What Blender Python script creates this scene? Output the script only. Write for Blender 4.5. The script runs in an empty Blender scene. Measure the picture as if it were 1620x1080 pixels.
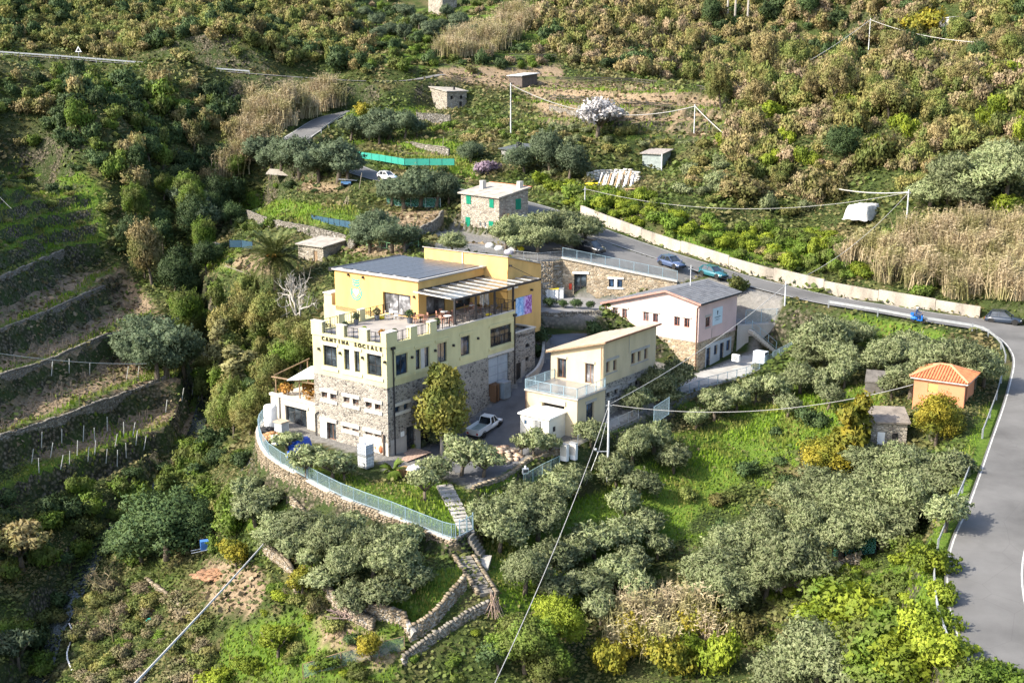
import bpy, math, random
import numpy as np
from mathutils import Vector, Matrix
R = math.radians
rng = np.random.default_rng(7)
random.seed(7)
scene = bpy.context.scene
COL = scene.collection

# ------------------------------------------------------------------ camera, sky, sun, exposure
F_PX, PITCH, CAM_H = 1891.0, R(13.1), 36.7
cam_data = bpy.data.cameras.new('camera')
cam_data.sensor_width = 36.0
cam_data.lens = F_PX / 1620.0 * 36.0
cam_data.clip_start = 1.0
cam_data.clip_end = 3000.0
cam = bpy.data.objects.new('camera', cam_data)
cam.location = (0, 0, CAM_H)
cam.rotation_euler = (R(90) - PITCH, 0, 0)
COL.objects.link(cam)
scene.camera = cam

SUN_EL, SUN_AZ = R(37), math.atan2(-0.94, -0.34)      # azimuth measured from +Y towards +X
world = bpy.data.worlds.new('World')
scene.world = world
world.use_nodes = True
wn = world.node_tree.nodes
wl = world.node_tree.links
wn.clear()
sky = wn.new('ShaderNodeTexSky')
sky.sky_type = 'NISHITA'
sky.sun_disc = False
sky.sun_elevation = SUN_EL
sky.sun_rotation = SUN_AZ
sky.air_density = 1.0
sky.dust_density = 2.5
bg = wn.new('ShaderNodeBackground')
bg.inputs['Strength'].default_value = 0.15
wo = wn.new('ShaderNodeOutputWorld')
wl.new(sky.outputs[0], bg.inputs['Color'])
wl.new(bg.outputs[0], wo.inputs['Surface'])

sun_data = bpy.data.lights.new('sun', 'SUN')
sun_data.energy = 3.7
sun_data.angle = R(0.6)
sun_data.color = (1.0, 0.93, 0.80)
sun = bpy.data.objects.new('sun', sun_data)
COL.objects.link(sun)
to_sun = Vector((math.sin(SUN_AZ) * math.cos(SUN_EL), math.cos(SUN_AZ) * math.cos(SUN_EL), math.sin(SUN_EL)))
sun.rotation_euler = to_sun.to_track_quat('Z', 'Y').to_euler()
sun.location = (-60, 40, 120)

scene.view_settings.view_transform = 'Standard'
scene.view_settings.look = 'None'
scene.view_settings.exposure = 1.47
scene.view_settings.gamma = 1.0
scene.view_settings.use_curve_mapping = False
scene.cycles.max_bounces = 6
scene.cycles.diffuse_bounces = 4
scene.cycles.transparent_max_bounces = 8

# ------------------------------------------------------------------ survey helpers
# The place was surveyed from the photograph: a sight line through a photo point (1620 x 1080)
# is met with a known height z or distance y, which gives the point in metres.
CP, SP = math.cos(PITCH), math.sin(PITCH)

def ray(u, v):
    a, b = (u - 810) / F_PX, (540 - v) / F_PX
    return np.array([a, CP + b * SP, -SP + b * CP])

def at_z(u, v, z):
    r = ray(u, v)
    t = (z - CAM_H) / r[2]
    return np.array([r[0] * t, r[1] * t, z])

def at_y(u, v, y):
    r = ray(u, v)
    t = y / r[1]
    return np.array([r[0] * t, y, CAM_H + r[2] * t])

def project(P):
    P = np.atleast_2d(np.asarray(P, float))
    d = P - np.array([0, 0, CAM_H])
    k = d[:, 1] * CP - d[:, 2] * SP
    k = np.where(k < 1, 1, k)
    return 810 + F_PX * d[:, 0] / k, 540 - F_PX * (d[:, 1] * SP + d[:, 2] * CP) / k

def in_poly(x, y, poly):
    x = np.asarray(x, float); y = np.asarray(y, float)
    c = np.zeros(x.shape, bool)
    n = len(poly)
    for i in range(n):
        x1, y1 = poly[i][0], poly[i][1]
        x2, y2 = poly[(i + 1) % n][0], poly[(i + 1) % n][1]
        cond = ((y1 > y) != (y2 > y))
        with np.errstate(divide='ignore', invalid='ignore'):
            xi = (x2 - x1) * (y - y1) / (y2 - y1 + 1e-12) + x1
        c ^= cond & (x < xi)
    return c

def dist_seg(x, y, pts, closed=False):
    """distance to a polyline and the interpolated third coordinate of the nearest point"""
    best = np.full(np.shape(x), 1e9)
    zz = np.zeros(np.shape(x))
    n = len(pts)
    for i in range(n if closed else n - 1):
        a, b = pts[i], pts[(i + 1) % n]
        dx, dy = b[0] - a[0], b[1] - a[1]
        L = dx * dx + dy * dy + 1e-9
        t = np.clip(((x - a[0]) * dx + (y - a[1]) * dy) / L, 0, 1)
        d = np.hypot(x - a[0] - t * dx, y - a[1] - t * dy)
        m = d < best
        best = np.where(m, d, best)
        if len(a) > 2:
            zz = np.where(m, a[2] + t * (b[2] - a[2]), zz)
    return best, zz

def smooth(t):
    t = np.clip(t, 0, 1)
    return t * t * (3 - 2 * t)

class TPS:
    def __init__(s, P, lam=0.5):
        P = np.asarray(P, float)
        s.x, s.y = P[:, 0], P[:, 1]
        n = len(P)
        K = s._k(s.x[:, None] - s.x, s.y[:, None] - s.y) + lam * np.eye(n)
        Q = np.c_[np.ones(n), s.x, s.y]
        A = np.block([[K, Q], [Q.T, np.zeros((3, 3))]])
        s.w = np.linalg.solve(A, np.r_[P[:, 2], 0, 0, 0])
    def _k(s, dx, dy):
        r2 = dx * dx + dy * dy
        return 0.5 * r2 * np.log(r2 + 1e-9)
    def __call__(s, x, y):
        x = np.asarray(x, float); y = np.asarray(y, float)
        out = s.w[-3] + s.w[-2] * x + s.w[-1] * y
        for i in range(len(s.x)):
            out = out + s.w[i] * s._k(x - s.x[i], y - s.y[i])
        return out

def vnoise(x, y, f, seed=0):
    """smooth value noise in -1..1"""
    r = np.random.default_rng(seed)
    T = r.uniform(-1, 1, (64, 64))
    x = np.asarray(x) * f + 100.3; y = np.asarray(y) * f + 57.7
    xi = np.floor(x).astype(int); yi = np.floor(y).astype(int)
    fx = smooth(x - xi); fy = smooth(y - yi)
    a = T[xi % 64, yi % 64]; b = T[(xi + 1) % 64, yi % 64]; c = T[xi % 64, (yi + 1) % 64]; d = T[(xi + 1) % 64, (yi + 1) % 64]
    return (a * (1 - fx) + b * fx) * (1 - fy) + (c * (1 - fx) + d * fx) * fy

# ------------------------------------------------------------------ object helpers
def tag(o, label=None, cat=None, group=None, kind=None):
    if label: o['label'] = label
    if cat: o['category'] = cat
    if group: o['group'] = group
    if kind: o['kind'] = kind
    return o

def thing(name, label, cat, loc=(0, 0, 0), rz=0.0, group=None):
    o = bpy.data.objects.new(name, None)
    o.empty_display_size = 0.3
    COL.objects.link(o)
    o.location = loc
    o.rotation_euler = (0, 0, rz)
    return tag(o, label, cat, group)

def link_mesh(name, me, parent=None):
    o = bpy.data.objects.new(name, me)
    COL.objects.link(o)
    if parent is not None: o.parent = parent
    return o

def np_mesh(name, V, Fq, mat=None, smooth_shade=False):
    """mesh from a vertex array and an (n, k) face array"""
    V = np.asarray(V, np.float32); Fq = np.asarray(Fq, np.int32)
    me = bpy.data.meshes.new(name)
    n, k = Fq.shape
    me.vertices.add(len(V)); me.vertices.foreach_set('co', V.ravel())
    me.loops.add(n * k); me.loops.foreach_set('vertex_index', Fq.ravel())
    me.polygons.add(n)
    me.polygons.foreach_set('loop_start', np.arange(0, n * k, k, dtype=np.int32))
    me.polygons.foreach_set('loop_total', np.full(n, k, np.int32))
    if smooth_shade: me.polygons.foreach_set('use_smooth', np.ones(n, bool))
    me.update(calc_edges=True)
    if mat: me.materials.append(mat)
    return me

def dup(root, loc=None, rz=None, scale=None, label=None, group=None, mats=None):
    c = root.copy(); COL.objects.link(c)
    if loc is not None: c.location = loc
    if rz is not None: c.rotation_euler = (c.rotation_euler[0], c.rotation_euler[1], rz)
    if scale is not None: c.scale = scale if hasattr(scale, '__len__') else (scale,) * 3
    if label: c['label'] = label
    if group: c['group'] = group
    for ch in root.children:
        d = ch.copy(); COL.objects.link(d); d.parent = c
        for g in ch.children:
            e = g.copy(); COL.objects.link(e); e.parent = d
    return c

class MB:
    """collects simple shapes into ONE mesh"""
    def __init__(s): s.v = []; s.f = []
    def add(s, vs, fs):
        n = len(s.v)
        s.v += [tuple(map(float, p)) for p in vs]
        s.f += [tuple(i + n for i in f) for f in fs]
        return s
    def box(s, x0, x1, y0, y1, z0, z1):
        vs = [(x0, y0, z0), (x1, y0, z0), (x1, y1, z0), (x0, y1, z0), (x0, y0, z1), (x1, y0, z1), (x1, y1, z1), (x0, y1, z1)]
        return s.add(vs, [(0, 3, 2, 1), (4, 5, 6, 7), (0, 1, 5, 4), (1, 2, 6, 5), (2, 3, 7, 6), (3, 0, 4, 7)])
    def obox(s, c, ax, ay, az):
        c, ax, ay, az = (np.array(q, float) for q in (c, ax, ay, az))
        vs = [c + sx * ax + sy * ay + sz * az for sz in (-1, 1) for sx, sy in ((-1, -1), (1, -1), (1, 1), (-1, 1))]
        return s.add(vs, [(0, 3, 2, 1), (4, 5, 6, 7), (0, 1, 5, 4), (1, 2, 6, 5), (2, 3, 7, 6), (3, 0, 4, 7)])
    def bar(s, p, q, w, h=None):
        p = np.array(p, float); q = np.array(q, float); d = q - p
        L = np.linalg.norm(d)
        if L < 1e-6: return s
        d /= L
        up = np.array([0, 0, 1.0]) if abs(d[2]) < 0.95 else np.array([1.0, 0, 0])
        sd = np.cross(d, up); sd /= np.linalg.norm(sd); u = np.cross(sd, d)
        return s.obox((p + q) / 2, d * L / 2, sd * w / 2, u * (h or w) / 2)
    def tube(s, pts, r, n=6, cap=True):
        pts = [np.array(p, float) for p in pts]
        rs = r if hasattr(r, '__len__') else [r] * len(pts)
        base = len(s.v); prev = None
        for i, p in enumerate(pts):
            d = pts[min(i + 1, len(pts) - 1)] - pts[max(i - 1, 0)]
            d = d / (np.linalg.norm(d) + 1e-9)
            up = np.array([0, 0, 1.0]) if abs(d[2]) < 0.9 else np.array([1.0, 0, 0])
            if prev is not None: up = prev
            sd = np.cross(d, up); sd /= (np.linalg.norm(sd) + 1e-9); u = np.cross(sd, d); prev = u
            for k in range(n):
                t = 2 * math.pi * k / n
                s.v.append(tuple(p + rs[i] * (math.cos(t) * sd + math.sin(t) * u)))
        for i in range(len(pts) - 1):
            for k in range(n):
                a = base + i * n + k; b = base + i * n + (k + 1) % n
                s.f.append((a, b, b + n, a + n))
        if cap:
            s.f.append(tuple(base + k for k in reversed(range(n))))
            s.f.append(tuple(base + (len(pts) - 1) * n + k for k in range(n)))
        return s
    def lathe(s, prof, n=12, c=(0, 0, 0)):
        base = len(s.v)
        for r, z in prof:
            for k in range(n):
                t = 2 * math.pi * k / n
                s.v.append((c[0] + r * math.cos(t), c[1] + r * math.sin(t), c[2] + z))
        for i in range(len(prof) - 1):
            for k in range(n):
                a = base + i * n + k; b = base + i * n + (k + 1) % n
                s.f.append((a, b, b + n, a + n))
        s.f.append(tuple(base + k for k in reversed(range(n))))
        s.f.append(tuple(base + (len(prof) - 1) * n + k for k in range(n)))
        return s
    def prism(s, poly, z0, z1):
        n = len(poly)
        g0 = z0 if hasattr(z0, '__len__') else [z0] * n
        g1 = z1 if hasattr(z1, '__len__') else [z1] * n
        vs = [(p[0], p[1], g0[i]) for i, p in enumerate(poly)] + [(p[0], p[1], g1[i]) for i, p in enumerate(poly)]
        return s.add(vs, [tuple(reversed(range(n))), tuple(range(n, 2 * n))] + [(i, (i + 1) % n, n + (i + 1) % n, n + i) for i in range(n)])
    def quad(s, *p): return s.add(p, [tuple(range(len(p)))])
    def ball(s, c, r, n=8, m=6, sq=(1, 1, 1)):
        prof = [(max(1e-3, math.sin(math.pi * i / m)) * r, -math.cos(math.pi * i / m) * r) for i in range(m + 1)]
        b = len(s.v); s.lathe(prof, n)
        for i in range(b, len(s.v)):
            v = s.v[i]; s.v[i] = (c[0] + v[0] * sq[0], c[1] + v[1] * sq[1], c[2] + v[2] * sq[2])
        return s
    def mesh(s, name, mat=None, sm=False):
        me = bpy.data.meshes.new(name)
        me.from_pydata(s.v, [], s.f); me.update()
        if mat: me.materials.append(mat)
        if sm: me.polygons.foreach_set('use_smooth', [True] * len(me.polygons))
        return me
    def build(s, name, mat=None, parent=None, sm=False):
        return link_mesh(name, s.mesh(name, mat, sm), parent)

# ------------------------------------------------------------------ materials
MATS = {}

def _nt(name):
    m = bpy.data.materials.new(name); m.use_nodes = True
    nt = m.node_tree; nt.nodes.clear()
    out = nt.nodes.new('ShaderNodeOutputMaterial')
    bs = nt.nodes.new('ShaderNodeBsdfPrincipled')
    nt.links.new(bs.outputs[0], out.inputs['Surface'])
    MATS[name] = m
    return m, nt, bs, out

def _coord(nt, scale=(1, 1, 1), world_space=False):
    if world_space:
        g = nt.nodes.new('ShaderNodeNewGeometry'); src = g.outputs['Position']
    else:
        g = nt.nodes.new('ShaderNodeTexCoord'); src = g.outputs['Object']
    mp = nt.nodes.new('ShaderNodeMapping'); mp.inputs['Scale'].default_value = scale
    nt.links.new(src, mp.inputs['Vector'])
    return mp.outputs[0]

def _noise(nt, vec, scale, detail=4, rough=0.55):
    n = nt.nodes.new('ShaderNodeTexNoise')
    n.inputs['Scale'].default_value = scale; n.inputs['Detail'].default_value = detail; n.inputs['Roughness'].default_value = rough
    nt.links.new(vec, n.inputs['Vector'])
    return n.outputs['Fac']

def _ramp(nt, fac, stops):
    r = nt.nodes.new('ShaderNodeValToRGB')
    e = r.color_ramp.elements
    while len(e) < len(stops): e.new(0.5)
    for i, (p, c) in enumerate(stops):
        e[i].position = p; e[i].color = (*c, 1) if hasattr(c, '__len__') else (c, c, c, 1)
    nt.links.new(fac, r.inputs[0])
    return r.outputs[0]

def _mix(nt, fac, a, b, mode='MIX'):
    m = nt.nodes.new('ShaderNodeMix'); m.data_type = 'RGBA'; m.blend_type = mode
    if isinstance(fac, (int, float)): m.inputs[0].default_value = fac
    else: nt.links.new(fac, m.inputs[0])
    for k, q in ((6, a), (7, b)):
        if hasattr(q, 'is_linked') or hasattr(q, 'links'): nt.links.new(q, m.inputs[k])
        else: m.inputs[k].default_value = (*q, 1)
    return m.outputs[2]

def _bump(nt, bs, h, strength, dist=0.05):
    b = nt.nodes.new('ShaderNodeBump'); b.inputs['Strength'].default_value = strength; b.inputs['Distance'].default_value = dist
    nt.links.new(h, b.inputs['Height']); nt.links.new(b.outputs[0], bs.inputs['Normal'])

def mat(name, c, rough=0.7, var=0.25, scale=1.2, fine=14, bump=0.15, metal=0.0, spec=0.3, streak=False):
    """weathered surface: base colour with broad stains and fine grain"""
    m, nt, bs, out = _nt(name)
    vec = _coord(nt, (1, 1, 0.35 if streak else 1))
    a = _noise(nt, vec, scale, 5); b = _noise(nt, _coord(nt), fine, 3)
    lo = tuple(q * (1 - var) for q in c); hi = tuple(min(1, q * (1 + var * 0.6)) for q in c)
    col = _ramp(nt, a, [(0.3, lo), (0.52, c), (0.72, hi)])
    g = _ramp(nt, b, [(0.3, 1 - var * 0.5), (0.7, 1.0)])
    col = _mix(nt, 1.0, col, g, 'MULTIPLY')
    nt.links.new(col, bs.inputs['Base Color'])
    bs.inputs['Roughness'].default_value = rough; bs.inputs['Metallic'].default_value = metal
    bs.inputs['Specular IOR Level'].default_value = spec
    if bump: _bump(nt, bs, b, bump)
    return m

def mat_stone(name, cols, mortar, scale=2.6, bump=0.8, mortar_w=0.06, world_space=False):
    m, nt, bs, out = _nt(name)
    vec0 = _coord(nt, (1, 1, 1.7), world_space)
    wob = nt.nodes.new('ShaderNodeTexNoise'); wob.inputs['Scale'].default_value = 1.5
    nt.links.new(vec0, wob.inputs['Vector'])
    ad = nt.nodes.new('ShaderNodeVectorMath'); ad.operation = 'MULTIPLY_ADD'
    nt.links.new(wob.outputs['Color'], ad.inputs[0]); ad.inputs[1].default_value = (0.35, 0.35, 0.35); nt.links.new(vec0, ad.inputs[2])
    vec = ad.outputs[0]
    v1 = nt.nodes.new('ShaderNodeTexVoronoi'); v1.inputs['Scale'].default_value = scale; nt.links.new(vec, v1.inputs['Vector'])
    v2 = nt.nodes.new('ShaderNodeTexVoronoi'); v2.feature = 'DISTANCE_TO_EDGE'; v2.inputs['Scale'].default_value = scale; nt.links.new(vec, v2.inputs['Vector'])
    sep = nt.nodes.new('ShaderNodeSeparateColor'); nt.links.new(v1.outputs['Color'], sep.inputs[0])
    k = len(cols)
    col = _ramp(nt, sep.outputs[0], [(0.08 + 0.84 * i / max(1, k - 1), c) for i, c in enumerate(cols)])
    n = _noise(nt, vec, 0.5, 4)
    col = _mix(nt, 1.0, col, _ramp(nt, n, [(0.3, 0.72), (0.7, 1.1)]), 'MULTIPLY')
    edge = _ramp(nt, v2.outputs['Distance'], [(mortar_w * 0.3, 0.0), (mortar_w, 1.0)])
    col = _mix(nt, edge, mortar, col)
    nt.links.new(col, bs.inputs['Base Color'])
    bs.inputs['Roughness'].default_value = 0.9; bs.inputs['Specular IOR Level'].default_value = 0.15
    hh = _ramp(nt, v2.outputs['Distance'], [(0.0, 0.0), (0.15, 1.0)])
    _bump(nt, bs, hh, bump, 0.08)
    return m

def mat_glass(name, c=(0.02, 0.025, 0.03), rough=0.06):
    m, nt, bs, out = _nt(name)
    n = _noise(nt, _coord(nt), 0.9, 2)
    nt.links.new(_ramp(nt, n, [(0.35, tuple(q * 0.5 for q in c)), (0.58, tuple(q * 1.8 for q in c)), (.72, tuple(q * 5 for q in c))]), bs.inputs['Base Color'])  # paler noise patches are reflections painted into the glass colour
    bs.inputs['Roughness'].default_value = rough; bs.inputs['Specular IOR Level'].default_value = 0.8
    return m

def mat_leaf(name, c1, c2, c3=None, patch=0.7, trans=0.3, per_tree=0.35, rough=0.65, world_patch=False):
    """leaf cards: each leaf, each clump and each plant gets its own tone"""
    m, nt, bs, out = _nt(name)
    g = nt.nodes.new('ShaderNodeNewGeometry')
    col = _mix(nt, g.outputs['Random Per Island'], c1, c2)
    vec = _coord(nt, world_space=True)
    n = _noise(nt, vec, patch, 3)
    if c3 is not None:
        col = _mix(nt, _ramp(nt, n, [(0.42, 0.0), (0.62, 1.0)]), col, c3)
    oi = nt.nodes.new('ShaderNodeObjectInfo')
    lum = _ramp(nt, oi.outputs['Random'], [(0.0, 1 - per_tree), (1.0, 1 + per_tree * 0.5)])
    col = _mix(nt, 1.0, col, lum, 'MULTIPLY')
    nt.links.new(col, bs.inputs['Base Color'])
    bs.inputs['Roughness'].default_value = rough; bs.inputs['Specular IOR Level'].default_value = 0.2
    tr = nt.nodes.new('ShaderNodeBsdfTranslucent')
    nt.links.new(col, tr.inputs['Color'])
    mx = nt.nodes.new('ShaderNodeMixShader'); mx.inputs[0].default_value = trans
    nt.links.new(bs.outputs[0], mx.inputs[1]); nt.links.new(tr.outputs[0], mx.inputs[2])
    nt.links.new(mx.outputs[0], out.inputs['Surface'])
    return m
# ------------------------------------------------------------------ terrain: survey points (u, v, z)
SURV = [(700,1080,-9.2),(640,1030,-7.5),(770,940,-4.8),(722,896,-3.9),(560,1000,-6.6),(480,960,-6.4),(400,1080,-11.5),(390,930,-7.2),
 (300,1000,-10.6),(250,1080,-13),(170,1080,-15),(60,1070,-16.5),(0,1080,-15),(130,920,-14.2),(0,960,-12.6),(60,960,-13.6),(250,780,-11),
 (330,690,-8),(318,560,-3),(290,440,2.8),(380,330,10),(430,260,15.5),(450,775,-2.9),(580,838,-3.5),(660,872,-3.8),(500,852,-4.6),
 (430,850,-5.4),(350,850,-7.8),(380,765,-4.8),(385,700,-4.8),(300,800,-9),(0,850,-9.6),(100,800,-10),(0,690,-2.8),(117,647,-2.8),(267,593,-2.8),
 (0,593,.8),(83,563,.8),(180,520,.8),(0,518,4.6),(67,493,4.6),(160,450,4.6),(0,437,9),(100,390,9),(20,320,16),(90,283,17),(0,273,20),
 (150,330,13.5),(250,330,12.4),(250,200,25),(100,200,26),
 (640,20,50),(1050,262,19.6),(400,390,9.4),(437,440,7.2),(505,412,9.3),(480,378,11.2),(540,330,14.4),(450,310,14.8),(612,283,18),(650,240,21),
 (720,290,17),(650,350,13.9),(690,380,13.3),(640,395,12.6),(760,385,12.6),(705,178,26.8),(620,195,25),(490,205,24.1),(860,250,20.6),(870,180,27.3),
 (1000,140,32),(1000,200,25.8),(1000,300,17.2),(1100,370,13.5),(1100,300,18),(1150,200,26.2),(1300,200,27),(1300,350,14.6),(1560,420,12),
 (1450,350,16.2),(1600,300,20.3),(1600,150,32),(1372,93,37.7),
 (1050,1060,-9),(1100,900,-7),(1150,800,-4.2),(1230,720,-1.2),(1330,640,2.2),(1400,590,4.2),(900,1000,-8),(900,860,-5.2),(830,760,-2.2),(960,765,-3),
 (1000,690,-.6),(1100,650,.2),(1200,620,1.2),(1290,560,3.6),(1340,520,5.4),(1400,670,2.6),(1460,660,4.4),(1300,860,-3.8),(1420,820,-1.6),(1400,960,-3.6),
 (1300,1060,-6.6),(1480,1000,-1.4),(1200,960,-6.6),(800,900,-5.4),(840,840,-4.2)]
CTRL = [at_z(*s) for s in SURV] + [at_y(*s) for s in [(0, 88, 268), (200, 102, 266), (400, 118, 264), (560, 129, 262), (640, 128, 262), (100, 135, 248), (300, 130, 250), (450, 150, 246), (60, 0, 330), (300, 0, 330), (500, 0, 330), (200, 50, 298), (450, 60, 296)]]
CTRL += [np.array(p, float) for p in [(-130,270,42),(0,330,54),(55,325,54),(90,295,54),(110,265,51),(130,235,50),
 (115,190,37),(95,140,18),(80,118,9),(70,95,5),(55,70,0),(-75,150,16),(-88,185,26),(-95,225,36),(-70,120,8),(-62,100,2),(-58,80,-4),(-35,75,-18),(-5,70,-16),(22,64,-8),
 (-125,120,34),(-125,200,48),(-135,300,60),(-105,90,22),(-10,400,74),(-110,400,78),(110,400,82),(150,250,70),(150,170,44),(140,100,16),(-75,60,2),(-30,50,-22),(30,46,-8),(120,60,4),
 (-14,130,6.2),(-22,140,6.2),(-25,128,1.0)]]
base_tps = TPS(CTRL, 2.0)

XS = np.arange(-140, 150.1, 0.72)
YS = np.concatenate([np.arange(46, 170, 0.66), np.arange(170, 262, 0.95), np.arange(262, 402, 1.8)])
GX, GY = np.meshgrid(XS, YS, indexing='ij')
GZ = base_tps(GX, GY)

# stepped hillsides: tread, dry wall, tread ...
EDGE = np.zeros(GX.shape)
def terrace(mask_poly_uv, levels, amount=1.0, tread=0.30, foot=0.80, soft=16):
    global GZ, EDGE
    u, v = project(np.c_[GX.ravel(), GY.ravel(), GZ.ravel()])
    u = u.reshape(GX.shape); v = v.reshape(GX.shape)
    ins = in_poly(u, v, mask_poly_uv)
    d, _ = dist_seg(u, v, mask_poly_uv, True)
    w = np.where(ins, smooth(d / soft), 0) * amount
    lv = np.array(levels, float)
    zz = GZ + vnoise(GX, GY, 0.07, 5) * 0.5
    k = np.clip(np.searchsorted(lv, zz) - 1, 0, len(lv) - 2)
    f = (zz - lv[k]) / (lv[k + 1] - lv[k])
    st = np.where(f < foot, f / foot * tread, tread + (1 - tread) * smooth((f - foot) / (1 - foot)))
    nz = lv[k] + st * (lv[k + 1] - lv[k])
    ok = (zz > lv[0]) & (zz < lv[-1])
    EDGE = np.maximum(EDGE, np.where(ok & (w > .3), 1 - smooth((np.abs(f - .06) - .10) / .10), 0))
    GZ = np.where(ok, GZ * (1 - w) + nz * w, GZ)

LEFT_TERR = [(-160, 300), (40, 240), (110, 245), (150, 300), (170, 390), (215, 440), (330, 590), (330, 640), (270, 700), (150, 765), (60, 790), (-160, 840)]
terrace(LEFT_TERR, [-10.6, -6.8, -2.9, 0.8, 4.6, 8.9, 11.2, 13.3, 15.4, 17.5, 19.6, 21.8, 24, 26.5], tread=.10, foot=.70)
terrace([(850, 105), (900, 120), (1000, 125), (1150, 150), (1150, 235), (1000, 225), (850, 200), (800, 150)], [22, 24.2, 26.5, 29, 31.4, 33.6, 36], tread=0.25, foot=0.78, soft=8)
terrace([(960, 640), (1260, 600), (1380, 590), (1400, 660), (1240, 760), (1120, 850), (1000, 960), (820, 900), (780, 820), (900, 740)], [-7.5, -5.8, -4.2, -2.6, -1.1, 0.3, 1.7, 3.2], tread=0.35, foot=0.7, amount=0.8, soft=14)
terrace([(560, 0), (900, 0), (860, 110), (640, 120), (560, 90)], [36, 38.5, 41, 43.5, 46, 48.5, 51, 54], tread=0.3, soft=8, amount=0.8)
terrace([(540, 180), (690, 170), (760, 240), (740, 300), (560, 250)], [17, 18.6, 20.2, 22, 24, 26], tread=0.3, soft=8, amount=0.8)

# level ground: yards, road shelves
def pts_of(l): return [at_z(*q) for q in l]

def pad(poly, spots, blend=0.8, lam=0.05):
    global GZ
    t = TPS(list(poly) + list(spots), lam)
    x0 = min(p[0] for p in poly) - 8; x1 = max(p[0] for p in poly) + 8
    y0 = min(p[1] for p in poly) - 8; y1 = max(p[1] for p in poly) + 8
    m = (GX > x0) & (GX < x1) & (GY > y0) & (GY < y1)
    x, y = GX[m], GY[m]
    ins = in_poly(x, y, poly)
    d, _ = dist_seg(x, y, [(p[0], p[1]) for p in poly], True)
    w = np.where(ins, 1.0, 1 - smooth(d / blend))
    GZ[m] = GZ[m] * (1 - w) + t(x, y) * w
    return t

FENCE_LINE = pts_of([(421, 664, .2), (411, 676, .1), (410, 693, 0), (425, 722, -.3), (470, 750, -.7), (540, 787, -1.4), (620, 817, -1.9), (700, 849, -2.5), (721, 853, -2.6)])
YARD_EDGE = pts_of([(750, 838, -2.6), (752, 800, -2.1), (748, 772, -1.5), (800, 752, -1.2), (838, 728, -.7), (880, 716, -.3), (914, 706, 0), (962, 684, .4), (1010, 662, .8), (1060, 634, 1.2), (1120, 612, 1.6), (1180, 596, 1.9), (1222, 574, 2.3), (1252, 558, 2.6)])
A_MAIN = 53
def mw(a, b, z=0, o=(-11.98, 110.74), ang=A_MAIN):
    c, s = math.cos(R(ang)), math.sin(R(ang))
    return np.array([o[0] + c * a - s * b, o[1] + s * a + c * b, z])

A_PAD = FENCE_LINE + YARD_EDGE + [np.array([30.0, 142.5, 2.6]), np.array([27.5, 143.2, 2.6]), at_z(1104, 585, 1.7), np.array([14, 138, 3.6]), np.array([10.4, 142.2, 5.2]), np.array([3.2, 141.8, 5.2]), mw(30, 2.5, 5.4), mw(22, 3, 3.5), mw(20, 12, 1), mw(4, 17.5, .2)]
tpsA = pad(A_PAD, [at_z(617, 716, -.5), at_z(663, 706, -1), at_z(740, 725, -1.1), at_z(775, 690, -.5), at_z(800, 650, .8), at_z(812, 617, 2.0), at_z(835, 604, 2.5), at_z(850, 580, 3.3), at_z(862, 555, 4.2), at_z(872, 532, 5.0), at_z(905, 530, 5.1),
    at_z(500, 694, -.3), at_z(912, 694, .2), at_z(1110, 588, 1.7), at_z(560, 742, -.8), at_z(640, 800, -1.7), mw(10, 4, 0), at_z(960, 560, 4.0), at_z(700, 762, -1.4), at_z(703, 790, -1.9)], 1.0)
W0, W1 = np.array([6.53, 152.39, 7.2]), np.array([21.0, 149.76, 7.0])
B_PAD = [at_z(846, 497, 7.3), at_z(955, 500, 7.0), np.array([10.6, 143.6, 6.9]), np.array([16.8, 151.2, 6.9]), np.array([22, 147.2, 6.6]), np.array([27.2, 142.3, 5.7]), np.array([32.6, 143.0, 5.7]), at_z(1246, 500, 5.8), at_z(1250, 478, 6.6), np.array([30.5, 156, 7.2]), np.array([25, 151.5, 7.0]), W1, W0, at_z(846, 471, 7.2), mw(30.5, 4, 7.2)]
tpsB = pad(B_PAD, [at_z(925, 474, 7.2), at_z(1200, 490, 6.0)], 0.7)

def resample(pts, step):
    pts = np.asarray(pts, float)
    # Catmull-Rom through the survey points
    out = []
    P = np.vstack([2 * pts[0] - pts[1], pts, 2 * pts[-1] - pts[-2]])
    for i in range(1, len(P) - 2):
        n = max(2, int(np.linalg.norm(P[i + 1] - P[i]) / step))
        for t in np.linspace(0, 1, n, endpoint=False):
            out.append(0.5 * ((2 * P[i]) + (-P[i - 1] + P[i + 1]) * t + (2 * P[i - 1] - 5 * P[i] + 4 * P[i + 1] - P[i + 2]) * t * t + (-P[i - 1] + 3 * P[i] - 3 * P[i + 1] + P[i + 2]) * t ** 3))
    out.append(pts[-1])
    return np.array(out)

def offset_line(pts, d):
    """pts moved sideways by d (positive: to the left of travel)"""
    pts = np.asarray(pts, float)
    t = np.gradient(pts[:, :2], axis=0)
    t /= np.linalg.norm(t, axis=1)[:, None] + 1e-9
    o = pts.copy(); dd = d if hasattr(d, '__len__') else np.full(len(pts), d)
    o[:, 0] += -t[:, 1] * dd; o[:, 1] += t[:, 0] * dd
    return o

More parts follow.
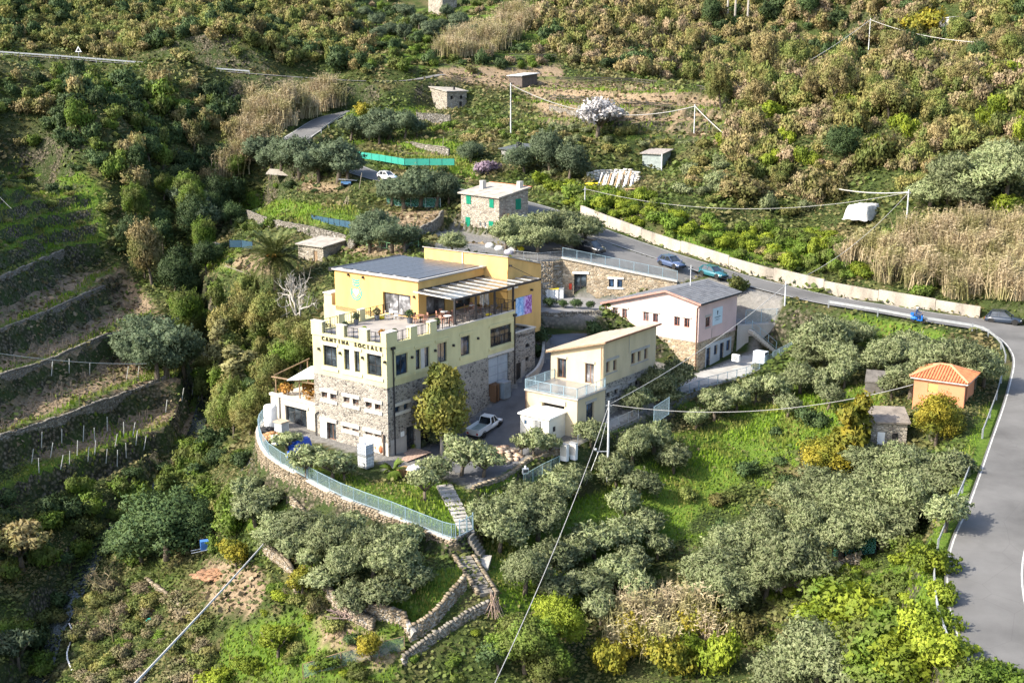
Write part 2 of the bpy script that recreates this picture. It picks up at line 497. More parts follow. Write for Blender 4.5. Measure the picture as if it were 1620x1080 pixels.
ROAD = resample(pts_of([(1690, 1190, -.2), (1645, 1110, .3), (1592, 1040, .9), (1562, 960, 1.5), (1560, 880, 2.2), (1588, 800, 3.0), (1614, 710, 4.0), (1638, 620, 5.2), (1640, 562, 6.2), (1592, 524, 6.8),
    (1490, 506, 7.3), (1400, 490, 7.8), (1300, 473, 8.3), (1200, 449, 9.1), (1130, 429, 10.1), (1050, 404, 11.4), (970, 377, 12.8), (905, 352, 14.2), (850, 331, 15.2), (790, 315, 16.0), (720, 302, 16.9), (650, 291, 17.6), (612, 284, 18.1), (572, 272, 18.9), (530, 255, 19.9), (480, 236, 21.5), (468, 222, 22.7), (487, 207, 23.9), (520, 187, 25.8), (560, 176, 27)]), 1.6)
ROAD_UP = resample([at_y(*q) for q in [(-90, 77, 270), (0, 86, 268), (100, 93, 267), (200, 101, 266), (300, 109, 265), (400, 117, 264), (480, 123, 263), (560, 128, 262), (640, 128, 262), (700, 118, 266)]], 2.5)

def carve(line, hw, blend=4.0, drop=0.12):
    global GZ
    x0, x1 = line[:, 0].min() - 14, line[:, 0].max() + 14
    y0, y1 = line[:, 1].min() - 14, line[:, 1].max() + 14
    m = (GX > x0) & (GX < x1) & (GY > y0) & (GY < y1)
    d, z = dist_seg(GX[m], GY[m], [tuple(p) for p in line])
    w = 1 - smooth((d - hw) / blend)
    GZ[m] = GZ[m] * (1 - w) + (z - drop) * w

carve(ROAD, 3.6, 3.0)
carve(ROAD_UP, 2.8, 3.0)
# the parking strip between the road and the stone-faced store
LANE = [at_z(690, 398, 12.5), at_z(745, 402, 12.3), at_z(850, 414, 12.0), W0 + [0, .3, 4.8]]
C_PAD = [W0 + [0.6, 1.5, 4.8], (W0 + W1) / 2 + [0.2, 1.6, 3.7], W1 + [0.5, 1.5, 2.4], np.array([26, 153.5, 8.9])] + [p for p in offset_line(ROAD, 2.6)[::3] if -2 < p[0] < 27 and p[1] > 150][:40] + [at_z(800, 388, 12.9), at_z(745, 384, 12.9), at_z(690, 386, 12.9)] + LANE[:3]
tpsC = pad(C_PAD, [], 0.7)
D_PAD = [np.array(p, float) for p in [(-9.2, 180, 12.6), (-7.9, 178.6, 12.3), (-2.0, 171.6, 12.1), (2.6, 175.2, 12.4), (4.5, 168, 12.6)]] + [at_z(800, 388, 12.8), at_z(745, 383, 12.7), at_z(690, 380, 12.8), at_z(685, 370, 13.0)]
tpsD = pad(D_PAD, [], 1.2)
# stream bed
STREAM = resample(pts_of([(40, 1130, -18.3), (66, 1062, -17), (85, 1000, -16), (112, 950, -15.2), (135, 905, -14.6), (170, 850, -13), (240, 780, -11.4), (300, 700, -9.3), (325, 620, -6.6), (318, 555, -3.6), (290, 440, 2)]), 2)
m_ = (GX < -20) & (GY < 215)
d_, z_ = dist_seg(GX[m_], GY[m_], [tuple(p) for p in STREAM])
GZ[m_] = np.where(d_ < 2.2, np.minimum(GZ[m_], z_ - 0.3 * (1 - d_ / 2.2)), GZ[m_])

def flat_mask(x, y):
    """True where the ground is built on: yards, roads"""
    m = np.zeros(np.shape(x), bool)
    for pl in (A_PAD, B_PAD, C_PAD, D_PAD): m |= in_poly(x, y, pl)
    m |= dist_seg(x, y, [(p[0], p[1]) for p in ROAD])[0] < 3.5
    m |= dist_seg(x, y, [(p[0], p[1]) for p in ROAD_UP])[0] < 2.6
    return m

def clear_round(c, r, z, blend=4.0):
    global GZ
    d = np.hypot(GX - c[0], GY - c[1]); w = 1 - smooth((d - r) / blend); GZ = GZ * (1 - w) + z * w
clear_round((-13.5, 252.5), 5.0, 26.9, 4); clear_round((41.6, 107.2), 1.9, 4.9, 1.2); clear_round((36.6, 104.3), 2.0, 2.4, 1.6)
soft = ~flat_mask(GX, GY)
GZ += np.where(soft, vnoise(GX, GY, 0.35, 1) * 0.22 + vnoise(GX, GY, 0.9, 2) * 0.10, 0)

def H(x, y):
    """terrain height"""
    x = np.clip(np.asarray(x, float), XS[0], XS[-1] - 0.01); y = np.clip(np.asarray(y, float), YS[0], YS[-1] - 0.01)
    i = np.clip(np.searchsorted(XS, x, 'right') - 1, 0, len(XS) - 2); j = np.clip(np.searchsorted(YS, y, 'right') - 1, 0, len(YS) - 2)
    fx = (x - XS[i]) / (XS[i + 1] - XS[i]); fy = (y - YS[j]) / (YS[j + 1] - YS[j])
    return (GZ[i, j] * (1 - fx) + GZ[i + 1, j] * fx) * (1 - fy) + (GZ[i, j + 1] * (1 - fx) + GZ[i + 1, j + 1] * fx) * fy

def gp(u, v, near=60.0):
    """first ground point on the sight line through a photo point"""
    r = ray(u, v)
    ys = np.arange(near, 400, 0.4)
    xs = r[0] / r[1] * ys; zs = CAM_H + r[2] / r[1] * ys
    below = np.nonzero(zs < H(xs, ys))[0]
    k = below[0] if len(below) else len(ys) - 1
    return np.array([xs[k], ys[k], float(H(xs[k], ys[k]))])

# zones of the ground cover, as outlines on the photograph
LAWN = [[(450, 742), (500, 735), (560, 745), (600, 760), (690, 755), (745, 775), (745, 840), (715, 848), (560, 782), (480, 752)],
 [(760, 860), (900, 790), (960, 770), (1060, 700), (1180, 640), (1260, 625), (1400, 590), (1400, 660), (1240, 720), (1130, 790), (1060, 870), (940, 960), (800, 975), (770, 920)],
 [(560, 930), (740, 890), (745, 940), (650, 1000), (570, 965), (480, 900), (450, 860), (440, 800), (460, 790), (540, 830)],
 [(745, 735), (850, 740), (880, 780), (760, 800)], [(1610, 630), (1555, 640), (1500, 760), (1470, 850), (1390, 900), (1300, 950), (1330, 1060), (1530, 1070), (1505, 950), (1515, 850), (1565, 720)],
 [(380, 290), (440, 312), (560, 322), (590, 345), (500, 362), (410, 345), (370, 330)], [(40, 240), (110, 250), (170, 300), (170, 390), (120, 400), (-20, 400), (-20, 280)],
 [(540, 170), (680, 165), (680, 195), (560, 205)], [(620, 215), (700, 215), (760, 235), (760, 290), (690, 270), (640, 240)], [(280, 395), (380, 395), (380, 435), (290, 420)], [(1340, 490), (1500, 520), (1500, 560), (1380, 560), (1300, 520)],
 [(360, 990), (480, 960), (640, 1000), (640, 1080), (330, 1080)], [(360, 760), (430, 760), (470, 830), (440, 860), (370, 830)], [(1300, 355), (1180, 365), (1040, 350), (1100, 410), (1300, 430)], [(60, 690), (260, 650), (280, 680), (150, 760), (20, 770)], [(1617, 800), (1690, 800), (1690, 1010), (1622, 1010)]]
DIRT = [[(425, 272), (530, 288), (570, 306), (500, 308), (425, 292)], [(600, 332), (705, 328), (705, 362), (620, 378), (570, 350)], [(820, 100), (890, 100), (900, 128), (1010, 128), (1140, 152), (1150, 190), (1110, 225), (990, 200), (870, 200), (830, 150), (690, 128), (690, 100)],
 [(-80, 455), (190, 420), (215, 440), (330, 590), (310, 690), (250, 690), (120, 720), (-80, 760)], [(320, 880), (410, 890), (430, 930), (400, 980), (330, 960)], [(640, 405), (720, 370), (880, 372), (885, 410), (700, 400)], [(610, 232), (720, 246), (720, 256), (610, 242)], [(500, 960), (560, 985), (640, 1030), (600, 1064), (500, 1015)],
 [(390, 400), (440, 405), (450, 440), (330, 420)], [(560, 380), (660, 385), (640, 410), (530, 405)]]
gu, gv = project(np.c_[GX.ravel(), GY.ravel(), GZ.ravel()])
def zone_weight(polys, u, v, soft_px=7):
    w = np.zeros(len(u))
    for pl in polys:
        ins = in_poly(u, v, pl)
        idx = np.nonzero(ins)[0]
        if not len(idx): continue
        d, _ = dist_seg(u[idx], v[idx], pl, True)
        w[idx] = np.maximum(w[idx], smooth(d / soft_px))
    return w
W_LAWN = zone_weight(LAWN, gu, gv); W_DIRT = zone_weight(DIRT, gu, gv)
W_LAWN = np.maximum(W_LAWN, EDGE.ravel() * .9); W_DIRT = W_DIRT * (1 - .85 * EDGE.ravel())
def sample_w(W, x, y):
    i = np.clip(np.searchsorted(XS, x), 0, len(XS) - 1); j = np.clip(np.searchsorted(YS, y), 0, len(YS) - 1)
    return W.reshape(GX.shape)[i, j]
PAVE = [mw(-1.6, -1.6), mw(-1.6, 11), mw(-4, 17), mw(22, 17), mw(31, 2), np.array([14, 137]), at_z(1104, 588, 1.7), np.array([30.5, 143]), at_z(1222, 574, 2.3), at_z(1120, 612, 1.6), at_z(1010, 662, .8), at_z(914, 704, 0), at_z(838, 726, -.7), at_z(748, 770, -1.4), at_z(690, 752, -1.2), at_z(600, 742, -.8)]

def build_ground():
    nx, ny = GX.shape
    V = np.c_[GX.ravel(), GY.ravel(), GZ.ravel()]
    i, j = np.meshgrid(np.arange(nx - 1), np.arange(ny - 1), indexing='ij')
    a = (i * ny + j).ravel()
    Fq = np.c_[a, a + ny, a + ny + 1, a + 1]
    m, nt, bs, out = _nt('ground')
    at = nt.nodes.new('ShaderNodeVertexColor'); at.layer_name = 'zone'
    sep = nt.nodes.new('ShaderNodeSeparateColor'); nt.links.new(at.outputs[0], sep.inputs[0])
    vec = _coord(nt, world_space=True)
    n1 = _noise(nt, vec, 0.25, 6, 0.65); n2 = _noise(nt, vec, 2.2, 5, 0.7)
    scrub = _ramp(nt, n1, [(0.3, (.020, .030, .010)), (0.5, (.040, .055, .016)), (0.66, (.085, .075, .035)), (0.8, (.12, .10, .06))])
    grass = _ramp(nt, n2, [(0.25, (.045, .085, .012)), (0.5, (.085, .145, .018)), (0.75, (.14, .18, .035))])
    dirt = _ramp(nt, n2, [(0.25, (.12, .09, .055)), (0.5, (.21, .155, .10)), (0.75, (.31, .245, .165))])
    nse = _ramp(nt, n1, [(0.35, 0.55), (0.6, 1.0)])
    gw = nt.nodes.new('ShaderNodeMath'); gw.operation = 'MULTIPLY'; nt.links.new(sep.outputs[1], gw.inputs[0]); nt.links.new(nse, gw.inputs[1])
    col = _mix(nt, gw.outputs[0], scrub, grass)
    col = _mix(nt, sep.outputs[0], col, dirt)
    # steep risers show dry stone and roots
    geo = nt.nodes.new('ShaderNodeNewGeometry'); sx = nt.nodes.new('ShaderNodeSeparateXYZ'); nt.links.new(geo.outputs['True Normal'], sx.inputs[0])
    st = _ramp(nt, sx.outputs[2], [(0.50, 1.0), (0.66, 0.0)])
    vor = nt.nodes.new('ShaderNodeTexVoronoi'); vor.inputs['Scale'].default_value = 2.4; nt.links.new(vec, vor.inputs['Vector'])
    rock = _ramp(nt, vor.outputs['Distance'], [(0.05, (.17, .145, .11)), (0.35, (.10, .085, .06)), (0.6, (.03, .03, .018))])
    rock = _mix(nt, _ramp(nt, n1, [(0.42, 0.0), (0.6, 0.85)]), rock, (.035, .055, .015))
    col = _mix(nt, st, col, rock)
    col = _mix(nt, sep.outputs[2], col, _ramp(nt, n2, [(0.3, (.13, .125, .115)), (0.7, (.21, .20, .185))]))
    nt.links.new(col, bs.inputs['Base Color'])
    bs.inputs['Roughness'].default_value = 0.95; bs.inputs['Specular IOR Level'].default_value = 0.1
    _bump(nt, bs, n2, 0.8, 0.25)
    me = np_mesh('ground', V, Fq, m, True)
    ca = me.color_attributes.new('zone', 'FLOAT_COLOR', 'POINT')
    pav = np.zeros(len(V))
    pass
    pav = np.maximum(pav, in_poly(V[:, 0], V[:, 1], PAVE)); pav = np.maximum(pav, in_poly(V[:, 0], V[:, 1], B_PAD)); pav = np.maximum(pav, in_poly(V[:, 0], V[:, 1], D_PAD)); pav = np.maximum(pav, in_poly(V[:, 0], V[:, 1], C_PAD))
    d = np.c_[W_DIRT, W_LAWN, pav, np.ones(len(V))].astype(np.float32)
    ca.data.foreach_set('color', d.ravel())
    o = link_mesh('ground', me)
    o['kind'] = 'structure'
    return o
GROUND = build_ground()
# ------------------------------------------------------------------ roads and yards
asphalt = mat('asphalt', (.128, .125, .121), 0.9, 0.28, 0.22, 30, 0.1)
def wear(m):
    # darker repair patches and a fine web of cracks
    nt = m.node_tree; bs = nt.nodes['Principled BSDF']; old = bs.inputs['Base Color'].links[0].from_socket
    v = _coord(nt, world_space=True); vo = nt.nodes.new('ShaderNodeTexVoronoi'); vo.feature = 'DISTANCE_TO_EDGE'; vo.inputs['Scale'].default_value = .22; nt.links.new(v, vo.inputs['Vector'])
    cr = _ramp(nt, vo.outputs['Distance'], [(0.0, .84), (0.006, 1.0)])
    vp = nt.nodes.new('ShaderNodeTexVoronoi'); vp.inputs['Scale'].default_value = .16; nt.links.new(v, vp.inputs['Vector']); sp = nt.nodes.new('ShaderNodeSeparateColor'); nt.links.new(vp.outputs['Color'], sp.inputs[0])
    pt = _ramp(nt, _noise(nt, v, .12, 5, .6), [(.35, .86), (.5, 1.0), (.62, 1.08)])
    nt.links.new(_mix(nt, 1.0, _mix(nt, 1.0, old, cr, 'MULTIPLY'), pt, 'MULTIPLY'), bs.inputs['Base Color'])
wear(asphalt)
asphalt_dark = mat('yard_asphalt', (.105, .108, .118), 0.9, 0.3, 0.5, 22, 0.12)
concrete = mat('concrete', (.36, .34, .31), 0.9, 0.3, 0.6, 12, 0.2, streak=True)
concrete_light = mat('pale_concrete', (.50, .47, .42), 0.9, 0.35, 0.5, 9, 0.25, streak=True)
white_line = mat('road_paint', (.46, .46, .44), 0.8, 0.45, 2.0, 30, 0)

def ribbon(name, left, right, m, dz, parent=None, kind=None, thick=0):
    n = len(left); V = []; Fq = []
    cols = 6
    for i in range(n):
        for k in range(cols + 1):
            t = k / cols; p = left[i] * (1 - t) + right[i] * t
            V.append((p[0], p[1], p[2] + dz))
    for i in range(n - 1):
        for k in range(cols):
            a = i * (cols + 1) + k
            Fq.append((a, a + 1, a + cols + 2, a + cols + 1))
    o = link_mesh(name, np_mesh(name, V, Fq, m), parent)
    if kind: o['kind'] = kind
    return o

ROAD_L, ROAD_R = offset_line(ROAD, 2.62), offset_line(ROAD, -2.62)
near_n = len(ROAD)
# wider where the lower road swings into the straight
cum = np.r_[0, np.cumsum(np.linalg.norm(np.diff(ROAD[:, :2], axis=0), axis=1))]
bend = int(np.argmin(np.linalg.norm(ROAD[:, :2] - at_z(1590, 545, 6.5)[:2], axis=1)))
extra = 3.0 * np.exp(-((cum - cum[bend]) / 11.0) ** 2)
ROAD_R = offset_line(ROAD, -(2.62 + extra))
road = ribbon('road', ROAD_L, ROAD_R, asphalt, 0.05, kind='structure')
road_up = ribbon('road', offset_line(ROAD_UP, 2.3), offset_line(ROAD_UP, -2.3), asphalt, 0.05, kind='structure')
ribbon('edge_line', offset_line(ROAD, 2.48), offset_line(ROAD, 2.36), white_line, 0.056, road)
ribbon('edge_line', offset_line(ROAD, -(2.48 + extra)), offset_line(ROAD, -(2.36 + extra)), white_line, 0.056, road)
# junction apron
def sheet(name, poly, m, dz, tps=None, parent=None, kind='structure', step=0.9):
    """a paved sheet laid on the ground inside an outline"""
    xs = np.arange(min(p[0] for p in poly), max(p[0] for p in poly) + step, step)
    ys = np.arange(min(p[1] for p in poly), max(p[1] for p in poly) + step, step)
    X, Y = np.meshgrid(xs, ys, indexing='ij')
    ins = in_poly(X, Y, poly)
    Z = (tps(X, Y) if tps else H(X, Y)) + dz
    ny = len(ys); V = np.c_[X.ravel(), Y.ravel(), Z.ravel()]
    i, j = np.meshgrid(np.arange(len(xs) - 1), np.arange(ny - 1), indexing='ij')
    ok = ins[:-1, :-1] & ins[1:, :-1] & ins[1:, 1:] & ins[:-1, 1:]
    a = (i * ny + j)[ok]
    o = link_mesh(name, np_mesh(name, V, np.c_[a, a + ny, a + ny + 1, a + 1], m), parent)
    if kind: o['kind'] = kind
    return o
YARD = [mw(-.2, -.05), mw(1.5, -1.2), at_z(660, 716, -1), at_z(700, 738, -1.1), at_z(746, 768, -1.3), at_z(800, 748, -1.1), at_z(838, 724, -.7), at_z(838, 660, 1.3), at_z(838, 622, 2.1), at_z(866, 600, 3), at_z(880, 560, 5), np.array([14, 132, 4]), np.array([14.5, 138, 3.6]), np.array([10.4, 142, 5.2]), np.array([2.8, 141.6, 5.2]), mw(29, 1.2), mw(20.3, -.1)]
yard = sheet('yard_drive', YARD, asphalt_dark, 0.03, tpsA, step=0.55)
sheet('upper_yard', [(p[0], p[1]) for p in B_PAD], mat('upper_asphalt', (.20, .195, .19), 0.9, 0.25, 0.6, 20, 0.1), 0.03, tpsB, step=0.55)
sheet('parking_strip', [(p[0], p[1]) for p in C_PAD], asphalt, 0.03, tpsC, step=0.6)
WALK = [at_z(1104, 588, 1.7), np.array([30.0, 142.3, 2.6]), at_z(1222, 573, 2.3), at_z(1180, 594, 1.9), at_z(1120, 610, 1.6), at_z(1060, 632, 1.2), at_z(1010, 660, .8), at_z(962, 682, .4), at_z(918, 703, 0), at_z(914, 692, .2), mw(16, 0, 1, (6.48, 114.29), 53)]
sheet('walkway', WALK, mat('walk_concrete', (.34, .33, .31), 0.9, 0.25, 0.8, 15, 0.1), 0.03, tpsA, step=0.45)

wm, wnt, wbs, _o = _nt('stream_water')
wbs.inputs['Base Color'].default_value = (.02, .025, .02, 1); wbs.inputs['Roughness'].default_value = .08
_bump(wnt, wbs, _noise(wnt, _coord(wnt, world_space=True), 2.5, 4), .6, .1)
ribbon('stream', offset_line(STREAM, .9), offset_line(STREAM, -.9), wm, -.05, kind='structure')
# ------------------------------------------------------------------ buildings
yellow_pl = mat('yellow_plaster', (.57, .52, .285), 0.9, 0.17, 0.7, 20, 0.08, streak=True)
orange_pl = mat('orange_plaster', (.63, .40, .145), 0.9, 0.16, 0.7, 20, 0.08, streak=True)
cream_pl = mat('cream_plaster', (.55, .45, .295), 0.9, 0.16, 0.7, 20, 0.08, streak=True)
pink_pl = mat('pink_plaster', (.60, .46, .415), 0.9, 0.13, 0.7, 20, 0.08, streak=True)
salmon_pl = mat('orange_render', (.56, .23, .12), 0.9, 0.15, 0.5, 20, 0.05)
trim_pale = mat('pale_trim', (.52, .485, .43), 0.85, 0.15, 0.8, 20, 0.05)
grey_trim = mat('grey_trim', (.36, .34, .31), 0.85, 0.2, 0.8, 20, 0.08)
stone_face = mat_stone('grey_stone', [(.16, .145, .125), (.29, .265, .225), (.36, .33, .28), (.235, .21, .18), (.11, .10, .09)], (.34, .315, .28), 2.7, 0.6, 0.13)
stone_warm = mat_stone('warm_stone', [(.30, .23, .15), (.45, .36, .25), (.38, .29, .19), (.52, .44, .33), (.25, .20, .14)], (.34, .29, .22), 2.4, 0.7, 0.06)
stone_old = mat_stone('old_stone', [(.22, .19, .16), (.38, .34, .28), (.30, .27, .22), (.44, .40, .34)], (.20, .18, .15), 2.2, 0.8, 0.07)
dark_metal = mat('dark_metal', (.035, .035, .04), 0.5, 0.2, 2, 20, 0, metal=0.3)
galv = mat('galvanised_steel', (.38, .40, .42), 0.5, 0.15, 2, 20, 0, metal=0.5)
blue_rail = mat('pale_blue_paint', (.24, .34, .40), 0.5, 0.2, 3, 20, 0)
white_paint = mat('white_paint', (.74, .74, .72), 0.6, 0.1, 2, 20, 0)
wood = mat('weathered_wood', (.26, .18, .11), 0.85, 0.35, 3, 20, 0.2)
wood_new = mat('pallet_wood', (.42, .26, .13), 0.85, 0.3, 3, 25, 0.2)
frame_brown = mat('brown_frame', (.20, .10, .06), 0.6, 0.2, 3, 20, 0)
frame_dark = mat('dark_frame', (.03, .028, .028), 0.5, 0.2, 3, 20, 0)
glass = mat_glass('window_glass')
glass_pale = mat_glass('curtained_glass', (.085, .085, .09), .1)
glass_blue = mat_glass('blue_glass', (.015, .03, .055))
slate = mat('slate_roof', (.15, .155, .165), 0.8, 0.3, 1.2, 26, 0.5)
roof_old = mat('old_slab_roof', (.33, .30, .26), 0.9, 0.35, 1.0, 12, 0.5)
roof_tan = mat('tan_slab_roof', (.40, .33, .25), 0.9, 0.25, 1.2, 18, 0.4)
terrace_floor = mat('terrace_tiles', (.30, .275, .25), 0.75, 0.2, 0.7, 10, 0.05)
green_paint = mat('green_shutter', (.0, .17, .10), 0.6, 0.2, 3, 30, 0)
tile_red = mat('terracotta', (.52, .18, .08), 0.85, 0.3, 2.5, 20, 0.3)
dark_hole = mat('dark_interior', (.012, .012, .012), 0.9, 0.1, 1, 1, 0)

class Face:
    """a wall plane of a house, in the house's own frame: o + ux*s + z*t, inw points indoors"""
    def __init__(s, o, ux, inw):
        s.o = np.array(o, float); s.ux = np.array(ux, float); s.inw = np.array(inw, float)
    def p(s, u, t, d=0.0):
        q = s.o + s.ux * u + s.inw * d; return (q[0], q[1], q[2] + t)
    def box(s, mb, u0, u1, t0, t1, d0, d1):
        mb.add([s.p(u0, t0, d0), s.p(u1, t0, d0), s.p(u1, t0, d1), s.p(u0, t0, d1), s.p(u0, t1, d0), s.p(u1, t1, d0), s.p(u1, t1, d1), s.p(u0, t1, d1)],
               [(0, 3, 2, 1), (4, 5, 6, 7), (0, 1, 5, 4), (1, 2, 6, 5), (2, 3, 7, 6), (3, 0, 4, 7)])
    def wall(s, mb, u0, u1, t0, t1, holes=(), depth=0.28, d=0.0):
        us = sorted({u0, u1, *[min(max(q, u0), u1) for h in holes for q in h[:2]]}); ts = sorted({t0, t1, *[min(max(q, t0), t1) for h in holes for q in h[2:4]]})
        for i in range(len(us) - 1):
            for j in range(len(ts) - 1):
                cu, ct = (us[i] + us[i + 1]) / 2, (ts[j] + ts[j + 1]) / 2
                if any(h[0] < cu < h[1] and h[2] < ct < h[3] for h in holes): continue
                mb.quad(s.p(us[i], ts[j], d), s.p(us[i + 1], ts[j], d), s.p(us[i + 1], ts[j + 1], d), s.p(us[i], ts[j + 1], d))
        for h in holes:
            a, b, c, e = h[:4]
            mb.quad(s.p(a, c, d), s.p(a, e, d), s.p(a, e, depth), s.p(a, c, depth)); mb.quad(s.p(b, c, d), s.p(b, c, depth), s.p(b, e, depth), s.p(b, e, d))
            mb.quad(s.p(a, c, d), s.p(a, c, depth), s.p(b, c, depth), s.p(b, c, d)); mb.quad(s.p(a, e, d), s.p(b, e, d), s.p(b, e, depth), s.p(a, e, depth))
def FA(a): return Face((a, 0, 0), (0, 1, 0), (1, 0, 0))
def FB(b): return Face((0, b, 0), (1, 0, 0), (0, 1, 0))

def window(par, fc, u0, u1, t0, t1, fm=None, gm=None, mull=0, bar=(), depth=0.18, fw=0.07, name='window'):
    """frame ring, mullions and transoms as one part; each pane a sub-part"""
    fm = fm or frame_dark; gm = gm or glass
    mb = MB(); d0, d1 = depth, depth + 0.08
    fc.box(mb, u0, u0 + fw, t0, t1, d0, d1); fc.box(mb, u1 - fw, u1, t0, t1, d0, d1)
    fc.box(mb, u0 + fw, u1 - fw, t0, t0 + fw, d0, d1); fc.box(mb, u0 + fw, u1 - fw, t1 - fw, t1, d0, d1)
    xs = [u0 + fw] + [u0 + (u1 - u0) * (i + 1) / (mull + 1) for i in range(mull)] + [u1 - fw]
    for x in xs[1:-1]: fc.box(mb, x - fw / 2, x + fw / 2, t0 + fw, t1 - fw, d0 + .01, d1 - .01)
    for y in bar: fc.box(mb, u0 + fw, u1 - fw, y - fw / 2, y + fw / 2, d0 + .02, d1 - .02)
    w = mb.build(name, fm, par)
    for i in range(len(xs) - 1):
        g = MB(); fc.box(g, xs[i], xs[i + 1], t0 + fw * .5, t1 - fw * .5, d0 + .035, d0 + .05)
        g.build('pane', glass_pale if gm is glass and int(abs(u0) * 37 + i * 5 + t0 * 3) % 5 < 2 else gm, w)
    return w

def slab(par, fc, u0, u1, t0, t1, out, m=None, name='lintel'):
    mb = MB(); fc.box(mb, u0, u1, t0, t1, -out, 0.06)
    return mb.build(name, m or trim_pale, par)

def railing_mesh(pts, h, step=1.6, bal=0.13, r=0.02):
    """posts (list of point pairs), rails and balusters along a 3-D line"""
    pts = [np.array(p, float) for p in pts]
    posts = []; rails = (MB(), MB()); bals = MB()
    for i in range(len(pts) - 1):
        a, b = pts[i], pts[i + 1]; L = np.linalg.norm((b - a)[:2])
        n = max(1, int(round(L / step)))
        for k in range(n): posts.append(a + (b - a) * k / n)
        for z, rl in ((h, rails[0]), (0.08, rails[1])): rl.bar(a + [0, 0, z], b + [0, 0, z], r * 2, r * 2)
        nb = max(1, int(L / bal))
        for k in range(1, nb):
            p = a + (b - a) * k / nb; bals.bar(p + [0, 0, .08], p + [0, 0, h], r * 0.9)
    posts.append(pts[-1])
    return posts, rails, bals

POST_MESH = {}
def fence(name, label, pts, h, m, parent=None, step=1.6, bal=0.13, group=None, cat='fence', net=None, postm=None, r=0.02):
    """a fence as a thing of its own, or as part of a house when parent is given: post (each), rails, bars"""
    root = parent
    posts, rails, bals = railing_mesh(pts, h, step, bal or 9e9, r)
    if parent is None:
        root = thing(name, label, cat, tuple(posts[0]), 0, group)
        off = posts[0]
        holder = root
    else:
        off = np.zeros(3)
        holder = rails_o = None
    for b in (*rails, bals): b.v = [tuple(np.array(v) - off) for v in b.v]
    if parent is None:
        rails[0].build('rail', m, root); rails[1].build('rail', m, root)
    else:
        holder = rails[0].build(name, m, parent); rails[1].build('rail', m, holder)
    if bals.v: bals.build('bars', m, holder)['kind'] = 'stuff'
    key = (round(h, 2), (postm or m).name, r)
    if key not in POST_MESH: POST_MESH[key] = MB().box(-r * 1.5, r * 1.5, -r * 1.5, r * 1.5, 0, h + .04).mesh('post', postm or m)
    for p in posts:
        o = link_mesh('post', POST_MESH[key], holder); o.location = tuple(p - off)
    if net is not None:
        nb = MB()
        for i in range(len(pts) - 1):
            a, b = np.array(pts[i], float) - off, np.array(pts[i + 1], float) - off
            nb.quad(a + [0, 0, .1], b + [0, 0, .1], b + [0, 0, h - .03], a + [0, 0, h - .03])
        nb.build('net', net, holder)
    return root

def mat_net(name, c, alpha):
    m, nt, bs, out = _nt(name)
    bs.inputs['Base Color'].default_value = (*c, 1); bs.inputs['Roughness'].default_value = 0.7
    tr = nt.nodes.new('ShaderNodeBsdfTransparent'); mx = nt.nodes.new('ShaderNodeMixShader')
    w = nt.nodes.new('ShaderNodeTexNoise'); w.inputs['Scale'].default_value = 9; nt.links.new(_coord(nt), w.inputs['Vector'])
    r = nt.nodes.new('ShaderNodeMapRange'); r.inputs['To Min'].default_value = alpha - .12; r.inputs['To Max'].default_value = alpha + .12; nt.links.new(w.outputs['Fac'], r.inputs['Value'])
    nt.links.new(r.outputs[0], mx.inputs[0]); nt.links.new(tr.outputs[0], mx.inputs[1]); nt.links.new(bs.outputs[0], mx.inputs[2]); nt.links.new(mx.outputs[0], out.inputs['Surface'])
    return m
net_green = mat_net('green_net', (.05, .20, .15), 0.6)
net_pale = mat_net('wire_mesh', (.25, .36, .36), 0.2)
net_teal = mat_net('teal_net', (.015, .25, .19), 0.93)
net_blue = mat_net('blue_net', (.02, .07, .12), 0.9)

# ---- main winery building
MAIN = thing('winery_building', 'largest building, yellow and orange winery over a grey stone base with a roof terrace', 'building', (-11.98, 110.74, 0), R(A_MAIN))
A0, B0 = FA(0), FB(0)
WB, WL = 10.05, 20.42
rowA_mid = [(8.22, 9.02), (6.95, 7.77), (5.1, 5.95), (3.87, 4.65), (2.09, 2.93), (.95, 1.68)]
rowA_low = [(5.3, 6.18), (4.0, 4.85), (2.19, 3.09), (.95, 1.8)]
rowB_mid = [(1.05, 1.7), (2.3, 2.95), (4.3, 4.95), (5.5, 6.15), (7.6, 8.25), (8.8, 9.45)]
mb = MB()
hA = [(a, b, 3.97, 4.52) for a, b in rowA_mid] + [(a, b, 1.16, 1.44) for a, b in rowA_low] + [(7.17, 8.41, -.35, 1.47)]
hB = [(a, b, 3.62, 4.2) for a, b in rowB_mid] + [(2.6, 3.9, -1.15, 1.75), (4.65, 8.2, -1.1, 1.75), (15.75, 19.4, 1.9, 6.1)]
A0.wall(mb, 0, WB, -2, 6.3, hA); B0.wall(mb, 0, WL, -2.5, 6.3, hB)
FA(WL).wall(mb, 0, 10, 0, 6.3); FB(WB).wall(mb, 0, WL, -2.5, 6.3)
mb.build('stone_wall', stone_face, MAIN)
mb = MB()
upA = [(6.68, 8.57, 7.3, 9.43), (4.93, 5.68, 7.3, 9.43), (3.56, 4.26, 7.3, 9.43), (.68, 2.58, 7.3, 9.43)]
upB = [(1.3, 3.03, 7.24, 9.27), (4.18, 4.9, 7.24, 9.27), (5.5, 6.25, 7.24, 9.27), (7.45, 8.95, 7.24, 9.27), (11.15, 12.7, 7.24, 9.27), (16.1, 19.8, 7.24, 9.27)]
A0.wall(mb, -.004, WB + .004, 6.3, 10.3, upA, .3, -.004); B0.wall(mb, -.004, WL, 6.3, 10.3, upB, .3, -.004)
FB(WB + .004).wall(mb, 0, WL, 6.3, 10.3)
FA(11.37).wall(mb, WB, 20.1, -2, 10.4)
mb.build('plaster_wall', yellow_pl, MAIN)
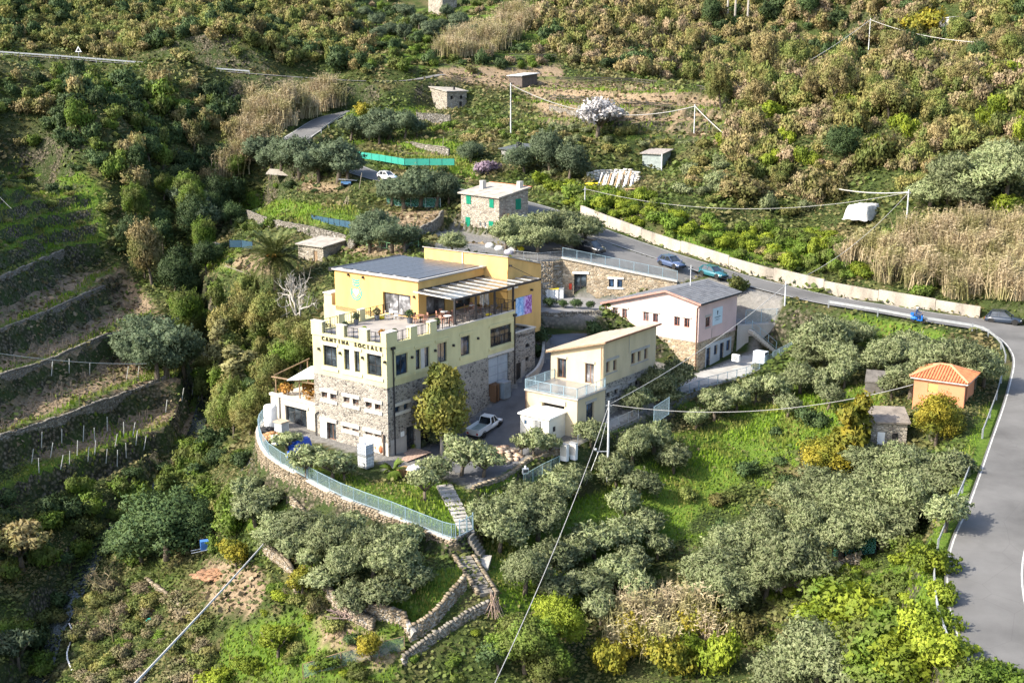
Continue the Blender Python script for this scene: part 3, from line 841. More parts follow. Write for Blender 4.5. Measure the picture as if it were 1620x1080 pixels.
# parapet band, crenels and copings
mb = MB(); mb.box(-.08, WL, -.08, .42, 10.3, 10.58); mb.box(-.08, .42, .42, WB + .08, 10.3, 10.58); mb.box(.42, 11.3, WB - .34, WB + .08, 10.3, 10.58)
mb.build('parapet_band', yellow_pl, MAIN)
mb = MB(); mb.box(7.4, WL + .05, -.12, .3, 10.582, 10.66); mb.build('coping', trim_pale, MAIN)
for (x0, x1, y0, y1) in [(-.08, .42, 8.55, WB + .08), (-.08, .42, 5.53, 6.58), (-.08, .42, 2.43, 3.49), (-.08, 1.5, -.08, .62), (3.42, 4.4, -.08, .42), (6.3, 7.32, -.08, .42), (3.4, 4.3, WB - .34, WB + .08), (6.5, 7.3, WB - .34, WB + .08)]:
    p = MB(); p.box(x0, x1, y0, y1, 10.582, 11.68); q = p.build('parapet_pillar', yellow_pl, MAIN)
    c = MB(); c.box(x0 - .03, x1 + .03, y0 - .03, y1 + .03, 11.682, 11.75); c.build('cap', trim_pale, q)
for a, b in [((.2, 6.58), (.2, 8.55)), ((.2, 3.49), (.2, 5.53)), ((.2, .62), (.2, 2.43)), ((1.5, .15), (3.42, .15)), ((4.4, .15), (6.3, .15)), ((7.32, .1), (WL - .05, .1)), ((WL - .05, .1), (WL - .05, 2.6)), ((.42, WB - .15), (3.4, WB - .15)), ((4.3, WB - .15), (6.5, WB - .15)), ((7.3, WB - .15), (11.2, WB - .15))]:
    z = 10.58 if a[0] < 7.3 and b[0] < 12 else 10.66
    fence('railing', None, [(*a, z), (*b, z)], 1.0, dark_metal, MAIN, step=1.05, bal=0.35, r=0.022)
mb = MB(); mb.box(.42, 11.36, .42, WB - .34, 10.2, 10.42); mb.box(11.36, WL - .02, .42, 5.9, 10.2, 10.42); mb.build('terrace_floor', terrace_floor, MAIN)
# openings of the upper floor
for (u0, u1, t0, t1) in upA: window(MAIN, A0, u0, u1, t0, t1, frame_dark, glass, 1 if u1 - u0 > 1.2 else 0, (8.3,))
for (u0, u1, t0, t1) in upB[:-1]: window(MAIN, B0, u0, u1, t0, t1, frame_dark, glass_blue, 1 if u1 - u0 > 1.2 else 0, ())
window(MAIN, B0, *upB[-1], frame_dark, glass, 3, ())
for (f, u0, u1) in [(A0, 6.5, 8.74), (A0, 3.27, 5.92), (A0, .46, 2.74), (B0, 1.1, 3.3), (B0, 3.98, 6.6), (B0, 7.1, 9.28), (B0, 10.95, 13.05), (B0, 15.82, 20.1)]:
    slab(MAIN, f, u0, u1, 9.44, 9.72, .09, trim_pale if f is A0 else yellow_pl)
    slab(MAIN, f, u0 - .02, u1 + .02, 6.88, 7.18, .11, trim_pale if f is A0 else yellow_pl, 'window_sill')
fence('window_rail', None, [(16.15, .05, 7.28), (19.75, .05, 7.28)], .95, dark_metal, MAIN, step=1.2, bal=.14)
for (u0, u1) in [(6.7, 8.55), (.7, 2.56)]: pass
slabc = MB(); A0.box(slabc, 4.27, 4.92, 7.3, 9.43, -.02, .25); slabc.build('window_pier', trim_pale, MAIN)
slabc = MB(); B0.box(slabc, 4.91, 5.49, 7.24, 9.27, -.02, .25); slabc.build('window_pier', trim_pale, MAIN)
# stone storeys
for (u0, u1) in rowA_mid: window(MAIN, A0, u0, u1, 3.97, 4.52, frame_brown, glass, 1, (), .2, .05)
for (u0, u1) in rowA_low: window(MAIN, A0, u0, u1, 1.16, 1.44, frame_brown, glass, 0, (), .2, .04)
for (u0, u1) in rowB_mid: window(MAIN, B0, u0, u1, 3.62, 4.2, frame_dark, glass_blue, 0, (), .2, .05)
for (u0, u1) in [(6.76, 9.2), (3.67, 6.1), (.67, 3.06)]:
    slab(MAIN, A0, u0, u1, 4.57, 4.9, .14); slab(MAIN, A0, u0 + .02, u1 - .02, 3.46, 3.8, .11, name='window_sill')
for (u0, u1) in [(8.21 - 1.26 + .84, 8.2), (4.67, 5.08), (1.7, 2.07)]:
    slab(MAIN, A0, u0, u1, 3.8, 4.57, .03, name='window_pier')
for (u0, u1) in [(3.84, 6.33), (.82, 3.31)]:
    slab(MAIN, A0, u0, u1, 1.5, 1.86, .14); slab(MAIN, A0, u0, u1, .78, 1.14, .11, name='window_sill')
slab(MAIN, A0, 6.95, 9.37, 1.5, 1.87, .14); slab(MAIN, A0, 8.45, 9.35, -.3, 1.48, .05, white_paint, 'white_panel')
window(MAIN, A0, 7.19, 8.39, -.35, 1.46, frame_brown, glass, 1, (), .2, .07, 'door')
slab(MAIN, A0, .05, 3.98, -.6, .76, .03, trim_pale, 'plaster_base')
for (u0, u1) in [(.88, 3.22), (4.1, 6.4), (7.4, 9.7)]:
    slab(MAIN, B0, u0, u1, 4.25, 4.55, .12, trim_pale); slab(MAIN, B0, u0, u1, 3.3, 3.6, .1, trim_pale, 'window_sill')
slab(MAIN, B0, .3, 2.58, -2, .95, .03, grey_trim, 'plaster_base')
window(MAIN, B0, 2.62, 3.88, -1.1, 1.73, frame_dark, glass, 1, (.2,), .2, .08, 'door')
slab(MAIN, B0, 3.92, 4.63, -2, 2.0, .05, grey_trim, 'door_pier')
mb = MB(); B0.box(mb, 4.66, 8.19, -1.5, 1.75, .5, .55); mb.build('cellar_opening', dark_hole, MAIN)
slab(MAIN, B0, 1.75, 2.25, 1.0, 1.5, .05, white_paint, 'notice_board')
# garage door with sections
mb = MB(); B0.box(mb, 15.77, 19.38, 1.5, 6.1, .2, .25)
gd = mb.build('garage_door', mat('garage_steel', (.26, .29, .32), 0.5, 0.2, 1, 10, 0), MAIN)
for i in range(4):
    for j in range(2):
        mb = MB(); B0.box(mb, 15.9 + j * 1.77, 17.5 + j * 1.77, 2.1 + i * 1.0, 3.0 + i * 1.0, .17, .2); mb.build('door_section', mat('garage_panel', (.33, .37, .41), 0.5, 0.15, 1, 10, 0) if 'garage_panel' not in MATS else MATS['garage_panel'], gd)
slab(MAIN, B0, 15.6, 20.3, 6.2, 6.5, .06, trim_pale, 'lintel')
# downpipes and wall lamps
for (x, y, z0) in [(.85, -.1, -1.2), (20.3, -.1, 2.2)]:
    mb = MB(); mb.tube([(x, y, z0), (x, y, 10.0)], .07, 6); mb.box(x - .25, x + .25, y - .12, y + .1, 9.98, 10.22); mb.build('downpipe', dark_metal, MAIN)
mb = MB(); mb.tube([(-.1, 9.95, -.3), (-.1, 9.95, 2.0), (-.1, 9.5, 2.3)], .06, 6); mb.build('downpipe', dark_metal, MAIN)
mb = MB(); mb.tube([(-.15, .55, -.6), (-.15, .55, 1.6)], .1, 6); mb.build('flue_pipe', mat('brown_pipe', (.22, .16, .12)), MAIN)
lamp_me = MB().box(-.22, 0, -.09, .09, -.12, .12).mesh('wall_lamp', dark_metal)
for (a, b, z, rz) in [(0, 9.13, 8.92, 0), (0, 6.17, 8.92, 0), (0, 3.12, 8.9, 0), (0, .17, 8.9, 0), (3.55, 0, 8.7, R(90)), (7.05, 0, 8.7, R(90)), (9.9, 0, 8.7, R(90)), (13.9, 0, 8.7, R(90)), (11.37, 16.0, 14.1, 0), (11.37, 13.8, 14.05, 0), (11.37, 6.44, 12.75, 0)]:
    o = link_mesh('wall_lamp', lamp_me, MAIN); o.location = (a, b, z); o.rotation_euler = (0, 0, rz)
# lettering: each letter stands proud of the wall
def text_part(txt, size, par, loc, rot, m, name='lettering', ext=0.03, spacing=1.0, bold=0.0):
    cu = bpy.data.curves.new(name, 'FONT'); cu.body = txt; cu.size = size; cu.extrude = ext; cu.space_character = spacing; cu.offset = bold
    cu.align_x = 'CENTER'; cu.materials.append(m)
    o = bpy.data.objects.new(name, cu); COL.objects.link(o); o.parent = par; o.location = loc; o.rotation_euler = rot
    bpy.context.view_layer.update()
    me = bpy.data.meshes.new_from_object(o); bpy.data.objects.remove(o); bpy.data.curves.remove(cu)
    me.materials.clear(); me.materials.append(m)
    q = link_mesh(name, me, par); q.location = loc; q.rotation_euler = rot
    return q
black_paint = mat('black_letters', (.02, .018, .015), 0.5, 0.1, 2, 2, 0)
word = 'CANTINA SOCIALE'
for i, ch in enumerate(word):
    if ch == ' ': continue
    text_part(ch, .54, MAIN, (-.07, 8.5 - (8.5 - .68) * i / (len(word) - 1), 9.88), (R(90), 0, R(-90)), black_paint, 'letter', .03, 1, .014)
# orange top storey
A1, B1 = FA(11.37), FB(5.9)
mb = MB()
A1.wall(mb, 5.9, 18.2, 9.9, 14.5, [(6.97, 10.98, 10.44, 12.78)], .35)
B1.wall(mb, 11.37, 22.5, 10.42, 14.5, [(12.65, 15.95, 10.5, 12.62), (17.35, 20.3, 10.5, 12.6)], .35)
FB(18.2).wall(mb, 11.37, 22.5, 4, 14.5); FA(22.5).wall(mb, 2.6, 18.2, 4, 14.5)
mb.build('orange_wall', orange_pl, MAIN)
window(MAIN, A1, 7.0, 10.95, 10.46, 12.76, frame_dark, glass, 1, (), .25, .09)
window(MAIN, B1, 12.68, 15.92, 10.52, 12.6, frame_dark, glass, 1, (), .25, .08)
window(MAIN, B1, 17.38, 20.27, 10.52, 12.58, frame_dark, glass, 1, (), .25, .08)
mb = MB(); mb.prism([(11.2, 5.72), (22.6, 5.72), (22.6, 18.35), (11.2, 18.35)], 14.42, 14.56); mb.build('flat_roof', mat('grey_roof', (.40, .40, .40), 0.9, 0.2, 0.6, 10, 0.1), MAIN)
mb = MB(); mb.box(11.12, 22.62, 18.36, 18.9, 14.3, 14.62); mb.build('roof_edge', dark_metal, MAIN)
mb = MB(); mb.box(11.1, 11.2, 5.6, 18.4, 14.45, 14.62); mb.box(11.2, 22.6, 5.6, 5.72, 14.45, 14.62); mb.build('roof_flashing', grey_trim, MAIN)
# solar panels lie on the flat roof in five rows
solar = mat('solar_cell', (.075, .08, .09), 0.35, 0.35, 1.5, 6, 0, spec=0.5)
sp_me = MB().box(-.5, .5, -.8, .8, 0, .05).mesh('solar_panel', solar)
for i in range(10):
    for j in range(6):
        o = link_mesh('solar_panel', sp_me, MAIN); o.location = (12.3 + i * 1.03, 7.0 + j * 1.98, 14.64); o.rotation_euler = (R(3), 0, 0)
# emblem: three wavy bars over a ring that holds a white heart-shaped bunch
teal = mat('teal_paint', (.0, .40, .30), 0.6, 0.1, 2, 2, 0)
def arc_bar(cy, cz, r, a0, a1, w, n=18, x=11.34):
    mb = MB()
    for i in range(n):
        t0, t1 = R(a0 + (a1 - a0) * i / n), R(a0 + (a1 - a0) * (i + 1) / n)
        q = []
        for rr in (r - w / 2, r + w / 2):
            for t in (t0, t1): q.append((cy - rr * math.cos(t), cz + rr * math.sin(t)))
        y = [q[0], q[1], q[3], q[2]]
        mb.add([(x, *p) for p in y] + [(x + .05, *p) for p in y], [(0, 1, 2, 3), (0, 4, 5, 1), (2, 1, 5, 6), (3, 2, 6, 7), (0, 3, 7, 4)])
    return mb
ly, lz = 14.92, 12.22
mb = arc_bar(ly, lz, .78, -215, 60, .13); mb2 = arc_bar(ly, lz, .56, -200, 20, .1); mb.add(mb2.v, mb2.f)
for k, zz in enumerate((13.0, 13.28, 13.55)):
    for sgn in (1,):
        t = arc_bar(ly, zz + 1.0, 1.0 + .0 * k, -90 - 33, -90 + 33, .13, 10); mb.add(t.v, t.f)
mb.build('emblem', teal, MAIN)
mb = MB(); hp = []
for i in range(24):
    t = 2 * math.pi * i / 24
    hp.append((ly - .028 * 16 * math.sin(t) ** 3, lz + .05 + .03 * (13 * math.cos(t) - 5 * math.cos(2 * t) - 2 * math.cos(3 * t) - math.cos(4 * t))))
mb.add([(11.32, *p) for p in hp] + [(11.365, *p) for p in hp], [tuple(range(24))] + [(i, (i + 1) % 24, 24 + (i + 1) % 24, 24 + i) for i in range(24)])
mb.build('emblem_heart', white_paint, MAIN)
# cream side block, left
mb = MB(); mb.box(11.5, 20, 18.9, 20.15, 2, 11.55); mb.build('side_block', cream_pl, MAIN)
mb = MB(); mb.box(11.4, 20.1, 18.9, 20.25, 11.552, 11.7); mb.build('coping', trim_pale, MAIN)
# tall rear block with a single-pitch roof
mb = MB(); mb.prism([(22.6, 2.6), (28.9, 2.6), (28.9, 14.8), (22.6, 14.8)], 6.5, [15.85, 14.3, 14.3, 15.85]); mb.build('rear_block', orange_pl, MAIN)
mb = MB(); mb.prism([(22.45, 2.45), (29.05, 2.45), (29.05, 14.95), (22.45, 14.95)], [15.9, 14.28, 14.28, 15.9], [16.0, 14.38, 14.38, 16.0]); mb.build('rear_roof', grey_trim, MAIN)
mb = MB(); mb.tube([(22.52, 9.0, 14.5), (22.52, 9.0, 15.8)], .06, 6); mb.build('downpipe', white_paint, MAIN)
# picture panel on the shaded orange wall
m, nt, bs, out = _nt('grape_poster')
v_ = _coord(nt); n1 = _noise(nt, v_, 1.6, 5, .7); n2 = nt.nodes.new('ShaderNodeTexVoronoi'); n2.inputs['Scale'].default_value = 3.2; nt.links.new(v_, n2.inputs['Vector'])
sx = nt.nodes.new('ShaderNodeSeparateXYZ'); nt.links.new(v_, sx.inputs[0])
blue_ = _ramp(nt, n1, [(0.3, (.05, .16, .50)), (0.5, (.25, .50, .85)), (0.68, (.80, .85, .95))]); purp = _ramp(nt, n2.outputs['Distance'], [(0.05, (.45, .12, .50)), (0.4, (.18, .03, .28)), (.7, (.6, .4, .75))])
mr = nt.nodes.new('ShaderNodeMapRange'); mr.inputs['From Min'].default_value = 25.2; mr.inputs['From Max'].default_value = 25.9; nt.links.new(sx.outputs[0], mr.inputs['Value'])
nt.links.new(_mix(nt, mr.outputs[0], blue_, purp), bs.inputs['Base Color']); bs.inputs['Roughness'].default_value = .6
mb = MB(); mb.box(24.0, 27.0, 2.52, 2.6, 8.95, 11.05); mb.build('poster_panel', m, MAIN)
for (x, z) in [(26.9, 11.6), (23.6, 10.9), (22.9, 14.9)]:
    mb = MB(); mb.box(x - .1, x + .1, 2.3, 2.6, z - .1, z + .1); mb.build('wall_lamp', dark_metal, MAIN)
mb = MB(); mb.tube([(22.9, 2.5, 14.9), (25.3, 1.2, 13.5)], .03, 5); mb.build('tie_rod', dark_metal, MAIN)
mb = MB(); mb.box(22.5, 24.4, 2.52, 2.58, 12.2, 12.6); mb.build('white_panel', white_paint, MAIN)
# pergola with glass roof over the terrace
def mat_canopy():
    m, nt, bs, out = _nt('canopy_glass')
    bs.inputs['Base Color'].default_value = (.16, .16, .15, 1); bs.inputs['Roughness'].default_value = 0.12; bs.inputs['Specular IOR Level'].default_value = .7
    tr = nt.nodes.new('ShaderNodeBsdfTransparent'); mx = nt.nodes.new('ShaderNodeMixShader'); mx.inputs[0].default_value = 0.62
    nt.links.new(tr.outputs[0], mx.inputs[1]); nt.links.new(bs.outputs[0], mx.inputs[2]); nt.links.new(mx.outputs[0], out.inputs['Surface'])
    return m
cz = lambda b: 13.3 + (b - .2) * .03
mb = MB(); cg = mat_canopy()
canopy_frame = MB()
for (x0, x1, y1) in [(10.5, 22.4, 5.8), (22.4, 25.4, 2.5)]:
    for i in range(int(round((x1 - x0) / 1.5))):
        n_ = int(round((x1 - x0) / 1.5)); a, b = x0 + (x1 - x0) * i / n_, x0 + (x1 - x0) * (i + 1) / n_
        g = MB(); g.prism([(a + .05, .25), (b - .05, .25), (b - .05, y1), (a + .05, y1)], [cz(.25), cz(.25), cz(y1), cz(y1)], [cz(.25) + .03, cz(.25) + .03, cz(y1) + .03, cz(y1) + .03]); g.build('canopy_pane', cg, MAIN)
        canopy_frame.bar((a, .2, cz(.2) + .02), (a, y1, cz(y1) + .02), .09, .12)
canopy_frame.bar((25.4, .2, 13.32), (25.4, 2.5, cz(2.5)), .09, .12)
canopy_frame.build('canopy_rafters', mat('pale_rafter', (.55, .53, .50), 0.6, 0.1), MAIN)
mb = MB(); mb.bar((10.4, .15, 13.28), (25.5, .15, 13.28), .14, .24); mb.bar((10.45, .2, 13.3), (11.3, 5.85, 13.46), .12, .2); mb.bar((25.45, .2, 13.28), (25.45, 2.5, 13.36), .1, .2); mb.bar((11.3, 5.8, 13.47), (22.4, 5.8, 13.47), .12, .2)
mb.build('canopy_beam', dark_metal, MAIN)
for (x, y) in [(10.6, .3), (14.1, .35), (17.3, .35), (20.5, .3)]:
    mb = MB(); mb.box(x - .09, x + .09, y - .09, y + .09, 10.42, 13.2); mb.build('canopy_post', dark_metal, MAIN)
# stone flank with planter, right end
mb = MB(); f = FB(.02); f.wall(mb, WL, 24.2, -.5, 8.0, [(22.4, 23.15, 6.0, 6.45), (22.4, 23.15, 4.5, 4.96), (20.7, 21.6, 2.0, 4.6)], .3); FA(24.2).wall(mb, .02, 3, 0, 8); mb.box(WL, 24.2, .02, 2.6, 7.4, 7.7)
mb.build('stone_wall', stone_face, MAIN)
mb = MB(); mb.box(20.45, 24.3, -.06, .25, 8.0, 8.14); mb.box(24.0, 24.3, .25, 2.6, 8.0, 8.14); mb.build('coping', trim_pale, MAIN)
for z in ((6.0, 6.45), (4.5, 4.96)):
    mb = MB(); f.box(mb, 22.4, 23.15, z[0], z[1], .2, .25); mb.build('vent', dark_metal, MAIN)
mb = MB(); f.box(mb, 20.72, 21.58, 2.0, 4.58, .12, .18); mb.build('door', frame_dark, MAIN)
# plaster piers beside the low door
slab(MAIN, f, 21.6, 22.3, 1.8, 4.75, .06, grey_trim, 'door_pier')

# ---- left annex with pergola and vines
ANX = thing('cellar_annex', 'low beige annex with a wide dark door left of the winery', 'annex', (-11.98, 110.74, 0), R(A_MAIN))
mb = MB(); FA(.6).wall(mb, WB + .02, 17.4, -1.5, 2.6, [(12.0, 15.2, -.6, 1.9)], .4); FB(17.4).wall(mb, .6, 7, -3, 2.6); mb.quad((.6, WB + .02, 2.55), (7, WB + .02, 2.55), (7, 17.4, 2.55), (.6, 17.4, 2.55)); mb.build('wall', mat('beige_render', (.52, .46, .37), 0.9, 0.2, 0.5, 15, .1, streak=True), ANX)
mb = MB(); mb.box(.5, .9, WB + .02, 17.5, 2.6, 2.85); mb.build('coping', trim_pale, ANX)
window(ANX, FA(.6), 12.02, 15.18, -.6, 1.88, frame_dark, glass, 2, (), .25, .08, 'door')
slab(ANX, FA(.6), 11.7, 15.5, 1.92, 2.2, .12)
mb = MB(); mb.tube([(.5, 16.0, -.5), (.5, 16.0, 2.7)], .08, 6); mb.build('downpipe', grey_trim, ANX)
mb = MB()
for y in (10.3, 13.2, 16.8): mb.bar((.9, y, 2.8), (.9, y, 4.8), .1); mb.bar((5.5, y, 2.8), (5.5, y, 5.6), .1); mb.bar((.7, y, 4.8), (5.8, y, 5.6), .1)
mb.bar((.7, WB, 4.9), (.7, 17.2, 4.6), .12); mb.build('pergola_frame', wood, ANX)
mb = MB(); mb.prism([(.3, WB + .05), (4.5, WB + .05), (4.5, 15.2), (.3, 14.4)], [5.6, 6.1, 5.2, 4.7], [5.68, 6.18, 5.28, 4.78]); mb.build('awning', white_paint, ANX)
mb = MB(); mb.bar((.7, WB + .1, 3.4), (.7, 12.2, 3.4), .06); mb.bar((.7, WB + .1, 3.0), (.7, 12.2, 3.0), .06); mb.build('guard_rail', wood, ANX)

# ---- beige house
BE = thing('beige_house', 'cream two-step house with a railed roof terrace and a tan single-pitch roof', 'house', (6.48, 114.29, 0), R(53))
A0, B0 = FA(0), FB(0); AU = FA(5.15); BU = FB(.28)
mb = MB(); A0.wall(mb, 0, 6.3, -1.5, 4.1, [(1.52, 4.35, .3, 3.2)], .5); B0.wall(mb, 0, 5.15, -2, 4.1, [(1.66, 3.1, .6, 3.28)], .4); FB(6.3).wall(mb, 0, 5.15, -1, 4.1)
mb.build('lower_wall', cream_pl, BE)
mb = MB(); mb.box(-.15, 5.15, -.15, 6.45, 4.1, 4.26); mb.build('terrace_slab', grey_trim, BE)
mb = MB(); mb.box(-.05, 5.14, -.05, 6.35, 4.262, 4.29); mb.build('terrace_floor', mat('grey_tiles', (.23, .225, .22), 0.25, 0.12, 0.8, 8, 0, spec=.6), BE)
fence('railing', None, [(5.1, 6.35, 4.29), (-.05, 6.35, 4.29), (-.05, .0, 4.29), (5.1, .0, 4.29)], 1.0, blue_rail, BE, step=1.7, bal=.14, r=.022)
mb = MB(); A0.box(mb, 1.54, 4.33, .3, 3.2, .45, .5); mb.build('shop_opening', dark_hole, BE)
mb = MB()
for i in range(14): mb.box(.25, .4, 1.7 + .19 * i, 1.78 + .19 * i, .4 + .1 * (i % 3), 2.2 + .3 * ((i * 7) % 4) / 3)
mb.build('shop_goods', mat('dark_goods', (.08, .03, .06), .8, .8, 6, 10, 0), BE)
window(BE, B0, 1.68, 3.08, .6, 3.26, frame_dark, glass_blue, 1, (), .2, .07, 'door')
slab(BE, A0, 1.35, 4.62, 3.24, 3.7, .1, grey_trim); slab(BE, B0, 1.5, 3.5, 3.3, 3.6, .04, grey_trim)
# upper storey
zr = lambda b: 8.95 - (b - .28) * .268
mb = MB()
hu = [(4.88, 6.02, 4.42, 6.55), (1.42, 2.52, 4.42, 6.52)]
AU.wall(mb, .28, 6.85, 4.1, 7.05, hu, .3); mb.quad(AU.p(.28, 7.05), AU.p(6.85, 7.05), AU.p(6.85, zr(6.85)), AU.p(.28, zr(.28)))
hb = [(5.65, 6.35, 5.65, 6.82), (7.02, 7.7, 5.6, 6.72), (10.6, 11.4, 5.58, 6.75), (11.92, 12.62, 5.58, 6.72), (13.25, 13.98, 5.58, 6.75)]
BU.wall(mb, 5.15, 15.7, 4.5, 8.95, hb, .3); FB(6.85).wall(mb, 5.15, 15.7, 1, zr(6.85)); FA(15.7).wall(mb, .28, 6.85, 1, 7.05); mb.quad(FA(15.7).p(.28, 7.05), FA(15.7).p(6.85, 7.05), FA(15.7).p(6.85, zr(6.85)), FA(15.7).p(.28, zr(.28)))
mb.build('upper_wall', cream_pl, BE)
mb = MB(); hs = [(5.85, 6.5, 3.0, 3.5), (7.4, 8.05, 3.0, 3.5), (10.2, 11.0, 3.0, 3.55), (11.6, 12.3, 3.0, 3.55)]
BU.wall(mb, 5.15, 15.7, -2, 4.5, hs, .3, .03); mb.build('stone_base', stone_face, BE)
mb = MB(); mb.prism([(4.8, -.1), (16.0, -.1), (16.0, 7.25), (4.8, 7.25)], [zr(-.1), zr(-.1), zr(7.25), zr(7.25)], [zr(-.1) + .13, zr(-.1) + .13, zr(7.25) + .13, zr(7.25) + .13]); rf = mb.build('roof', roof_tan, BE)
mb = MB(); mb.bar((4.75, -.14, zr(-.14) + .03), (16.05, -.14, zr(-.14) + .03), .1, .16); mb.build('fascia', frame_brown, rf)
mb = MB(); mb.bar((4.76, -.1, zr(-.1) - .02), (4.76, 7.25, zr(7.25) - .02), .08, .14); mb.build('fascia', wood, rf)
# slab courses that step down the roof
for i in range(9):
    y0, y1 = -.05 + i * .81, .76 + i * .81
    mb = MB(); mb.prism([(4.82, y0), (15.98, y0), (15.98, y1 + .04), (4.82, y1 + .04)], [zr(y0) + .135] * 2 + [zr(y1) + .135] * 2, [zr(y0) + .145] * 2 + [zr(y1) + .19] * 2); mb.build('roof_course', roof_tan, rf)
for (u0, u1, t0, t1) in hu: window(BE, AU, u0, u1, t0, t1, frame_brown, glass, 1, (), .2, .07, 'door')
for (u0, u1, t0, t1) in hb: window(BE, BU, u0, u1, t0, t1, frame_brown, glass, 0, (), .2, .07)
for (u0, u1, t0, t1) in hs: window(BE, FB(.31), u0, u1, t0, t1, frame_dark, glass, 0, (), .2, .06)
for (f, u0, u1, t) in [(AU, 4.8, 6.3, 6.58), (AU, 1.3, 2.75, 6.56), (BU, 5.6, 8.05, 6.86), (BU, 10.45, 14.3, 6.8), (FB(.31), 5.65, 8.3, 3.55), (FB(.31), 10.0, 12.6, 3.6)]: slab(BE, f, u0, u1, t, t + .26, .09, grey_trim)
for (f, u0, u1, t) in [(BU, 5.55, 7.8, 5.44), (BU, 10.5, 14.1, 5.42), (FB(.31), 5.7, 8.2, 2.7)]: slab(BE, f, u0, u1, t, t + .12, .06, grey_trim, 'window_sill')
for (x, y, z0, z1) in [(5.0, .45, 4.3, 8.5), (-.1, 6.25, .5, 4.1)]:
    mb = MB(); mb.tube([(x, y, z0), (x, y, z1)], .05, 6); mb.build('downpipe', frame_brown, BE)
mb = MB(); mb.tube([(10.0, .2, 6.9), (10.0, .2, 8.8)], .03, 5); mb.build('cable', grey_trim, BE)
mb = MB(); B0.box(mb, 1.1, 1.5, 1.0, 1.5, -.15, 0); mb.build('letter_box', wood, BE)

# ---- pink house
PK = thing('pink_house', 'pale pink gabled house with a slate roof and a blue sign panel', 'house', (21.58, 135.1, 0), R(51))
A0, B0 = FA(0), FB(0)
WP, LP, RB = 13.1, 9.0, 4.4
zg = lambda b: 10.6 - (RB - b) * .215 if b < RB else 10.6 - (b - RB) * .283
hp_ = [(11.25, 11.98, 6.7, 7.74), (9.88, 10.6, 6.73, 7.8), (6.8, 7.56, 6.7, 7.8), (5.5, 6.22, 6.75, 7.76), (2.52, 3.28, 6.7, 7.78), (1.2, 1.92, 6.7, 7.78)]
mb = MB(); A0.wall(mb, 0, WP, 5.1, zg(WP), hp_, .25); mb.add([A0.p(0, zg(WP)), A0.p(WP, zg(WP)), A0.p(RB, zg(RB)), A0.p(0, zg(0))], [(0, 1, 2, 3)])
mb.build('gable_wall', pink_pl, PK)
mb = MB(); hq = [(1.6, 2.72, 6.62, 7.8)]
B0.wall(mb, 0, LP, 5.1, zg(0), hq, .25); FA(LP).wall(mb, 0, WP, 5, zg(WP)); mb.add([FA(LP).p(0, zg(WP)), FA(LP).p(WP, zg(WP)), FA(LP).p(RB, zg(RB)), FA(LP).p(0, zg(0))], [(0, 1, 2, 3)]); FB(WP).wall(mb, 0, LP, 5, zg(WP))
mb.build('side_wall', mat('rose_plaster', (.58, .42, .39), 0.9, 0.13, 0.5, 18, .05), PK)
hl = [(2.0, 2.98, 1.7, 4.05), (3.78, 4.62, 2.9, 4.07), (5.2, 6.18, 1.85, 4.1), (6.75, 7.7, 2.85, 4.12)]
mb = MB(); A0.wall(mb, 0, WP, 0, 5.1, [(6.5, 7.4, 2.6, 3.6), (8.2, 9.1, 2.6, 3.6), (4.6, 5.4, 2.6, 3.6)], .25, .03); B0.wall(mb, 0, LP, 0, 5.1, hl, .3, .03); mb.build('stone_base', stone_warm, PK)
mb = MB(); B0.wall(mb, 1.75, 7.95, 1.6, 4.5, hl, .05, -.04); mb.build('plaster_surround', mat('blue_grey_plaster', (.40, .42, .43), .9, .15, .6), PK)
for i, (u0, u1, t0, t1) in enumerate(hl): window(PK, B0, u0, u1, t0, t1, mat('navy_frame', (.02, .035, .07), .5) if 'navy_frame' not in MATS else MATS['navy_frame'], glass_blue, 0, (), .15, .07, 'door' if i in (0, 2) else 'window')
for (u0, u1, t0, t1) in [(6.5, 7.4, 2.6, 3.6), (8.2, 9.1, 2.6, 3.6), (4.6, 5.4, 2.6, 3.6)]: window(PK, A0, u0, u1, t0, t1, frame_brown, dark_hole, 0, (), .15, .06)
red_frame = mat('red_brown_frame', (.28, .10, .07), .6)
for (u0, u1, t0, t1) in hp_: window(PK, A0, u0, u1, t0, t1, red_frame, glass, 1, (), .12, .08)
window(PK, B0, *hq[0], red_frame, glass, 1, (), .12, .08)
for (u0, u1) in [(9.7, 12.1), (5.27, 7.85), (.94, 3.43)]:
    slab(PK, A0, u0, u1, 7.84, 8.0, .1, trim_pale)
    slab(PK, A0, u0 + .05, u0 + 2.45, 6.56, 6.68, .05, trim_pale, 'window_sill')
slab(PK, B0, 1.4, 2.85, 7.84, 8.1, .06, grey_trim); slab(PK, B0, 1.5, 2.8, 6.46, 6.6, .06, grey_trim, 'window_sill')
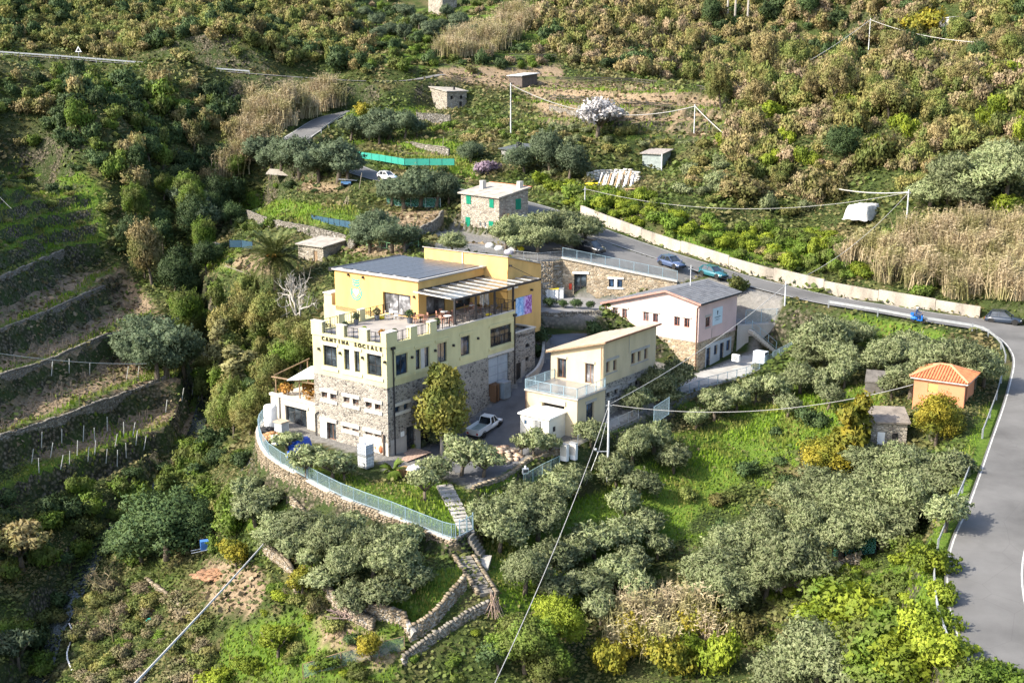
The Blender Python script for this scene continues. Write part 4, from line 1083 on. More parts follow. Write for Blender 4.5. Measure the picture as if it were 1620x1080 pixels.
for sgn, y0, y1 in ((0, -.45, RB), (1, RB, WP + .45)):
    mb = MB(); za, zb_ = zg(y0) + .06, zg(y1) + .06
    mb.prism([(-.35, y0), (LP + .4, y0), (LP + .4, y1), (-.35, y1)], [za, za, zb_, zb_], [za + .14, za + .14, zb_ + .14, zb_ + .14]); rf = mb.build('roof', slate, PK)
    n = 12 if sgn == 0 else 20
    for i in range(n):                                               # slate courses lap over each other
        t0, t1 = y0 + (y1 - y0) * i / n, y0 + (y1 - y0) * (i + 1) / n
        if sgn == 1: t0, t1 = y1 - (y1 - y0) * i / n, y1 - (y1 - y0) * (i + 1) / n
        mb = MB(); z0_, z1_ = zg(t0) + .2, zg(t1) + .2
        mb.prism([(-.36, t0), (LP + .41, t0), (LP + .41, t1), (-.36, t1)] if sgn == 0 else [(-.36, t1), (LP + .41, t1), (LP + .41, t0), (-.36, t0)], [z0_ + .005, z0_ + .005, z1_ + .005, z1_ + .005] if sgn == 0 else [z1_ + .005, z1_ + .005, z0_ + .005, z0_ + .005], [z0_ + .05, z0_ + .05, z1_ + .02, z1_ + .02] if sgn == 0 else [z1_ + .02, z1_ + .02, z0_ + .05, z0_ + .05]); mb.build('slate_course', slate, rf)
mb = MB()
for y0, y1 in ((-.45, RB), (RB, WP + .45)): mb.bar((-.4, y0, zg(y0) + .12), (-.4, y1, zg(y1) + .12), .08, .22)
mb.build('verge_board', mat('pink_verge', (.42, .22, .18), .7), PK)
mb = MB(); mb.bar((-.3, -.45, zg(-.45) + .1), (LP + .4, -.45, zg(-.45) + .1), .14, .12); mb.build('gutter', dark_metal, PK)
mb = MB(); mb.tube([(-.1, -.2, 9.5), (-.1, .2, 9.2), (-.1, .2, 1.7)], .06, 6); mb.build('downpipe', frame_brown, PK)
mb = MB(); mb.tube([(-.1, WP - .15, 8.0), (-.1, WP - .15, 4)], .06, 6); mb.build('downpipe', frame_brown, PK)
mb = MB(); B0.box(mb, 3.2, 5.45, 6.58, 8.6, -.06, 0); sg = mb.build('sign_panel', mat('pale_blue_panel', (.50, .60, .66), .5, .06), PK)
mb = MB(); mb.lathe([(.14, -.01), (.14, .01)], 12); e_ = mb.build('sign_emblem', MATS['navy_frame'], sg); e_.location = (4.25, -.08, 8.12); e_.rotation_euler = (R(90), 0, 0)
mb = MB(); B0.box(mb, 4.18, 4.32, 7.75, 8.0, -.075, -.06); B0.box(mb, 3.6, 4.95, 7.45, 7.53, -.075, -.06); B0.box(mb, 3.85, 4.7, 7.25, 7.29, -.075, -.06); B0.box(mb, 3.75, 4.8, 7.1, 7.14, -.075, -.06); mb.build('sign_print', MATS['navy_frame'], sg)
mb = MB(); mb.tube([(3.1, -.04, 5.2), (3.1, -.04, 6.3)], .03, 5); mb.build('cable', grey_trim, PK)
fence('balcony_rail', None, [(.2, WP + .1, 5.4), (.2, WP + 1.3, 5.4), (3.5, WP + 1.3, 5.4)], 1.0, galv, PK, step=1.2, bal=.15)
mb = MB(); mb.box(.1, 3.6, WP, WP + 1.4, 5.2, 5.38); mb.build('balcony', concrete_light, PK)

# ---- stone-faced store under the parking strip
ST = thing('parking_store', 'stone-faced store with a black double door set under the roadside parking', 'building', (6.53, 152.39, 0), R(-10.3))
FS = Face((0, 0, 0), (1, 0, 0), (0, 1, 0))
LS = 14.7
mb = MB()
top = lambda x: 12.2 - x * .177
hs = [(1.5, 3.15, 6.9, 10.25), (6.02, 6.68, 8.69, 9.72), (7.1, 7.75, 8.69, 9.68)]
FS.wall(mb, 0, LS, 5.5, 8.6, hs[:1], .3)
cuts = sorted({0, LS, *[q for h in hs for q in h[:2]], *np.linspace(0, LS, 20)})
for a, b in zip(cuts[:-1], cuts[1:]):
    c = (a + b) / 2; zs = 8.6
    for h in hs:
        if h[0] < c < h[1]: zs = h[3]
    mb.quad(FS.p(a, zs), FS.p(b, zs), FS.p(b, top(b)), FS.p(a, top(a)))
Face((0, 0, 0), (0, 1, 0), (1, 0, 0)).wall(mb, 0, 2.5, 6, 12.2)
mb.build('stone_wall', stone_warm, ST)
mb = MB(); mb.prism([(-.15, -.18), (LS, -.18), (LS, .3), (-.15, .3)], [top(0), top(LS), top(LS), top(0)], [top(0) + .2, top(LS) + .2, top(LS) + .2, top(0) + .2]); mb.build('coping', trim_pale, ST)
mb = MB(); mb.prism([(0, .3), (LS, .3), (LS, 2.6), (0, 2.6)], [top(0) - .25, top(LS) - .25, top(LS) - .25, top(0) - .25], [top(0) - .12, top(LS) - .12, top(LS) - .12, top(0) - .12]); mb.build('roof_slab', concrete, ST)
window(ST, FS, 1.52, 3.13, 6.95, 10.22, frame_dark, glass, 1, (8.6,), .2, .1, 'door')
for h in hs[1:]: window(ST, FS, *h, frame_dark, glass_blue, 0, (), .1, .07)
slab(ST, FS, 1.3, 3.4, 10.27, 10.55, .1, white_paint); slab(ST, FS, 5.85, 7.9, 9.74, 9.97, .1, white_paint); slab(ST, FS, 5.85, 7.9, 8.45, 8.67, .08, white_paint, 'window_sill'); slab(ST, FS, 6.7, 7.08, 8.68, 9.73, .04, white_paint, 'window_pier')
mb = MB(); FS.box(mb, .88, 1.22, 8.2, 8.98, -.14, 0); mb.build('hose_box', mat('red_box', (.5, .06, .03), .5), ST)

# ---- far stone house with green shutters
FH = thing('stone_house', 'grey stone two-storey house with green shutters and a slab roof by the road', 'house', (-1.86, 172.45, 0), R(41))
A0, B0 = FA(0), FB(0)
mb = MB(); A0.wall(mb, 0, 8.8, 10, 17.75, [(4.05, 4.5, 13.2, 13.95), (2.95, 3.4, 13.2, 13.95)], .2); B0.wall(mb, 0, 5.6, 10, 17.75); mb.quad(B0.p(0, 17.75), B0.p(5.6, 17.75), B0.p(5.6, 18.8), B0.p(0, 17.75)); FB(8.8).wall(mb, 0, 5.6, 10, 17.75); mb.quad(FB(8.8).p(0, 17.75), FB(8.8).p(5.6, 17.75), FB(8.8).p(5.6, 18.8)); FA(5.6).wall(mb, 0, 8.8, 10, 18.8)
mb.build('wall', stone_old, FH)
mb = MB(); mb.prism([(-.35, -.35), (5.9, -.35), (5.9, 9.2), (-.35, 9.2)], [17.72, 18.88, 18.88, 17.72], [17.9, 19.05, 19.05, 17.9]); rf = mb.build('roof', roof_old, FH)
mb = MB(); mb.bar((6.0, -.35, 19.02), (6.0, 9.2, 19.02), .3, .12); mb.build('ridge_tiles', tile_red, rf)
for (x, y, h) in [(4.9, 1.0, .9), (2.6, 6.8, .75)]:
    mb = MB(); mb.box(x - .35, x + .35, y - .35, y + .35, 18.2, 18.9 + h); c = mb.build('chimney', concrete_light, rf)
for (u0, u1, t0, t1) in [(6.42, 7.5, 16.32, 17.55), (1.18, 2.14, 16.23, 17.45), (6.62, 7.72, 12.2, 14.35), (1.28, 2.31, 12.1, 14.25)]:
    for k in (0, 1):
        a = u0 + (u1 - u0) * k / 2; mb = MB(); A0.box(mb, a + .01, a + (u1 - u0) / 2 - .01, t0, t1, -.07, 0); mb.build('shutter', green_paint, FH)
for k in (0, 1):
    mb = MB(); B0.box(mb, 3.15 + k * .52, 3.65 + k * .52, 15.85, 17.4, -.07, 0); mb.build('shutter', green_paint, FH)
for (u0, u1) in [(4.05, 4.5), (2.95, 3.4)]: window(FH, A0, u0, u1, 13.2, 13.95, white_paint, glass, 0, (), .1, .06)
mb = MB(); mb.box(2.3, 5.0, -1.6, 0, 14.7, 14.85); mb.build('balcony', concrete_light, FH)
mb = MB(); mb.box(.5, 4, -1.5, 0, 14.3, 14.4); mb.build('awning', mat('ochre_awning', (.6, .42, .2), .8), FH)
mb = MB(); mb.lathe([(.42, -.04), (.42, .04)], 16); d_o = mb.build('satellite_dish', mat('dish_orange', (.62, .22, .12), .6), FH); d_o.location = (1.3, -.6, 15.0); d_o.rotation_euler = (R(80), 0, R(20))
# outside stair on the far side of the house
mb = MB()
for i in range(11): mb.box(.5 + i * .4, .95 + i * .4, 9.2, 10.6, 11 + i * .28, 12.5 + i * .33)
mb.build('outside_stair', stone_old, FH)

# ---- old stone barn in the terraces
OB = thing('old_stone_house', 'small square stone house with a flat slab roof among the upper terraces', 'house', tuple(at_y(707.4, 176.7, 255) * [1, 1, 0]), R(40))
A0, B0 = FA(0), FB(0)
mb = MB(); A0.wall(mb, 0, 8.2, 24, 30.8, [(4.0, 4.5, 28.0, 28.6)], .3); mb.quad(A0.p(0, 30.8), A0.p(8.2, 30.8), A0.p(8.2, 32.0)); B0.wall(mb, 0, 5.2, 24, 30.8, [(.9, 1.6, 29.3, 30.0), (3.4, 4.1, 29.3, 30.0), (3.2, 4.0, 26.6, 28.8)], .3); FB(8.2).wall(mb, 0, 5.2, 24, 32); FA(5.2).wall(mb, 0, 8.2, 24, 30.8)
mb.build('wall', stone_old, OB)
mb = MB(); mb.prism([(-.3, -.3), (5.5, -.3), (5.5, 8.5), (-.3, 8.5)], [30.8, 30.8, 32.05, 32.05], [31.0, 31.0, 32.25, 32.25]); mb.build('roof', roof_old, OB)
mb = MB(); mb.box(2.6, 2.9, 1, 1.3, 31, 32); mb.build('chimney', dark_metal, OB)
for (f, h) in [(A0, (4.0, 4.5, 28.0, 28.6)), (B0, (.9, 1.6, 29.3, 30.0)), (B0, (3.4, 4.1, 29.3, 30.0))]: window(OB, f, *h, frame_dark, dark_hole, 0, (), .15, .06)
mb = MB(); B0.box(mb, 3.2, 4.0, 26.6, 28.8, .2, .25); mb.build('door', frame_dark, OB)

# ---- orange hut with hipped tile roof
HUT = thing('orange_hut', 'small orange hut with a hipped terracotta roof beside the lower road', 'hut', (42.57, 108.4, 0), R(57))
A0, B0 = FA(0), FB(0); hw_, hl_ = 4.7, 4.0
mb = MB(); A0.wall(mb, 0, hw_, 3, 7.3, [(2.45, 3.4, 6.1, 7.0)], .15); B0.wall(mb, 0, hl_, 3, 7.3, [(.5, 1.15, 5.1, 6.95)], .15); FA(hl_).wall(mb, 0, hw_, 3, 7.3); FB(hw_).wall(mb, 0, hl_, 3, 7.3); mb.build('wall', salmon_pl, HUT)
mb = MB(); A0.box(mb, 2.45, 3.4, 6.1, 7.0, .05, .1); mb.build('shutter', mat('olive_shutter', (.34, .33, .12), .7), HUT)
mb = MB(); B0.box(mb, .5, 1.15, 5.1, 6.95, .08, .12); mb.build('door', frame_dark, HUT)
mb = MB(); mb.box(-.3, hl_ + .3, -.3, hw_ + .3, 7.3, 7.42); mb.build('eaves', trim_pale, HUT)
e = .36; c4 = [(-e, -e), (hl_ + e, -e), (hl_ + e, hw_ + e), (-e, hw_ + e)]
r0, r1 = (hl_ / 2, hl_ / 2 - .1, 8.45), (hl_ / 2, hw_ - hl_ / 2 + .1, 8.45)
faces_ = [[(*c4[3], 7.46), (*c4[0], 7.46), r0, r1], [(*c4[0], 7.46), (*c4[1], 7.46), r0], [(*c4[1], 7.46), (*c4[2], 7.46), r1, r0], [(*c4[2], 7.46), (*c4[3], 7.46), r1]]
for k, pl in enumerate(faces_):
    mb = MB(); mb.add(pl, [tuple(range(len(pl)))]); rf = mb.build('roof_slope', tile_red, HUT)
    # rows of half-round tiles running up the slope
    p0, p1 = np.array(pl[0]), np.array(pl[1]); tops = [np.array(q) for q in pl[2:]]
    n = 20; rows = MB()
    for i in range(n + 1):
        b = p0 + (p1 - p0) * i / n
        tA = tops[-1]; tB = tops[0]
        s = i / n
        if len(tops) == 2:
            L = np.linalg.norm(p1 - p0); d0 = np.dot(tA - p0, (p1 - p0) / L) / L; d1 = np.dot(tB - p0, (p1 - p0) / L) / L
            f_ = min(1, s / d0 if s < d0 else ((1 - s) / (1 - d1) if s > d1 else 1))
            foot = p0 + (p1 - p0) * s; crest = tA + (tB - tA) * np.clip((s - d0) / max(1e-6, d1 - d0), 0, 1)
        else:
            d0 = .5; f_ = s / d0 if s < d0 else (1 - s) / (1 - d0); crest = tA
        # straight up the slope from b
        mid = (p0 + p1) / 2; upv = ((tops[0] + tops[-1]) / 2 - mid); ed = (p1 - p0) / np.linalg.norm(p1 - p0); upv = upv - ed * np.dot(upv, ed)
        if f_ > .04: rows.tube([b + [0, 0, .03], b + upv * f_ + [0, 0, .03]], .085, 5, False)
    rows.build('tile_rows', tile_red, rf)['kind'] = 'stuff'
mb = MB()
for a, b in [((*c4[0], 7.5), r0), ((*c4[1], 7.5), r0), ((*c4[2], 7.5), r1), ((*c4[3], 7.5), r1), (r0, r1)]: mb.tube([np.array(a) + [0, 0, .05], np.array(b) + [0, 0, .08]], .12, 6)
mb.build('hip_tiles', mat('pale_terracotta', (.60, .27, .14), .85), HUT)
mb = MB(); B0.box(mb, hl_ + .1, hl_ + 2.2, 4.6, 5.2, -.1, 3.5); mb.build('porch', concrete, HUT)

# ---- smaller sheds
def shed(name, label, cat, loc, rz, w, l, z0, z1, z2, wm, rm, door=None, over=.25):
    """w across the front (local y), l deep (local x); roof rises from z1 to z2"""
    o = thing(name, label, cat, (loc[0], loc[1], 0), R(rz))
    mb = MB(); a, b = FA(0), FB(0); holes = [door] if door else []
    a.wall(mb, 0, w, z0, z1, holes, .2); b.wall(mb, 0, l, z0, z1); mb.quad(b.p(0, z1), b.p(l, z1), b.p(l, z2)); FB(w).wall(mb, 0, l, z0, z1); mb.quad(FB(w).p(0, z1), FB(w).p(l, z1), FB(w).p(l, z2)); FA(l).wall(mb, 0, w, z0, z2)
    mb.build('wall', wm, o)
    mb = MB(); mb.prism([(-over, -over), (l + over, -over), (l + over, w + over), (-over, w + over)], [z1 - .03, z2 + .03, z2 + .03, z1 - .03], [z1 + .12, z2 + .18, z2 + .18, z1 + .12]); mb.build('roof', rm, o)
    if door:
        mb = MB(); a.box(mb, door[0], door[1], door[2], door[3], .12, .17); mb.build('door', wood if wm is not white_paint else frame_dark, o)
    return o
GH = shed('stone_hut', 'grey stone hut with a mossy slab roof and a white door', 'hut', (36.6, 105.97), 84, 3.5, 2.6, .8, 4.27, 4.9, stone_old, mat('mossy_slabs', (.22, .19, .16), .9, .4, 1.5, 14, .5), None)
mb = MB(); FA(0).box(mb, 1.98, 2.65, 2.2, 3.35, -.06, 0); mb.build('door', white_paint, GH)
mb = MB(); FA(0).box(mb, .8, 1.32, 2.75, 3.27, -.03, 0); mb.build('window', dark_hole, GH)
p = gp(1398, 622); shed('ruined_hut', 'dark roofless stone ruin half hidden in olives left of the orange hut', 'ruin', p, 70, 1.9, 1.6, p[2] - 1, p[2] + .9, p[2] + 1.7, mat('dark_stone', (.12, .11, .10), .9, .4, 2), MATS['dark_stone'], None, .05)
p = at_z(512, 418, 9.0); shed('stone_shed', 'flat-roofed grey stone shed right of the palm tree', 'shed', p, 52, 5.2, 4.5, p[2] - 1.5, p[2] + 2.4, p[2] + 2.9, stone_old, roof_old, (1.2, 2.0, p[2], p[2] + 1.8), .3)
p = gp(334, 410); shed('garden_hut', 'tiny pale garden hut on the lawn left of the palm', 'hut', p, 40, 1.5, 1.4, p[2] - .5, p[2] + 1.9, p[2] + 2.2, mat('pale_boards', (.42, .42, .40), .9, .2, 2), roof_old, None)
p = at_z(820, 262, 19.4) + [0, 0, .9]; SB = shed('dark_roof_shed', 'low shed with a dark felt roof and a chimney cowl beside the lilac tree', 'shed', p, 30, 6.0, 4.0, p[2] - 2, p[2] + 1.6, p[2] + 2.3, mat('grey_boards', (.22, .22, .21), .9, .3, 2), mat('felt_roof', (.07, .08, .085), .8, .3, 1), None, .4)
mb = MB(); mb.box(1.4, 2.1, 2.4, 3.1, p[2] + 1.9, p[2] + 2.9); mb.build('chimney', dark_metal, SB)
p = gp(826, 140) + [0, 0, .3]; shed('tin_roof_shed', 'open tin-roofed shed on the pink earth terrace above the utility pole', 'shed', p, 35, 5.0, 4.0, p[2] - 1, p[2] + 2.2, p[2] + 2.7, mat('dark_boards', (.10, .08, .07), .9, .3, 2), mat('tin_roof', (.45, .45, .45), .6, .3, 1.5), None, .4)
p = gp(1046, 270) + [0, 0, .6]; SC = shed('slate_shack', 'ramshackle shack with a broken slate roof above the leaning boards', 'shed', p, 58, 3.6, 3.8, p[2] - 1, p[2] + 2.0, p[2] + 2.5, mat('grey_green_boards', (.25, .29, .28), .9, .3, 2), mat('broken_slate', (.30, .27, .25), .9, .5, 4), None, .35)
mb = MB(); mb.bar((-.3, -.2, p[2] - 1), (-.3, -.2, p[2] + 2), .14); mb.build('post', white_paint, SC)
p = gp(700, 24); shed('hilltop_house', 'stone house cut off by the top edge of the photograph', 'house', p, 42, 6, 5, p[2] - 3, p[2] + 5, p[2] + 5.5, stone_old, roof_old, None)
p = gp(1500, 50) + [0, 0, 1.2]; shed('hillside_cabin', 'tiny flat cabin roof showing in the scrub at upper right', 'cabin', p, 30, 4, 3, p[2] - .5, p[2] + 1.4, p[2] + 1.6, mat('cabin_wall', (.3, .3, .3), .9), mat('cabin_roof', (.5, .5, .5), .7), None)
# white site cabin in the yard
p = at_z(838, 706, -.2); CB = shed('site_cabin', 'white metal site cabin in the yard in front of the beige house', 'cabin', at_z(868, 704, -.1), 53, 3.5, 3.2, -.4, 2.55, 2.58, mat('cream_panel', (.66, .64, .56), .5, .08), mat('white_sheet', (.78, .78, .76), .5, .06), None, .2)
mb = MB(); FA(0).box(mb, .95, 1.9, .5, 2.2, -.04, 0); mb.build('window', glass, CB); mb = MB(); FA(0).box(mb, 2.7, 3.0, 1.6, 2.0, -.03, 0); mb.build('vent', glass_blue, CB)
mb = MB()
for i in range(6): FA(0).box(mb, 1.0 + i * .16, 1.04 + i * .16, .5, 2.2, -.1, -.05)
mb.build('window_bars', white_paint, CB)
mb = MB(); FB(0).box(mb, .7, 1.1, 1.1, 1.6, -.03, 0); mb.build('switch_box', dark_metal, CB)
# ------------------------------------------------------------------ walls, rails, fences, steps
_stone_src = []
def rough_stone(seed):
    r = np.random.default_rng(seed)
    b = np.array([(-1, -1, -1), (1, -1, -1), (1, 1, -1), (-1, 1, -1), (-1, -1, 1), (1, -1, 1), (1, 1, 1), (-1, 1, 1)], float)
    return b * r.uniform(.75, 1.0, (8, 1)) + r.uniform(-.18, .18, (8, 3))
for k in range(12): _stone_src.append(rough_stone(k))
_BOXF = np.array([(0, 3, 2, 1), (4, 5, 6, 7), (0, 1, 5, 4), (1, 2, 6, 5), (2, 3, 7, 6), (3, 0, 4, 7)])

def stones_on(path, h, size, seed, lift=0.0):
    """uneven stones laid in courses on both faces and the top of a wall along a 3-D line"""
    r = np.random.default_rng(seed); V = []; Fq = []
    P = np.asarray(path, float)
    for i in range(len(P) - 1):
        a, b = P[i], P[i + 1]; L = np.linalg.norm((b - a)[:2])
        if L < .05: continue
        t = (b - a) / L; n = np.array([-t[1], t[0], 0]); n /= np.linalg.norm(n[:2]); t2 = np.array([-n[1] * -1, n[0] * -1, 0]); t2 = np.array([t[0], t[1], 0]) / np.linalg.norm(t[:2])
        z = -lift
        while z < h:
            hh = size * r.uniform(.4, .75); x = r.uniform(-size, 0)
            while x < L:
                w = size * r.uniform(.6, 1.5)
                c = a + (b - a) * min(max((x + w / 2) / L, 0), 1)
                g = _stone_src[r.integers(12)]
                dp = .2 * r.uniform(.85, 1.15)
                q = c + t2 * (g[:, :1] * w / 2 * .97) + n * (g[:, 1:2] * dp) + np.array([0, 0, 1.0]) * (g[:, 2:3] * hh / 2 * .97 + z + hh / 2)
                Fq.append(_BOXF + len(V) * 8); V.append(q); x += w
            z += hh
    return np.vstack(V), np.vstack(Fq)

def mat_rubble(name, cols):
    m, nt, bs, out = _nt(name)
    g = nt.nodes.new('ShaderNodeNewGeometry')
    col = _ramp(nt, g.outputs['Random Per Island'], [(i / max(1, len(cols) - 1), c) for i, c in enumerate(cols)])
    n = _noise(nt, _coord(nt, world_space=True), 3.0, 4)
    col = _mix(nt, 1.0, col, _ramp(nt, n, [(.3, .7), (.7, 1.1)]), 'MULTIPLY')
    nt.links.new(col, bs.inputs['Base Color']); bs.inputs['Roughness'].default_value = .95; bs.inputs['Specular IOR Level'].default_value = .1
    _bump(nt, bs, n, .5, .1)
    return m
rub_warm = mat_rubble('warm_rubble', [(.17, .135, .095), (.28, .225, .16), (.21, .17, .12), (.34, .29, .22), (.12, .10, .07)])
rub_grey = mat_rubble('grey_rubble', [(.11, .10, .085), (.22, .20, .17), (.16, .145, .12), (.27, .25, .215)])

def dry_wall(label, path, h, size=.30, m=None, seed=0, group=None, lift=.9, cat='stone wall'):
    P = resample(path, 1.2) if len(path) > 2 else np.asarray(path, float)
    c0 = P[0].copy()
    P = P + np.array([0, 0, .0])
    o = thing('dry_stone_wall', label, cat, tuple(c0), 0, group)
    V, Fq = stones_on(P - c0, h, size, seed, lift)
    s = link_mesh('stones', np_mesh('stones', V, Fq, m or rub_warm), o); s['kind'] = 'stuff'
    core = MB(); Q = P - c0
    for i in range(len(Q) - 1): core.bar(Q[i] + [0, 0, (h - lift) / 2], Q[i + 1] + [0, 0, (h - lift) / 2], .3, h + lift - .3)
    core.build('core', concrete, o)
    return o

# curved retaining wall and fence of the front terrace
FW = resample(FENCE_LINE, 1.4)
o = thing('terrace_retaining_wall', 'long curved rubble wall that holds up the front terrace', 'stone wall', tuple(FW[0]))
V, Fq = stones_on(offset_line(FW, -.15) - FW[0] - [0, 0, 2.35], 2.35, .30, 3, .5)
s_ = link_mesh('stones', np_mesh('stones', V, Fq, rub_warm), o); s_['kind'] = 'stuff'
mb = MB()
for i in range(len(FW) - 1): mb.bar(FW[i] - FW[0] + [0, 0, .06], FW[i + 1] - FW[0] + [0, 0, .06], .55, .16)
mb.build('coping', concrete_light, o)
fence('terrace_fence', 'pale blue bar fence running along the curved terrace wall', [p + np.array([0, 0, .14]) for p in resample(FENCE_LINE, 3.0)], 1.25, blue_rail, step=1.9, bal=.16, net=net_pale)
tip = FENCE_LINE[-1]
tipw = [tip, at_z(748, 838, -2.6)]
o = thing('corner_wall', 'short dark rubble wall under the garden gate', 'stone wall', tuple(tip))
V, Fq = stones_on(np.array(tipw) - tip - [0, 0, 2.1], 2.1, .4, 5, .4); s_ = link_mesh('stones', np_mesh('stones', V, Fq, rub_grey), o); s_['kind'] = 'stuff'
gate_a, gate_b = at_z(727, 849, -2.55), at_z(748, 838, -2.55)
g = thing('garden_gate', 'pale blue metal gate at the head of the lower garden steps', 'gate', tuple(gate_a))
d = gate_b - gate_a; mb = MB()
for z in (.1, 1.35): mb.bar((0, 0, z), d + [0, 0, z], .06)
mb.build('gate_frame', blue_rail, g); mb = MB()
for k in range(14): mb.bar(d * k / 13 + [0, 0, .1], d * k / 13 + [0, 0, 1.35], .025)
mb.build('bars', blue_rail, g)['kind'] = 'stuff'
for k in (0, .55, 1): mb = MB(); mb.bar(d * k + [0, 0, -.1], d * k + [0, 0, 1.6], .1); mb.build('post', blue_rail, g)

def steps(name, label, a, b, w, n, m, side=None, thick=.25):
    """a flight: every step its own part"""
    a, b = np.array(a, float), np.array(b, float); d = (b - a)[:2]; L = np.linalg.norm(d); ang = math.atan2(d[1], d[0])
    o = thing(name, label, 'steps', tuple(a), ang)
    run = L / n; rise = (b[2] - a[2]) / n
    me = MB().box(0, run * 1.02, -w / 2, w / 2, min(0, rise) - thick, max(0, 0)).mesh('step', m)
    for i in range(n):
        s = link_mesh('step', me, o); s.location = (run * i, 0, rise * i)
    if side:
        for sg in (-1, 1):
            mb = MB(); mb.bar((0, sg * (w / 2 + .12), .05), (L, sg * (w / 2 + .12), rise * n + .05), .2, .5); mb.build('side_wall', side, o)
    return o
old_step = mat('old_step', (.21, .19, .16), .95, .4, 1.5, 12, .3)
lift_ = lambda p: np.array([p[0], p[1], float(H(p[0], p[1])) + .12])
steps('garden_steps', 'concrete steps curving down through the lawn to the garden gate', at_z(702, 766, -1.35), at_z(724, 808, -2.1), 1.45, 6, concrete)
steps('garden_steps', 'narrow lower flight of concrete steps just above the garden gate', at_z(724, 808, -2.05), at_z(739, 842, -2.6), 1.3, 6, concrete)
steps('garden_steps', 'short concrete flight just below the garden gate', at_z(744, 846, -2.6), at_z(764, 878, -4.3), 1.2, 6, old_step, None)
steps('garden_steps', 'long rough stone flight below the terrace corner', lift_(gp(734, 886)) + [0, 0, .1], lift_(gp(770, 946)) + [0, 0, .1], 1.15, 9, old_step, None, .35)
for sg, l in ((-1, 'left rubble cheek of the long stone flight'), (1, 'right rubble cheek of the long stone flight')): dry_wall(l, [lift_(gp(734 + sg * 15, 886)), lift_(gp(770 + sg * 15, 946))], .3, .3, None, 50 + sg, lift=.3)
mb = MB(); q = [at_z(752, 876, -4.3), at_z(778, 878, -4.3), at_z(772, 898, -4.3), at_z(738, 892, -4.2)]
mb.prism([(p[0], p[1]) for p in q], [p[2] - .3 for p in q], [p[2] for p in q]); tag(mb.build('landing_slab', concrete), 'pale landing slab between the two lower flights of steps', 'slab')

dry_wall('rubble wall under the olive lawn at lower centre', [gp(735, 938), gp(690, 985), gp(650, 1012), gp(640, 1000), gp(600, 985), gp(570, 968)], 1.15, .30, None, 11, lift=1.2)
dry_wall('mossy rubble wall along the lowest garden path', [gp(772, 965), gp(730, 990), gp(690, 1020), gp(640, 1060)], .7, .30, rub_grey, 12)
dry_wall('broken pale wall left of the lower olive lawn', [gp(420, 878), gp(455, 905), gp(470, 945)], 1.0, .30, None, 13)
dry_wall('pale rubble wall behind the yellow bushes at lower left', [gp(520, 950), gp(545, 975), gp(590, 1000)], 1.0, .30, None, 14)
dry_wall('low line of stones across the lower left garden', [gp(232, 922), gp(265, 945), gp(300, 980)], .45, .28, None, 15, lift=.4)
dry_wall('short bright rubble wall just left of the terrace wall', [gp(462, 802), gp(480, 818), gp(495, 830)], .5, .28, None, 16)
dry_wall('rubble wall below the green lawn left of the dirt plots', [gp(392, 345), gp(430, 360), gp(490, 372), gp(540, 385), gp(560, 395)], 1.3, .34, rub_grey, 17)
dry_wall('dark rubble wall along the lane left of the green-shuttered house', [gp(640, 398), gp(665, 376), gp(690, 362), gp(700, 348)], 1.3, .34, rub_grey, 18)
dry_wall('grey rubble wall above the teal netting', [at_z(600, 233, 20.6), at_z(640, 237, 20.6), at_z(690, 245, 20.4), at_z(710, 248, 20.3)], 1.5, .34, rub_grey, 19)
dry_wall('rubble wall under the old stone house', [gp(660, 192), gp(690, 194), gp(712, 196)], 1.6, .34, rub_grey, 20)
dry_wall('pale rubble bank behind the leaning boards', [gp(930, 288), gp(965, 284), gp(1010, 288)], 1.6, .6, mat_rubble('pale_rubble', [(.5, .47, .42), (.62, .6, .55), (.38, .35, .3)]), 21)
dry_wall('rubble wall above the green bush at lower right', [gp(1225, 940), gp(1270, 935), gp(1320, 905), gp(1360, 890)], .9, .30, None, 22)
dry_wall('stone wall under the blossoming terrace at upper right', [gp(870, 175), gp(900, 182), gp(930, 187)], .9, .34, rub_grey, 23)
for k, (l, pts) in enumerate([('longest dry wall of the left vineyard, under the lowest brown tread', [(0, 700), (60, 680), (117, 655), (200, 625), (262, 600)]), ('dry wall under the second brown vineyard tread from the bottom', [(0, 600), (83, 570), (140, 545), (185, 528)]), ('dry wall under the third brown vineyard tread from the bottom', [(0, 524), (67, 498), (120, 475), (165, 455)]), ('dry wall under the topmost brown vineyard tread', [(0, 445), (50, 420), (100, 398)])]):
    dry_wall(l, [gp(*q) for q in pts], .25, .30, rub_grey, 30 + k, 'dry walls of the left vineyard', lift=1.4)

# concrete wall along the far side of the road
RW_uv = [(905, 341), (950, 355), (1000, 375), (1050, 393), (1110, 415), (1160, 427), (1200, 437), (1250, 452), (1300, 465), (1350, 475), (1400, 482), (1450, 489), (1500, 495), (1545, 499)]
lo = offset_line(ROAD, -4.1); lo2 = offset_line(ROAD, 4.1)
far_side = lo if lo[np.argmin(abs(cum - cum[bend] - 60))][1] > ROAD[np.argmin(abs(cum - cum[bend] - 60))][1] else lo2
i0, i1 = [int(np.argmin(np.abs(project(far_side)[0] - u) + np.where(project(far_side)[1] > 520, 9e3, 0) + np.where(far_side[:, 1] > 178, 9e3, 0))) for u in (1540, 846)]
seg = far_side[min(i0, i1):max(i0, i1) + 1]
if project(seg[:1])[0][0] > project(seg[-1:])[0][0]: seg = seg[::-1]
RWALL = thing('road_wall', 'long stained concrete wall along the far side of the road', 'wall', tuple(seg[0]))
wall_m = mat('stained_concrete', (.38, .335, .28), .9, .5, .4, 6, .25, streak=True)
k = 0; idx = 0
